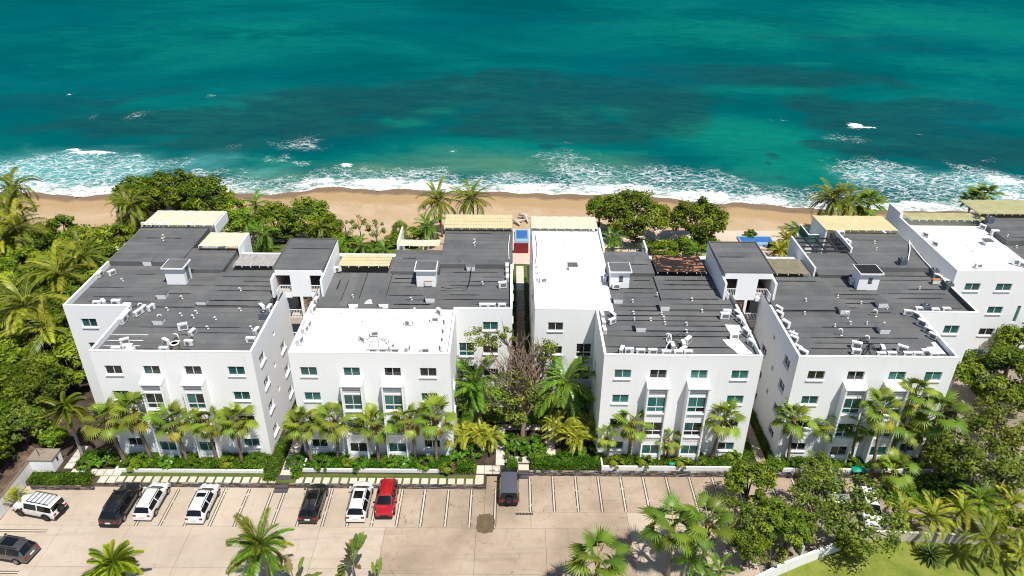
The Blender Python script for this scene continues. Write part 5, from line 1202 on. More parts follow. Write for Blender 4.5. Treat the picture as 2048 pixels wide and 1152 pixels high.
# ================================================================ VEGETATION
nr = np.random.default_rng(11)
def fan_leaf(seed, mat, R=1.15, pet=1.0, n=20, droop=.30):
    r = np.random.default_rng(seed); V = []; F = []; mi = []; T = []
    dz = lambda x: -droop*(x/2.0)**2
    for i in range(4):                                         # petiole
        x = pet*i/3; w = .045*(1-.4*i/3)
        for a, b_ in ((-w, 0), (0, w*.7), (w, 0)): V.append((x, a, dz(x)+b_)); T.append(.8)
    for i in range(3):
        for k in range(2): a = i*3+k; F.append((a, a+1, a+4, a+3)); mi.append(1)
    hub = len(V); V.append((pet, 0, dz(pet)+.03)); T.append(.65)
    an = np.linspace(-2.05, 2.05, n+1)
    def P(a, rad, h):
        cup = .34*abs(math.sin(a*.5))*rad
        x = pet+rad*math.cos(a); y = rad*math.sin(a)*.92
        return (x, y, dz(max(x, 0))+h+cup*.55-.45*max(0, rad-.5*R)**1.5)
    Rr = [R*(.70+.30*math.cos(a*.6))*r.uniform(.9, 1.08) for a in an]
    b0 = len(V)
    for k, a in enumerate(an): V.append(P(a, .50*Rr[k], -.05)); T.append(.45+.15*r.random())
    c0 = len(V); mid = (an[:-1]+an[1:])/2
    for k, a in enumerate(mid): V.append(P(a, .55*Rr[k], .05)); T.append(.55+.2*r.random())
    t0 = len(V)
    for k, a in enumerate(mid):
        p = P(a+r.uniform(-.06, .06), Rr[k]*r.uniform(.92, 1.08), -.05-r.uniform(0, .16)); V.append(p); T.append(r.uniform(.5, 1.0))
    for k in range(n):
        F += [(hub, b0+k, c0+k, c0+k), (hub, c0+k, b0+k+1, b0+k+1), (b0+k, t0+k, c0+k, c0+k), (c0+k, t0+k, b0+k+1, b0+k+1)]; mi += [0]*4
    T3 = []
    M3 = []
    for f, m in zip(F, mi):
        if f[2] == f[3]: T3.append(f[:3]); M3.append(m)
        else: T3 += [(f[0], f[1], f[2]), (f[0], f[2], f[3])]; M3 += [m, m]
    return fast_mesh('leaf', V, T3, [mat, M['petiole']], M3, T)
def frond(seed, mat, L=3.4, n=20, leaf=.72, w=.085, arch=1.1, vee=.5, plum=1, droop=.35, rmat='petiole'):
    """a feather frond: curved rachis with two (or plum*2) rows of drooping leaflets"""
    r = np.random.default_rng(seed); V = []; F = []; mi = []; T = []
    P = []; p = np.array([0., 0., 0.]); a = 0.0; st = L/24
    for i in range(25):
        P.append((p.copy(), a)); a -= arch/24*(0.5+1.0*i/24); p = p+st*np.array([math.cos(a), 0, math.sin(a)])
    for i in range(0, 25, 3):
        q, a = P[i]; rad = .035*(1-.8*i/24)
        for s, h in ((-rad, 0), (0, rad), (rad, 0)): V.append((q[0]-h*math.sin(a), s, q[2]+h*math.cos(a))); T.append(.8)
    for i in range(8):
        for k in range(2): b_ = i*3+k; F.append((b_, b_+1, b_+4, b_+3)); mi.append(1)
    for row in range(plum):
        for k in range(n):
            t = .10+.89*(k+.5*row/plum)/n; i = min(23, int(t*24)); q = P[i][0]+(P[i+1][0]-P[i][0])*(t*24-i); a = P[i][1]
            ln = leaf*(math.sin(PI*min(1, t*.86+.12))**.55)*r.uniform(.88, 1.08)
            fw = np.array([math.cos(a), 0, math.sin(a)]); up = np.array([-math.sin(a), 0, math.cos(a)])
            for s in (-1, 1):
                el = vee + (row-(plum-1)/2)*1.0 + r.uniform(-.12, .12)
                sd = np.array([0, s*math.cos(el), 0])+up*math.sin(el); d = sd*.8+fw*(.35+.5*t); d /= np.linalg.norm(d)
                m_ = q+d*ln*.5+np.array([0, 0, -droop*.10*ln]); e = q+d*ln+np.array([0, 0, -droop*ln])
                ax = np.cross(d, up if abs(d @ up) < .9 else fw); ax /= np.linalg.norm(ax); ww = fw*.6+ax*.5; ww = ww/np.linalg.norm(ww)*w/2
                b_ = len(V); V += [tuple(q-ww*.5), tuple(q+ww*.5), tuple(m_+ww), tuple(m_-ww), tuple(e)]
                tt = r.uniform(.2, .8); T += [tt, tt, tt+.1, tt+.1, min(1, tt+.25)]
                F += [(b_, b_+1, b_+2), (b_, b_+2, b_+3), (b_+3, b_+2, b_+4)]; mi += [0, 0, 0]
    T3 = []; M3 = []
    for f, m in zip(F, mi):
        if len(f) == 3: T3.append(f); M3.append(m)
        else: T3 += [(f[0], f[1], f[2]), (f[0], f[2], f[3])]; M3 += [m, m]
    return fast_mesh('frond', V, T3, [mat, M[rmat]], M3, T)
FAN = [fan_leaf(s, M['leaf_fan'], 1.0+.12*(s % 2), 1.05+.1*s, 18, .12+.10*s) for s in range(4)]
FAND = [fan_leaf(s+9, M['leaf_fan_dark'], 1.2, 1.25+.1*s, 20, .2+.1*s) for s in range(4)]
FANY = [fan_leaf(s+30, M['leaf_fan_yellow'], .95, 1.1, 16, .35) for s in range(2)]
FANX = [fan_leaf(s+20, M['leaf_dead'], .9, .8, 12, .9) for s in range(2)]
COCO = [frond(s, M['leaf_coco'], 3.5, 22, .80, .15, .9+.35*s, .25, 1, .5) for s in range(4)]
COCOY = COCO[:2] + [frond(s+60, M['leaf_coco_bright'], 3.6, 22, .82, .15, 1.0+.4*s, .25, 1, .5) for s in range(2)]
FEATH = [frond(s+70, M['leaf_coco' if s < 2 else 'leaf_royal'], 3.2, 30, .72, .10, .9+.35*(s % 2), .4, 2, .4) for s in range(4)]
ROYAL = [frond(s+5, M['leaf_royal'], 3.3, 22, .85, .16, 1.0+.35*s, .35, 1, .45) for s in range(3)]
FOX = [frond(s+8, M['leaf_fox'] if s > 2 else M['leaf_coco'], 2.3, 26, .48, .12, .9+.3*(s % 3), .2, 4, .15) for s in range(6)]
ARECA = [frond(s+15, M['leaf_areca'], 2.0, 15, .58, .13, .9+.3*s, .35, 1, .35) for s in range(3)]
ARECAG = [frond(s+25, M['leaf_royal'], 2.0, 15, .58, .13, .9+.3*s, .35, 1, .35) for s in range(3)]
CYC = [frond(s+35, M['leaf_cycad'], 1.35, 20, .26, .085, .7+.2*s, .3, 1, .05) for s in range(2)]

def trunk_part(t, p0, p1, r0, r1, mat='trunk', bend=.0, name='trunk'):
    p0, p1 = Vector(p0), Vector(p1); b = MB(); n = 7; path = []; rad = []
    for i in range(n+1):
        s = i/n; q = p0.lerp(p1, s); q.x += bend*math.sin(PI*s); path.append(q); rad.append(r0+(r1-r0)*s**.6 + (.05*r0/.15 if i == 0 else 0)+.006*(i % 2))
    b.tube(path, rad, 8); return b.build(name, M[mat], t, smooth=True, world=False)
def leaf_at(parent, me, loc, az, el, roll=0.0, sc=1.0):
    o = link(me.name.split('.')[0], me, parent, loc); o.rotation_euler = (roll, -el, az); o.scale = (sc,)*3; return o
def palm(name, label, cat, base, crown, fronds, n, sc, el0, el1, r=.16, tmat='trunk', dead=None, ndead=0, heart=True, group=None, bend=0.0, seed=0, wind=0.35):
    rr = random.Random(seed*31+n); t = thing(name, label, cat, base, 0, group)
    c = Vector(crown)-Vector(base); trunk_part(t, (0, 0, -.1), c-Vector((0, 0, .1)), r*1.15, r*.8, tmat, bend)
    if heart:
        b = MB(); b.tube([c+Vector((0, 0, -.75)), c+Vector((0, 0, -.3)), c+Vector((0, 0, .15))], [r*.9, r*1.5, r*.6], 8); b.build('crown_boot', M['crownshaft'] if heart is True else M[heart], t, smooth=True, world=False)
    ga = 2.39996; a0 = rr.random()*6
    for i in range(n):
        s = (i+.5)/n; el = el0+(el1-el0)*s**1.15+rr.uniform(-.2, .2); az = a0+i*ga+rr.uniform(-.2, .2)
        az -= wind*math.sin(az-PI)*.5                                     # the trade wind lays the leaves over to the left
        leaf_at(t, (FANY if fronds is FAN and s > .8 and rr.random() < .6 else fronds)[rr.randrange(2 if fronds is FAN and s > .8 else len(fronds))], c+Vector((0, 0, .05-.2*s)), az, el, rr.uniform(-.25, .25), sc*rr.uniform(.88, 1.1)*(.85 if i < 2 else 1))
    for i in range(ndead):
        leaf_at(t, dead[i % len(dead)], c+Vector((0, 0, -.3)), rr.random()*6.28, -1.15-rr.random()*.3, 0, sc*.8).name = 'dead_leaf'
    return t
# ---- fan palms along the fronts (base and crown measured on the photograph)
def fan_row(L, where, group):
    for i, (bx, by, cx, cy, sc, nd, pal) in enumerate(L):
        b0 = at(bx, by, 0); c0 = aty(cx, cy, b0.y-.1)
        palm('fan_palm', '%s fan palm from the left %s' % (ORD[i], where), 'palm tree', (b0.x, b0.y, 0), tuple(c0), pal, 20 if sc > .8 else 16, sc*rng.uniform(1.0, 1.12), 1.45, -1.15, .17*sc, 'trunk', FANX, nd, True, group, rng.uniform(-.15, .15), i+len(where))
fan_row([(252.8, 926, 211, 838, 1.02, 1, FAN), (304, 920, 268, 820, 1.05, 4, FAN), (376, 925, 346, 842, 1.0, 0, FAN), (436, 922, 415, 843, .98, 1, FAN), (485, 927.5, 474, 840, .92, 2, FAN)], 'in front of the leftmost building', 'fan palms in front of the leftmost building')
fan_row([(625, 925, 604, 845, .98, 1, FAN), (675, 920.5, 668, 840, 1.0, 1, FAN), (757, 926, 747, 845, 1.0, 2, FAN), (832, 920.5, 819, 836, 1.02, 1, FAN), (873.6, 927.5, 872, 834, 1.0, 0, FAN)], 'in front of the white roofed building', 'fan palms in front of the white roofed building')
fan_row([(1214, 920, 1214, 872, .72, 0, FAN), (1258, 918, 1266, 843, .95, 0, FAN), (1332, 922, 1337.5, 878, .70, 0, FAN), (1420.6, 923, 1449, 835, .98, 0, FAN)], 'in front of the third building', 'fan palms in front of the third building')
fan_row([(1575.6, 925, 1588, 836, .98, 0, FAN), (1626, 914, 1650, 848, .88, 0, FAN), (1700.6, 926, 1716.5, 850, .75, 0, FAND), (1740, 956, 1765, 817, 1.0, 1, FAN), (1768, 921.6, 1800, 840, .8, 0, FAND), (1776, 922, 1830, 785, 1.12, 0, FAN), (1805, 920, 1822, 852, .98, 0, FAN), (1833.5, 931, 1880, 826, 1.12, 2, FAND), (1862, 956, 1886, 906, .85, 0, FAN), (1784.5, 978.6, 1789, 938, .95, 1, FAN)], 'around the front of the fourth building', 'fan palms around the fourth building')
def palm_px(name, label, cx, cy, z, fr, n, sc, el0=1.2, el1=-.55, base=None, zb=0.0, group=None, **k):
    c0 = at(cx, cy, z); b0 = Vector((c0.x+.25, c0.y+.1, zb)) if base is None else at(*base, zb); 
    if base is not None: c0 = aty(cx, cy, b0.y)
    return palm(name, label, 'palm tree', (b0.x, b0.y, zb), tuple(c0), fr, n, sc, el0, el1, group=group, **k)
# ---- parking lot island at the bottom edge
palm_px('fan_palm', 'large fan palm cut by the bottom edge, left of its neighbour\'s round shadow', 1196, 1117, 6.0, FAND, 15, 1.15, 1.2, -.5, zb=-.55, seed=3, r=.2, wind=0)
palm_px('fan_palm', 'fan palm over the old concrete, the left of the pair beside the dark trees', 1345, 1053, 5.6, FAND, 17, 1.12, 1.2, -.7, zb=-.55, seed=4, r=.2, wind=0)
palm_px('fan_palm', 'fan palm over the old concrete, the right of the pair touching the dark trees', 1417, 1045, 5.6, FAND, 16, 1.08, 1.2, -.75, zb=-.55, seed=5, r=.2, wind=0, dead=FANX, ndead=2)
palm_px('foxtail_palm', 'yellow green foxtail palm at the bottom edge below the black and white cars', 226, 1128, 3.6, FOX[3:], 26, 1.0, 1.2, -.35, zb=-.5, seed=6, heart='crownshaft', wind=0)
palm_px('royal_palm', 'big feather palm leaning over the concrete at the bottom edge left of centre', 520, 1092, 5.2, FEATH, 24, .95, 1.3, -.7, zb=-.5, seed=7, wind=.2)
palm_px('foxtail_palm', 'dark fluffy palm on a pale leaning trunk left of the fan palm row', 130, 815, 6.0, FOX[:3], 17, 1.0, 1.2, -.6, base=(167, 916), seed=8, tmat='trunk_grey', heart='leaf_royal' if False else True)
palm_px('areca_palm', 'small bushy palm against the boundary wall behind the white off-roader', 32, 992, .6, ARECA, 14, .62, 1.35, .1, zb=-.5, seed=9, heart=False, r=.06, wind=0)
# ---- central garden
palm_px('royal_palm', 'glossy royal palm left of the bare tree in the central garden', 950, 772, 5, ROYAL, 18, 1.3, 1.35, -.5, base=(963, 850), seed=10, tmat='trunk_grey', heart='leaf_royal' if False else True)
palm_px('royal_palm', 'glossy royal palm right of the bare tree in the central garden', 1133, 765, 5, ROYAL, 18, 1.4, 1.35, -.6, base=(1138, 850), seed=11, tmat='trunk_grey')
def clump(px, py, z, zb, fr, n, label, sc=1.0, stems=4, group=None, spread=.45, name='areca_palm', cat='palm'):
    """a clustering palm: several thin stems from one base"""
    rr = random.Random(int(px*7+py)); c = at(px, py, z); t = thing(name, label, cat, (c.x, c.y, zb), 0, group)
    for s in range(stems):
        a = s*2*PI/stems+rr.random(); h = (z-zb)*rr.uniform(.75, 1.1); q = Vector((math.cos(a)*spread*1.5, math.sin(a)*spread*1.2, h))
        trunk_part(t, (math.cos(a)*spread*.4, math.sin(a)*spread*.4, -.05), q, .06, .04, 'trunk_grey', 0, 'stem')
        for i in range(n):
            leaf_at(t, fr[rr.randrange(len(fr))], q, rr.random()*6.28, 1.25-1.35*(i+.5)/n+rr.uniform(-.15, .15), rr.uniform(-.3, .3), sc*rr.uniform(.8, 1.1))
    return t
for i, (px, py, z, w) in enumerate([(905, 872, 2.0, 'leftmost'), (938, 862, 2.2, 'second from the left'), (972, 868, 2.1, 'third from the left'), (1118, 852, 2.6, 'just right of the central tree'), (1150, 872, 2.2, 'lowest right of the central tree'), (1180, 850, 2.5, 'rightmost')]):
    clump(px, py, z, 0, ARECA, 8, 'yellow green areca palm clump in the central garden, '+w, .82, 5, 'areca clumps in the central garden')
clump(1165, 800, 3.0, 0, ARECAG, 8, 'deep green palm clump in the shade right of the royal palm', 1.0, 4); clump(940, 815, 2.6, 0, ARECAG, 8, 'deep green palm clump in the shade left of the bare tree', 1.0, 4)
# ---- palms behind the buildings and at the left edge
BACK = [(27, 378, 8.5, COCO, 26, 1.3, 'tall coconut palm at the left edge, farthest back against the surf', -1), (18, 418, 7, COCO, 24, 1.25, 'coconut palm at the left edge below the tallest one', -.8), (34, 455, 6.6, COCOY, 26, 1.35, 'coconut palm with drooping fronds at the left edge against the sand', -.5), (2, 480, 6, COCOY, 20, 1.05, 'coconut palm cut by the left edge at the top of the beach', 0),
        (258, 408, 5.5, COCO, 24, 1.2, 'coconut palm left of the first beige canopy in front of the beach trees', -.5), (166, 512, 6.0, COCOY, 22, 1.25, 'coconut palm beside the left wing parapet of the leftmost building', 0), (118, 548, 6.5, COCOY, 24, 1.4, 'coconut palm left of the leftmost building, halfway back', 0), (52, 612, 6.9, COCOY, 26, 1.5, 'spreading coconut palm in the middle of the left thicket', .2),
        (95, 655, 5.4, COCOY, 12, 1.4, 'palm with yellow drooping fronds in the left thicket', .2), (180, 560, 4.2, COCO, 16, .9, 'small coconut palm close to the left wall of the leftmost building', 0),
        (512, 410, 5, ROYAL, 16, .9, 'bright green palm behind the second beige canopy, upper one', -.3), (498, 440, 4.2, ROYAL, 16, .85, 'bright green palm right of the second beige canopy', 0), (527, 468, 3.6, ROYAL, 16, .9, 'bright green palm over the back lawn left of the stair tower', 0),
        (640, 455, 3.5, COCO, 15, .85, 'palm in front of the round green beach tree', 0), (878, 402, 5.5, COCO, 26, 1.2, 'left coconut palm of the pair behind the yellow grid canopy', -1), (945, 397, 5.8, COCO, 28, 1.2, 'right coconut palm of the pair behind the yellow grid canopy', -1), (858, 452, 3.6, ROYAL, 18, .95, 'bright green palm left of the yellow grid canopy', 0), (770, 500, 2.4, ARECAG, 16, 1.1, 'low green palm behind the small yellow canopy', 0),
        (1668, 398, 6, COCO, 30, 1.35, 'coconut palm behind the yellow canopy of the fourth building', -1), (1700, 405, 5.2, COCO, 22, 1.2, 'second coconut palm close behind the yellow canopy of the fourth building', -1), (1738, 408, 5.2, FAND, 26, 1.15, 'dark fan palm behind the yellow canopy of the fourth building', -1), (1968, 392, 5.5, FAND, 24, 1.05, 'dark fan palm behind the olive canopies of the rightmost building', -1), (1945, 398, 4.6, FAND, 18, .9, 'lower dark fan palm behind the olive canopies', -1),
        (1572, 478, 2.6, ARECA, 18, 1.25, 'yellow green palm beside the blue pool behind the right stair tower', 0), (1590, 462, 3.2, ARECAG, 16, 1.2, 'green palm between the pool and the glass balustrade', 0), (1560, 500, 2.0, ARECA, 14, 1.1, 'low yellow palm in front of the dark red wall', 0), (1224, 480, 2.8, ARECAG, 18, 1.3, 'green palm at the right corner of the white wing', 0), (1395, 505, 2.4, ARECAG, 18, 1.3, 'green palm behind the rusty sheet roof', 0), (1430, 510, 2.0, ARECAG, 14, 1.2, 'green palm left of the right stair tower', 0),
        (680, 500, 2.4, ARECAG, 16, 1.2, 'green palm right of the left stair tower', 0), (720, 490, 2.4, ARECAG, 14, 1.1, 'green palm on the back lawn behind the small yellow canopy', 0)]
for i, (px, py, z, fr, n, sc, lab, zb) in enumerate(BACK):
    palm_px('coconut_palm' if fr is COCO or fr is COCOY else 'fan_palm' if fr is FAND else 'feather_palm', lab, px, py, z, fr, n, sc, 1.3, -.8, zb=zb, seed=40+i, group='palms behind the buildings', r=.15)
# ---- right hand garden
for i, (px, py, z, fr, n, sc, lab) in enumerate([(1975, 1080, 2.6, COCO, 18, .8, 'palm with yellow lower fronds on the right of the lawn'), (1925, 1020, 2.0, ARECA, 18, 1.15, 'yellow palm behind the cream garden wall, left one'), (1865, 1035, 2.0, ARECA, 16, 1.15, 'orange tinged palm against the cream garden wall'), (1960, 1000, 2.2, ARECAG, 20, 1.2, 'yellow palm behind the cream garden wall, middle one'), (2025, 1010, 2.4, ARECA, 16, 1.2, 'yellow palm behind the cream garden wall at the right edge'), (1810, 1025, 1.8, ARECA, 14, 1.0, 'small yellow palm at the end of the driveway kerb'), (2044, 1110, 1.6, ARECA, 15, .95, 'palm with yellow fronds cut by the right edge above the lawn'), (1385, 1120, 1.2, ARECAG, 16, 1.1, 'low green palm under the pair of fan palms'), (1440, 1140, .8, ARECAG, 10, .9, 'small bright palm in shade at the bottom edge')]):
    palm_px('feather_palm', lab, px, py, z, fr, n, sc, 1.35, -.3, zb=-.55, seed=80+i, heart=False, r=.08, group='garden palms on the right', wind=0)
c = at(1862, 1108, .2); t = thing('cycad', 'dark green cycad rosette on the lawn below the cream wall', 'cycad', (c.x, c.y, -.5))
trunk_part(t, (0, 0, -.05), (0, 0, .5), .2, .16)
for i in range(46): leaf_at(t, CYC[i % 2], Vector((0, 0, .5)), i*2.4, 1.35-1.5*(i+.5)/46, 0, 1.0)
# ---- bird of paradise at the bottom edge
def paddle(seed, L=1.5, W=.42, pet=1.3):
    r = np.random.default_rng(seed); V = []; F = []; T = []; n = 9
    for i in range(n+1):
        s = i/n; x = pet+L*s; w = W*math.sin(PI*min(1, s*.93+.05))**.7*(r.uniform(.45, 1.0) if 0 < i < n else 1); z = -.18*(x/2)**2
        tear = r.uniform(.75, 1.05)
        V += [(x, -w*tear, z+.14*w), (x, 0, z-.02), (x, w*tear, z+.14*w)]; q = r.uniform(.3, .9); T += [q, .9, q]
    for i in range(n):
        for k in range(2): a = i*3+k; F.append((a, a+3, a+4, a+1))
    b_ = len(V)
    for i in range(3):
        x = pet*i/2
        for s in (-.04, .04): V.append((x, s, -.18*(x/2)**2)); T.append(.8)
    for i in range(2): a = b_+i*2; F.append((a, a+2, a+3, a+1))
    return fast_mesh('leaf', V, F, M['leaf_banana'], None, T)
PAD = [paddle(s) for s in range(3)]
PADX = fast_mesh('leaf', [tuple(v.co) for v in PAD[0].vertices], [tuple(p.vertices) for p in PAD[0].polygons], M['leaf_dead'], None, [.5]*len(PAD[0].vertices))
def paddle_plant(px, py, z, zb, n, sc, label, plane=None, seed=0, dead=0):
    rr = random.Random(seed); c = at(px, py, z); t = thing('traveller_palm', label, 'paddle plant', (c.x, c.y, zb)); h = z-zb
    trunk_part(t, (0, 0, -.05), (0, 0, h), .16, .12, 'trunk_grey')
    for i in range(n):
        if plane is None: az, el = rr.random()*6.28, rr.uniform(.35, 1.35)
        else: s = -1.1+2.2*i/(n-1); az, el = (plane if s > 0 else plane+PI), PI/2-abs(s)
        leaf_at(t, PAD[i % 3], Vector((0, 0, h)), az, el, rr.uniform(-.4, .4), sc*rr.uniform(.85, 1.1))
    for i in range(dead): leaf_at(t, PADX, Vector((0, 0, h)), rr.random()*6.28, rr.uniform(.1, 1.3), 0, sc).name = 'dead_leaf'
paddle_plant(705, 1128, 3.2, -.5, 17, .95, 'tall paddle leaved plant with torn leaves edge on at the bottom edge', 1.25, 1, 2)
paddle_plant(590, 1165, 1.4, -.5, 10, .9, 'paddle leaved plant at the bottom edge under the feather palm', None, 2, 2); paddle_plant(755, 1172, 1.2, -.5, 8, .8, 'small paddle leaved plant cut by the bottom edge near the centre', None, 3)
paddle_plant(1990, 985, 1.6, -.55, 12, 1.0, 'banana clump in the shade behind the yellow palms', None, 4); paddle_plant(2035, 965, 1.6, -.55, 12, 1.0, 'banana clump at the right edge under the trees', None, 5)

# ---- broadleaf crowns: many leaf sized faces gathered in clumps
def crown(seed, R, nclump, per, leaf, mat, cr=.34, shell=.55, flat_=1.0, open_=0.0):
    r = np.random.default_rng(seed); R = np.array(R, float)
    d = r.normal(size=(nclump, 3)); d[:, 2] = np.abs(d[:, 2])*flat_-.35; d /= np.linalg.norm(d, axis=1)[:, None]
    ctr = d*R*(shell+(1-shell)*r.random((nclump, 1))**.5)
    crad = cr*R.mean()*r.uniform(.65, 1.25, nclump)
    per_ = np.maximum(12, (per*r.uniform(.5, 1.3, nclump)).astype(int)); idx = np.repeat(np.arange(nclump), per_); N = len(idx)
    o = r.normal(size=(N, 3)); o /= np.linalg.norm(o, axis=1)[:, None]
    pos = ctr[idx]+o*(crad[idx]*(r.random(N)**.45))[:, None]*np.array([1, 1, .75])
    nrm = o*.8+np.array([0, 0, .75])+r.normal(size=(N, 3))*.45+.3*d[idx]; nrm /= np.linalg.norm(nrm, axis=1)[:, None]
    a = np.cross(nrm, r.normal(size=(N, 3))); a /= np.linalg.norm(a, axis=1)[:, None]; b_ = np.cross(nrm, a)
    s = leaf*r.uniform(.6, 1.35, N)[:, None]
    V = np.stack([pos-a*s, pos+b_*s*.48-nrm*s*.12, pos+a*s, pos-b_*s*.48-nrm*s*.12], 1).reshape(-1, 3)
    F = np.arange(N*4).reshape(-1, 4)
    ct = r.uniform(.15, .75, nclump); T = np.repeat(np.clip(ct[idx]+r.uniform(-.3, .35, N), 0, 1), 4)
    return fast_mesh('crown', V, F, mat, None, T), ctr
def limbs(seed, ctr, h, r0, mat, n=9, lean=(0, 0)):
    """trunk from the ground to height h under the crown centre, limbs out to clump centres"""
    rr = random.Random(seed); b = MB(); top = Vector((0, 0, 0)); base = Vector((lean[0], lean[1], -h)); fork = base.lerp(top, .55)
    b.tube([base, base.lerp(fork, .5)+Vector((.06, .05, 0)), fork], [r0*1.2, r0*.95, r0*.8], 7)
    C = [Vector(c) for c in ctr]; rr.shuffle(C)
    for c in C[:n]:
        m = fork.lerp(c, .5)+Vector((rr.uniform(-.2, .2), rr.uniform(-.2, .2), .25)); b.tube([fork, m, c], [r0*.55, r0*.33, r0*.12], 5, 0, False)
    return b.mesh('trunk', M[mat], True)
TREE = {}
def tree_kind(k, seed, R, nclump, per, leaf, mat, h, r0, bark='bark', **kw):
    me, ctr = crown(seed, R, nclump, per, leaf, M[mat], **kw); TREE[k] = (me, limbs(seed, ctr, h, r0, bark), h)
tree_kind('bush0', 1, (2.3, 2.2, 1.9), 42, 105, .19, 'leaf_tree', 3.2, .16); tree_kind('bush1', 2, (2.6, 2.4, 1.7), 46, 100, .21, 'leaf_tree', 3.0, .17); tree_kind('bush2', 3, (2.0, 2.1, 2.2), 38, 105, .18, 'leaf_olive', 3.4, .15); tree_kind('bush3', 4, (2.4, 2.3, 2.0), 40, 110, .20, 'leaf_tree', 3.2, .16)
tree_kind('beach0', 5, (3.6, 3.2, 2.9), 84, 130, .19, 'leaf_beach', 4.0, .24, cr=.26); tree_kind('beach1', 6, (3.0, 2.8, 2.7), 72, 130, .18, 'leaf_beach', 3.8, .22, cr=.27); tree_kind('beach2', 7, (5.3, 4.1, 3.4), 130, 125, .20, 'leaf_beach', 4.8, .30, cr=.22, shell=.45)
tree_kind('open0', 8, (3.6, 3.4, 2.2), 44, 62, .17, 'leaf_olive', 4.4, .2, 'bark_pale', cr=.24, shell=.35); tree_kind('open1', 9, (4.6, 3.6, 2.0), 62, 62, .15, 'leaf_olive', 4.2, .22, 'bark', cr=.21, shell=.3); tree_kind('dark0', 10, (2.4, 2.4, 2.5), 46, 100, .19, 'leaf_beach', 4.0, .22, cr=.3); tree_kind('sparse0', 11, (1.6, 1.5, 1.4), 16, 40, .13, 'leaf_olive', 2.6, .09, 'bark', cr=.3)
tree_kind('shrub0', 12, (1.0, .95, .7), 20, 70, .11, 'leaf_hedge', .75, .05); tree_kind('shrub1', 13, (.9, .9, .8), 18, 70, .12, 'leaf_hedge_y', .8, .05); tree_kind('shrub2', 14, (1.0, .9, .6), 16, 55, .17, 'leaf_royal', .6, .05)
def tree(kind, x, y, z, zb, label, group=None, sc=1.0, name='tree', cat='tree', sz=1.0):
    me, tr, h = TREE[kind]; t = thing(name, label, cat, (x, y, zb), rng.uniform(0, 6.28), group)
    H = z-zb
    o = link('crown', me, t, (0, 0, H)); o.scale = (sc, sc, sc*sz)
    o = link('trunk', tr, t, (0, 0, H)); o.scale = (sc, sc, H/h if H > .3 else 1); return t
def tree_px(kind, px, py, z, zb, label, **k):
    c = at(px, py, z); return tree(kind, c.x, c.y, z, zb, label, **k)
for kind, px, py, z, zb, sc, lab in [
    ('beach1', 280, 396, 3.0, -1, 1.35, 'leftmost of the three dark beach trees above the first beige canopy'), ('beach0', 345, 386, 3.2, -1, 1.35, 'middle of the three dark beach trees above the first beige canopy'), ('beach1', 412, 398, 3.0, -1, 1.4, 'rightmost of the three dark beach trees above the first beige canopy'),
    ('beach1', 548, 444, 3.0, 0, 1.1, 'dark tree on a bent trunk over the back lawn'), ('beach1', 615, 440, 2.8, 0, 1.25, 'round green beach tree right of the stair tower against the sand'), ('beach1', 650, 455, 2.4, 0, .8, 'lower green tree at the right of the round beach tree'),
    ('sparse0', 692, 455, 3.0, 0, 1.15, 'thin open tree left of the forked one on the back lawn'), ('sparse0', 752, 458, 3.0, 0, 1.2, 'forked open tree on the back lawn behind the small yellow canopy'), ('sparse0', 718, 445, 2.8, 0, .9, 'slender tree between the two open trees on the back lawn'),
    ('beach2', 1272, 430, 4.3, -.2, 1.12, 'big spreading beach tree over the pink terrace'), ('beach0', 1395, 442, 3.9, -.2, 1.22, 'rounded beach tree at the right of the big spreading one'), ('beach1', 1200, 418, 2.6, -.6, .75, 'low tree at the left foot of the big spreading beach tree'),
    ('open1', 1700, 1012, 4.2, -.5, 1.12, 'wide sparse tree with bright leaves over the parked cars on the right'), ('open0', 1640, 1010, 4.0, -.5, .85, 'sparse tree left of the wide bright one above the bays'), ('dark0', 1500, 968, 3.6, -.5, .88, 'dense dark tree standing in the bays at the right end of the lot'), ('open0', 1470, 1030, 3.6, -.5, .7, 'sparse dark tree beside the right fan palm of the pair'), ('dark0', 1580, 1058, 3.0, -.5, .75, 'dark shaded tree at the head of the slanting wall'), ('dark0', 1535, 1035, 3.2, -.5, .8, 'sparse tree behind the dark trees at the lot end'), ('dark0', 1500, 1085, 2.4, -.5, .62, 'dark tree at the bottom right of the lot'),
    ('beach2', 2005, 755, 5.2, -.5, .95, 'big dark tree over the white van at the right edge'), ('open0', 2030, 850, 5.2, -.5, 1.15, 'sparse branching tree at the right edge below the big dark one'), ('open0', 1960, 905, 4.8, -.5, 1.15, 'sparse tree over the shaded driveway'), ('open1', 2020, 920, 4.6, -.5, 1.0, 'wide sparse tree at the right edge over the driveway'), ('dark0', 2035, 690, 4.0, -.5, 1.0, 'tree at the right edge in front of the balconies'),
    ('bush1', 2030, 1060, 1.8, -.5, .75, 'bright green bush at the right edge of the lawn'), ('bush0', 1700, 1085, 1.0, -.5, .55, 'yellow green bush between the two garden walls'), ('sparse0', 1720, 1095, .6, -.5, .6, 'small thin bush on the lawn edge'), ('open0', 1640, 935, 2.0, 0, .55, 'half bare shrub on the planter below the rightmost palms'), ('sparse0', 1545, 1105, 1.6, -.5, .9, 'shaded bush behind the slanting wall')]:
    tree_px(kind, px, py, z, zb, lab, sc=sc)
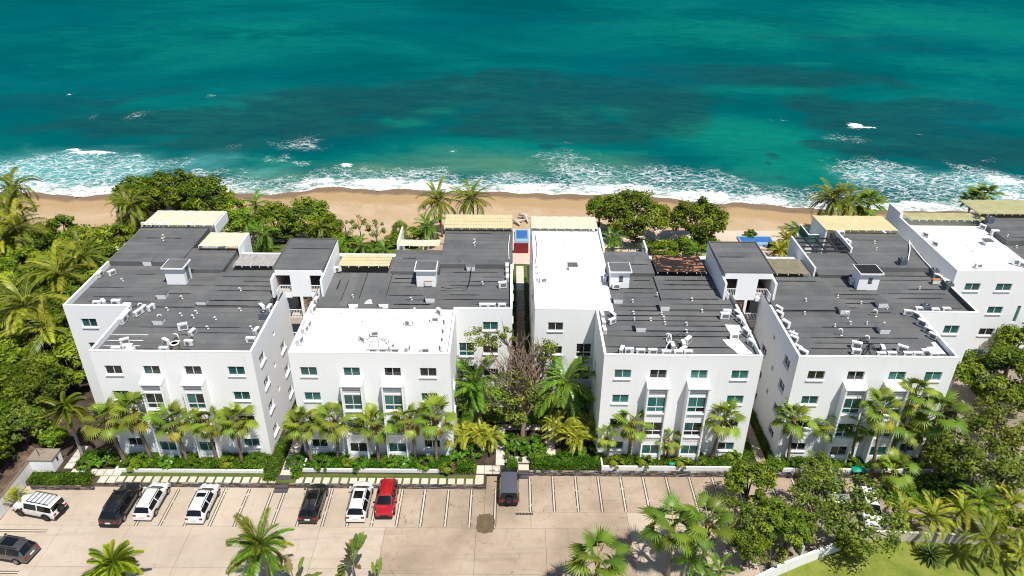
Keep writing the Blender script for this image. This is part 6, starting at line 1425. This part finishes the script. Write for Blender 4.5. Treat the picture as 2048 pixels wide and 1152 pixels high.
# left thicket: rows of trees going back
k = 0; row = 0; y = 51.5
while y < 106:
    x = -49.6 if y > 59 else -51.0 - (59-y)*.2; i = 0
    lim = -(y*.70+14.5)
    while x > lim:
        X, Y = x+rng.uniform(-.9, .9), y+rng.uniform(-1.0, 1.0); kd = rng.choice(['bush0', 'bush1', 'bush2', 'bush3', 'bush0', 'beach1'])
        if not (y > 96 and x > -63): tree(kd, X-.6, Y, rng.uniform(2.2, 3.9), gz(X, Y), '%s leafy tree from the building in the %s row of the left thicket' % (ORD[i], ORD[row]), 'trees of the left thicket', rng.uniform(.9, 1.35))
        x -= rng.uniform(3.4, 4.4); i += 1
    y += 4.3; row += 1
for i, (px, py, z, kd, sc) in enumerate([(262, 455, 1.4, 'bush2', .9), (240, 470, 1.6, 'bush0', .85), (215, 492, 1.4, 'bush2', .9), (195, 520, 1.5, 'bush3', .9), (275, 440, .8, 'bush2', .7), (210, 470, .8, 'bush2', .75), (185, 492, .8, 'bush0', .8), (150, 500, .8, 'bush1', .8), (110, 505, 1.0, 'bush0', .9), (70, 512, 1.0, 'bush1', 1.0), (120, 470, .2, 'sparse0', .6)]):
    tree_px(kd, px, py, z, -.3, '%s bush along the top of the beach beside the leftmost building' % ORD[i], sc=sc, name='bush', cat='bush', group='bushes at the top of the beach')
for i, (px, py, z, kd, sc) in enumerate(sorted([(470, 420, 1.6, 'bush0', .9), (570, 470, 1.2, 'shrub0', 1.6), (670, 475, 1.2, 'bush3', .7), (700, 490, 1.0, 'shrub0', 1.8), (790, 480, 1.2, 'bush0', .7), (825, 475, 1.2, 'bush3', .75), (800, 455, .6, 'bush2', .55), (745, 495, .8, 'shrub0', 1.5), (640, 480, .8, 'shrub2', 1.7), (1330, 500, 1.6, 'bush3', .8), (1370, 495, 1.5, 'bush3', .8), (1410, 485, 1.2, 'beach1', .6), (1300, 490, 1.0, 'shrub0', 1.5), (1500, 470, .2, 'shrub2', 1.2), (300, 412, .8, 'beach1', .8), (380, 412, .8, 'beach1', .85), (440, 408, 1.0, 'bush0', 1.0), (478, 445, 1.2, 'bush3', 1.0), (585, 455, 1.2, 'bush0', .9), (655, 470, 1.0, 'bush3', .9), (680, 485, 1.0, 'bush0', .8)])):
    tree_px(kd, px, py, z, -.1, 'low bush behind the buildings, %s from the left' % (ORD+['fifteenth', 'sixteenth', 'seventeenth', 'eighteenth', 'nineteenth', 'twentieth', 'twenty-first', 'twenty-second', 'twenty-third'])[i], sc=sc, name='bush', cat='bush', group='bushes behind the buildings')
# ---- bare tree in the central garden
def bare_tree():
    rr = random.Random(5); b0 = at(1045, 872, 0); t = thing('bare_tree', 'half bare tree with pale twisting branches between the two middle buildings', 'tree', (b0.x, b0.y, 0))
    b = MB(); tips = []
    def grow(p, d, L, r, lv):
        n = 4; path = [p]
        for i in range(n):
            d = (d+Vector((rr.uniform(-.3, .3), rr.uniform(-.25, .25), rr.uniform(-.05, .22)))).normalized(); p = p+d*L/n; path.append(p)
        b.tube(path, [r*(1-.45*i/n) for i in range(n+1)], 6 if lv < 2 else 4, 0, False)
        if lv >= 3: tips.append(p)
        if lv < 5:
            for q in range(rr.choice((2, 3, 3)) if lv else 7):
                s = path[rr.randrange(2, n+1)]; e = (d+Vector((rr.uniform(-1, 1), rr.uniform(-.7, .7), rr.uniform(-.1, .75)))).normalized(); grow(s, e, L*rr.uniform(.6, .92), r*.66, lv+1)
    grow(Vector((0, 0, -.1)), Vector((-.05, 0, 1)), 4.2, .27, 0); b.build('trunk', M['bark_pale'], t, smooth=True, world=False)
    def leaves(px, py, dy, R, nc, per, seed, mat='leaf_olive'):
        me, _ = crown(seed, R, nc, per, .15, M[mat], cr=.38, shell=.2, flat_=1.4); c = aty(px, py, b0.y+dy)-Vector((b0.x, b0.y, 0)); link('crown', me, t, c); g = MB(); f0 = Vector((rr.uniform(-.2, .2), 0, min(3.2, c.z*.45))); g.tube([f0, f0.lerp(c, .5)+Vector((rr.uniform(-.4, .4), 0, .5)), c, c+(c-f0)*.18], [.13, .09, .05, .02], 6); [g.tube([c-(c-f0)*.15, c+Vector((rr.uniform(-R[0], R[0]), rr.uniform(-R[1], R[1]), rr.uniform(-.3, R[2])))], [.05, .015], 4) for _ in range(9)]; g.build('limb', M['bark_pale'], t, smooth=True, world=False)
    leaves(965, 680, 1.5, (1.9, 1.4, 1.2), 22, 34, 61); leaves(1010, 668, 1.0, (1.2, 1.0, .8), 12, 26, 62); leaves(1092, 705, 1.0, (1.2, 1.1, 1.4), 18, 42, 63); leaves(1020, 770, 0, (2.4, 1.8, 2.0), 26, 22, 64); leaves(1000, 805, -.2, (2.4, 1.8, 1.5), 34, 40, 65); leaves(1075, 800, .5, (2.0, 1.6, 1.8), 30, 40, 66); leaves(1035, 835, -1.2, (1.3, 1.1, .9), 16, 50, 67)
bare_tree()
# ---- hedges and planted beds
def hedge(x0, x1, y0, y1, z0, h, label, mat='leaf_hedge', leaf=.085, dens=75, rough=.10, seed=0):
    r = np.random.default_rng(seed+int(abs(x0)*10)); L, W = x1-x0, y1-y0
    A = [L*W, L*h, W*h, W*h]; N = int(sum(A)*dens); c = r.choice(4, N, p=np.array(A)/sum(A)); u, v = r.random(N), r.random(N)
    pos = np.zeros((N, 3)); nm = np.zeros((N, 3))
    bump = lambda x, y: rough*(np.sin(x*1.7+1)+np.sin(y*2.9+x*.8)+.6*np.sin(x*4.1-y*1.3))
    for k in range(4):
        m = c == k
        if k == 0: pos[m] = np.stack([x0+L*u[m], y0+W*v[m], np.full(m.sum(), z0+h)], 1); nm[m] = (0, 0, 1)
        elif k == 1: pos[m] = np.stack([x0+L*u[m], np.full(m.sum(), y0), z0+h*v[m]], 1); nm[m] = (0, -1, .4)
        else: pos[m] = np.stack([np.full(m.sum(), x0 if k == 2 else x1), y0+W*u[m], z0+h*v[m]], 1); nm[m] = (-1 if k == 2 else 1, 0, .4)
    pos[:, 2] += bump(pos[:, 0], pos[:, 1])*np.clip((pos[:, 2]-z0)/h, 0, 1); pos += r.normal(size=(N, 3))*.045
    nm = nm+r.normal(size=(N, 3))*.55; nm /= np.linalg.norm(nm, axis=1)[:, None]
    a = np.cross(nm, r.normal(size=(N, 3))); a /= np.linalg.norm(a, axis=1)[:, None]; b_ = np.cross(nm, a); s = leaf*r.uniform(.6, 1.4, N)[:, None]
    V = np.stack([pos-a*s, pos+b_*s*.55, pos+a*s, pos-b_*s*.55], 1).reshape(-1, 3)
    T = np.repeat(np.clip(.5+.25*np.sin(pos[:, 0]*2.3)*np.sin(pos[:, 1]*2.9)+r.uniform(-.35, .35, N), 0, 1), 4)
    t = thing('hedge', label, 'hedge', ((x0+x1)/2, (y0+y1)/2, z0)); V -= np.array([(x0+x1)/2, (y0+y1)/2, z0])
    link('foliage', fast_mesh('foliage', V, np.arange(N*4).reshape(-1, 4), M[mat], None, T), t)
    b = MB(); nx = max(3, int(L/.4)); ny = max(2, int(W/.4)); e = .06
    g = [(x0+e+(L-2*e)*i/nx, y0+e+(W-2*e)*j/ny) for j in range(ny+1) for i in range(nx+1)]
    b.v = [(x, y, z0+h-.07+float(bump(x, y))) for x, y in g]; b.f = [(j*(nx+1)+i, j*(nx+1)+i+1, (j+1)*(nx+1)+i+1, (j+1)*(nx+1)+i) for j in range(ny) for i in range(nx)]; b.m = [0]*len(b.f)
    b.box(x0+e, x1-e, y0+e, y1-e, z0, z0+h-.28); b.build('dark_core', M['leaf_hedge'], t)  # solid dark core added to fill the leaf shell, no branches are modelled
hedge(-46.75, -40.95, 53.55, 54.85, 0, .68, 'clipped rectangular hedge above the white off-roader', rough=.02, dens=110)
hedge(-43.4, -39.4, 56.15, 57.9, 0, .55, 'shaded hedge bed at the left end of the fan palm row', seed=1); hedge(-39.0, -24.4, 55.68, 57.85, 0, .5, 'long planted bed under the palms of the leftmost building', seed=2); hedge(-24.2, -22.95, 54.3, 60.5, 0, .42, 'hedge strip left of the path between the two left buildings', seed=3)
hedge(-21.45, -20.7, 54.6, 58, 0, .5, 'hedge corner right of the path between the two left buildings', seed=4); hedge(-20.4, -6.0, 55.92, 57.85, 0, .5, 'long planted bed under the palms of the white roofed building', seed=5)
hedge(-5.2, -3.45, 55.7, 57.1, 0, .7, 'square clipped hedge left of the entrance paving', rough=.05, seed=6); hedge(-.3, .85, 55.98, 57.0, 0, .6, 'small square hedge between the steps and the paving', rough=.05, seed=7); hedge(2.2, 9.15, 56.18, 57.6, 0, .75, 'long bright hedge right of the stone steps', rough=.06, seed=8)
hedge(9.5, 24.3, 56.45, 57.88, 0, .6, 'yellow green planted bed under the palms of the third building', 'leaf_hedge_y', seed=9); hedge(23.95, 25.25, 57.95, 64, 0, .4, 'hedge strip left of the narrow path between the two right buildings', seed=10); hedge(26.45, 27.15, 57, 66, 0, .4, 'dark hedge strip right of the narrow path between the two right buildings', seed=11)
hedge(26.6, 43.2, 56.4, 57.88, 0, .5, 'planted bed under the palms of the fourth building', seed=12); hedge(.28, .78, 66, 96, 0, .4, 'left thin hedge along the long gap path', dens=50, seed=13); hedge(2.05, 2.5, 66, 96, 0, .4, 'right thin hedge along the long gap path', dens=50, seed=14)
hedge(36.5, 44.3, 52.0, 54.6, -.5, .5, 'ground cover bed at the curve of the driveway', seed=15); hedge(43.4, 46.5, 54.7, 60, -.5, .6, 'ground cover along the right side of the fourth building', seed=16)
SH = [('shrub0', 'rounded'), ('shrub1', 'yellow green'), ('shrub2', 'big leaved')]
def shrubs(L, where, group):
    for i, (px, py, z, k, sc) in enumerate(L):
        tree_px(SH[k][0], px, py, z, 0, '%s shrub from the left %s, %s' % (ORD[i], where, SH[k][1]), sc=sc, name='shrub', cat='shrub', group=group)
shrubs([(175, 925, .5, 0, 1.0), (205, 915, .6, 2, 1.0), (232, 918, .5, 0, .9), (262, 930, .55, 1, .8), (285, 922, .6, 0, .9), (330, 925, .6, 2, .9), (395, 920, .6, 0, .8), (455, 925, .55, 1, .8), (515, 915, .5, 0, .8)], 'in the leftmost bed', 'shrubs of the leftmost bed')
shrubs([(592, 925, .6, 0, 1.0), (645, 925, .6, 0, .9), (700, 920, .6, 1, .8), (720, 930, .5, 2, .9), (780, 922, .6, 0, .9), (805, 925, .6, 2, .9), (850, 925, .6, 0, .9), (895, 935, .6, 1, .8)], 'in the bed of the white roofed building', 'shrubs of the second bed')
shrubs([(918, 905, .6, 2, 1.0), (950, 900, .6, 0, .9), (1020, 885, .7, 2, 1.2), (1030, 905, .6, 0, 1.0), (1060, 890, .7, 2, 1.2), (1075, 905, .6, 0, 1.0), (1125, 915, .6, 0, .9), (1150, 905, .6, 2, 1.0), (1185, 905, .6, 0, 1.0), (1040, 840, .8, 2, 1.3), (1085, 830, .9, 0, 1.2), (995, 835, .8, 0, 1.1)], 'in the central garden', 'shrubs of the central garden')
shrubs([(1235, 925, .7, 1, .8), (1290, 922, .7, 1, .9), (1365, 925, .7, 1, .8), (1395, 918, .7, 0, .8), (1470, 915, .7, 1, .9), (1550, 930, .6, 0, .9), (1600, 925, .6, 0, .9), (1660, 930, .6, 2, .9), (1690, 920, .6, 0, .9), (1755, 925, .6, 2, .8), (1820, 930, .6, 0, 1.0), (1845, 970, .2, 0, 1.2), (1880, 960, .2, 2, 1.2), (1810, 985, .1, 0, 1.1)][:14], 'in the beds of the two right buildings', 'shrubs of the right beds')
tree_px('bush1', 108, 872, 1.2, .1, 'round clipped bush behind the white pump house', sc=.5, name='bush', cat='bush')
# ================================================================ VEHICLES
def paint(name, c, metal=0.0, rough=.32):
    t = NT(name); t.color(c); t.set(rough, .5, metal, 1.0); t.b.inputs['Coat Roughness'].default_value = .06; return t.mat
M['car_white'] = paint('car_paint_white', (.72, .72, .71)); M['car_black'] = paint('car_paint_black', (.008, .008, .009)); M['car_red'] = paint('car_paint_red', (.42, .006, .014), .2)
M['car_grey'] = paint('car_paint_grey', (.10, .095, .095), .5); M['car_silver'] = paint('car_paint_silver', (.42, .45, .44), .6)
M['car_trim'] = flat('black_plastic_trim', (.016, .016, .017), .6, .3); M['soft_top'] = flat('soft_top_cloth', (.075, .08, .10), .85, .2)
t_ = NT('car_glass'); t_.color((.006, .007, .008)); t_.set(.04, .5, 0, .0); M['car_glass'] = t_.mat
M['tyre'] = flat('tyre_rubber', (.014, .014, .014), .85, .2); M['rim'] = flat('alloy_rim', (.45, .45, .46), .3, .5, .8); M['rim_dark'] = flat('dark_rim', (.03, .03, .03), .4, .4)
M['tail'] = flat('tail_light_red', (.30, .008, .01), .15, .5); M['lamp'] = flat('headlight_glass', (.55, .57, .58), .08, .5); M['plate'] = flat('licence_plate', (.7, .7, .66), .5, .3); M['chrome'] = flat('chrome_trim', (.62, .62, .62), .15, .5, 1.0)
def car(label, col, loc, rz, L=4.6, W=1.86, H=1.68, belt=1.02, hood=1.0, boxy=0.0, rails=True, sunroof=None, roofmat=None, spare=False, flares=False, rack=False, rim='rim', z=PZ, wheel_r=.35, name='parked_car', fascia=False):
    t = thing(name, label, 'car', (loc[0], loc[1], z+.012), rz, 'cars in the parking lot'); w = W/2; h = L/2
    wsb, wst = h*(.56-.06*boxy), h*(.25+.14*boxy)                     # windscreen base and top
    rgb, rgt = -h*(.95 if boxy < .3 else .97), -h*(.79 if boxy < .3 else .93)
    # stations: y, top, half width, cabin
    S = [(-h, .62, w*.70, 0), (-h*.985, .86, w*.86, 0), (rgb, belt+.02, w*.94, 1), (rgt, H-.10, w*.975, 1), (-h*.62, H-.03, w*.995, 1), (-h*.28, H, w, 1), (-h*.24, H, w, 1), (wst-h*.12, H-.01, w, 1), (wst, H-.05, w, 1), (wsb, hood+.05, w, 0),
         (h*.70, hood-.03, w*.985, 0), (h*.86, hood-.13, w*.93, 0), (h*.95, hood-.25, w*.87, 0), (h, .56, w*.70, 0)]
    if boxy: S[10:] = [(h*.70, hood+.01, w*.90, 0), (h*.9, hood-.03, w*.86, 0), (h*.97, hood-.08, w*.84, 0), (h, .62, w*.80, 0)]
    rw = w*(.68+.16*boxy)
    prof = []
    for y, zt, ww, cab in S:
        zs = min(belt+.03*(1-abs(y)/h), zt-.05) if not cab or zt < belt+.1 else belt+.03*(1-abs(y)/h)
        if cab and zt > belt+.3: r_ = rw*min(1, ww/w+.0); half = [(ww*.94, .30), (ww, .42), (ww, zs-.16), (ww*.975, zs), (r_, zt-.10), (r_*.80, zt-.022), (0, zt)]
        else: half = [(ww*.94, .30), (ww, min(.42, zt-.2)), (ww, max(.43, zs-.16)), (ww*.96, zs), (ww*.84, zt-.035), (ww*.66, zt-.008), (0, zt)]
        prof.append([(x, y, q) for x, q in half]+[(-x, y, q) for x, q in half[-2::-1]])
    n = len(prof[0]); body = MB(); gl = {'windshield': MB(), 'rear_window': MB()}; sides = []
    roof = MB()
    for i in range(len(S)-1):
        c0, c1 = S[i][3], S[i+1][3]
        for k in range(n-1):
            q = (prof[i][k], prof[i][k+1], prof[i+1][k+1], prof[i+1][k]); q = tuple(reversed(q)); tgt = body
            if k in (3, 8):
                if i in (3, 4, 6, 7) or (i == 2 and False): g = MB(); tgt = g; sides.append(g)
            elif 4 <= k <= 7:
                if i == 8: tgt = gl['windshield']
                elif i == 2: tgt = gl['rear_window']
                elif roofmat and 3 <= i <= 7: tgt = roof
            tgt.face(q)
    body.face([prof[0][k] for k in range(n)]); body.face([prof[-1][n-1-k] for k in range(n)]); body.face([(x, y, zz) for x, y, zz in ((w*.9, -h*.95, .3), (-w*.9, -h*.95, .3), (-w*.9, h*.95, .3), (w*.9, h*.95, .3))])
    def fin(b, nm, m, sharp=48):
        me = b.mesh(nm, M[m], True); me.set_sharp_from_angle(angle=math.radians(sharp)); return link(nm, me, t)
    import bmesh as bm_
    def weld(o):
        bb = bm_.new(); bb.from_mesh(o.data); bm_.ops.remove_doubles(bb, verts=bb.verts, dist=.0005); bm_.ops.recalc_face_normals(bb, faces=bb.faces); bb.to_mesh(o.data); bb.free(); o.data.set_sharp_from_angle(angle=math.radians(48))
    weld(fin(body, 'body', col))
    if roof.f: weld(fin(roof, 'roof', roofmat))
    for k, b in gl.items(): weld(fin(b, k, 'car_glass'))
    for b in sides: fin(b, 'side_window', 'car_glass')
    # trim
    b = MB(); b.box(-w*.90, w*.90, -h-.03, -h*.90, .30, .56); o = b.build('rear_bumper', M['car_trim' if boxy or fascia else col], t, world=False)
    b = MB(); b.box(-w*.84, w*.84, h*.93, h+.03, .28, .50); b.build('front_bumper', M['car_trim' if boxy else col], t, world=False)
    b = MB(); b.box(-w*.42, w*.42, h*.96, h*1.006, .50, .64); b.build('grille', M['car_trim'], t, world=False)
    b = MB(); b.box(-.24, .24, -h-.045, -h-.005, .62, .76); b.build('licence_plate', M['plate'], t, world=False)
    for s in (-1, 1):
        b = MB(); x0, x1 = sorted((s*w*.56, s*w*.865)); b.hexa([(x0, -h*1.004, .70), (x1, -h*1.004, .70), (x1, -h*.94, .70), (x0, -h*.94, .70), (x0, -h*.992, .875), (x1, -h*.992, .875), (x1, -h*.93, .875), (x0, -h*.93, .875)]); b.build('tail_light', M['tail'], t, world=False)
        b = MB(); b.hexa([(s*w*.52, h*.965, .66), (s*w*.90, h*.88, .66), (s*w*.86, h*.84, .66), (s*w*.5, h*.93, .66), (s*w*.55, h*.955, .80), (s*w*.90, h*.88, .86), (s*w*.86, h*.84, .86), (s*w*.52, h*.92, .80)]); b.build('headlight', M['lamp'], t, world=False)
        b = MB(); b.rbox((s*(w+.11), wsb-.22, belt+.07), (.20, .10, .13)); b.build('mirror', M['car_trim' if boxy else col], t, world=False)
        if rails:
            b = MB(); b.box(s*rw*.93-.02, s*rw*.93+.02, -h*.68, wst-.15, H-.02, H+.05); b.build('roof_rail', M['car_trim' if col != 'car_black' else 'chrome'], t, world=False)
        for yy in (-h*.12, h*.16):
            b = MB(); b.box(s*(w+.003), s*(w+.025), yy-.10, yy+.04, belt-.14, belt-.10); b.build('door_handle', M['chrome'], t, world=False)
        b = MB(); b.box(s*(w+.004) if s > 0 else -(w+.02), (w+.02) if s > 0 else -(w+.004), -h*.5, h*.5, .30, .42); b.build('sill_trim', M['car_trim'], t, world=False)
        for yy in (-h*.60, h*.62):
            wl = link('wheel', None, t, (s*(w-.09), yy, wheel_r)); a = MB(); a.tube([(-.115*s, 0, 0), (-.10*s, 0, 0), (.10*s, 0, 0), (.125*s, 0, 0)], [wheel_r*.9, wheel_r, wheel_r, wheel_r*.9], 18); o = a.build('tyre', M['tyre'], wl, world=False)
            a = MB(); a.tube([(.126*s, 0, 0), (.132*s, 0, 0)], [wheel_r*.64, wheel_r*.60], 14)
            a.build('rim', M[rim], wl, world=False)
            a = MB()
            for q in range(5): ang = q*2*PI/5; a.rbox((.134*s, math.cos(ang+.6)*wheel_r*.38, math.sin(ang+.6)*wheel_r*.38), (.012, wheel_r*.17, wheel_r*.17)) 
            tag(a.build('rim_gap', M['tyre'], wl, world=False), kind='stuff')
            # arch
            a = MB(); N = 10; R0, R1 = wheel_r*1.04, wheel_r*(1.22 if flares else 1.13); xa, xb = s*(w-.12), s*(w+(.06 if flares else .012))
            for q in range(N):
                a0, a1 = PI*q/N, PI*(q+1)/N
                P = lambda R, x, an: (x, yy+R*math.cos(an), wheel_r+R*math.sin(an))
                a.face((P(R0, xb, a0), P(R1, xb, a0), P(R1, xb, a1), P(R0, xb, a1))); a.face((P(R1, xb, a0), P(R1, xa, a0), P(R1, xa, a1), P(R1, xb, a1)))
            a.build('wheel_arch', M['car_trim'], t, world=False)
            a = MB(); a.face([(s*(w+.004), yy+R0*math.cos(PI*q/N), wheel_r+R0*math.sin(PI*q/N)) for q in range(N+1)]); a.build('wheel_well_shade', M['car_trim'], t, world=False)  # flat black half disc painted as the dark hollow, no well is cut
    if sunroof:
        b = MB(); y0, y1 = sunroof; b.box(-rw*.66, rw*.66, h*y0, h*y1, H-.05, H+.008); b.build('sunroof', M['car_glass'], t, world=False)
    b = MB(); b.box(-w*.55, w*.55, wsb-.10, wsb+.04, hood+.02, hood+.07); b.build('wiper_cowl', M['car_trim'], t, world=False)
    if spare:
        c = (0, -h-.03, .98); sw = link('spare_wheel', None, t, c); a = MB(); a.tube([(0, -.20, 0), (0, -.17, 0), (0, 0, 0)], [.33, .37, .37], 18); a.build('tyre', M['tyre'], sw, world=False); a = MB(); a.tube([(0, -.203, 0), (0, -.215, 0)], [.22, .2], 12); a.build('rim', M['rim_dark'], sw, world=False)
    if rack:
        b = MB()
        for s in (-1, 1): b.box(s*rw*.85-.02, s*rw*.85+.02, -h*.8, wst-.25, H+.08, H+.12)
        for k in range(6): y = -h*.78+k*(wst-.3+h*.78)/5; b.box(-rw*.83, rw*.83, y-.02, y+.02, H+.085, H+.115)
        for s in (-1, 1):
            for y in (-h*.7, 0): b.box(s*rw*.85-.02, s*rw*.85+.02, y-.02, y+.02, H-.06, H+.079)
        b.build('roof_rack', M['car_trim'], t, world=False)
    return t
R_ = math.radians
car('white boxy off-roader with black fenders, roof rack and spare wheel by the boundary wall', 'car_white', (-44.05, 50.7), R_(78), 4.5, 1.9, 1.78, 1.08, 1.10, .75, False, None, None, True, True, True, 'rim_dark', wheel_r=.40)
car('long black van like car parked askew, leftmost in the row of bays', 'car_black', (-36.65, 51.15), R_(-1.5), 5.0, 1.95, 1.72, 1.05, 1.02, .12, True, (.05, .22), fascia=True)
car('white hatchback sport utility car right beside the long black car', 'car_white', (-33.95, 51.7), R_(-1), 4.5, 1.82, 1.54, 1.02, .98, 0, True)
car('white station car with a small sunroof, alone between two empty bays', 'car_white', (-29.0, 51.45), R_(-.5), 4.7, 1.84, 1.56, 1.02, .98, 0, True, (-.12, .10))
car('black crossover car in the bay under the white roofed building', 'car_black', (-18.55, 51.6), R_(-1), 4.7, 1.88, 1.58, 1.02, 1.0, 0, True, (-.25, .05))
car('white sport utility car with a large dark glass roof, beside the red car', 'car_white', (-14.2, 51.85), R_(0), 4.85, 1.92, 1.60, 1.03, 1.0, 0, True, (-.32, .08))
car('dark red car parked nose towards the camera', 'car_red', (-11.68, 52.1), R_(181), 4.4, 1.84, 1.58, 1.02, .98, .1, True)
car('black open bodied jeep like car with a grey cloth top and rear spare wheel', 'car_black', (.02, 53.75), R_(0), 4.2, 1.86, 1.84, 1.12, 1.14, 1.0, False, None, 'soft_top', True, True, False, 'rim_dark', wheel_r=.41)
car('dark grey sport utility car with a panoramic roof, cut by the left edge', 'car_grey', (-44.05, 45.7), R_(80), 4.65, 1.88, 1.66, 1.02, 1.0, 0, True, (-.45, .08))
c = at(1098, 1149, .5); car('dark car showing only its nose at the bottom edge', 'car_black', (c.x, c.y-2.25), 0, 4.6, 1.86, 1.6)
c = at(1668, 968, .6); car('silver car half hidden under the sparse tree at the right end bays', 'car_silver', (c.x, c.y), R_(180), 4.5, 1.84, 1.6)
c = at(1742, 1003, .9); car('white car half hidden under the wide bright tree', 'car_white', (c.x, c.y), R_(170), 4.6, 1.86, 1.66)
c = at(1990, 778, .9); car('white van under the big dark tree at the right edge', 'car_white', (c.x, c.y), R_(20), 5.0, 1.95, 1.95, 1.15, 1.05, .5, False)
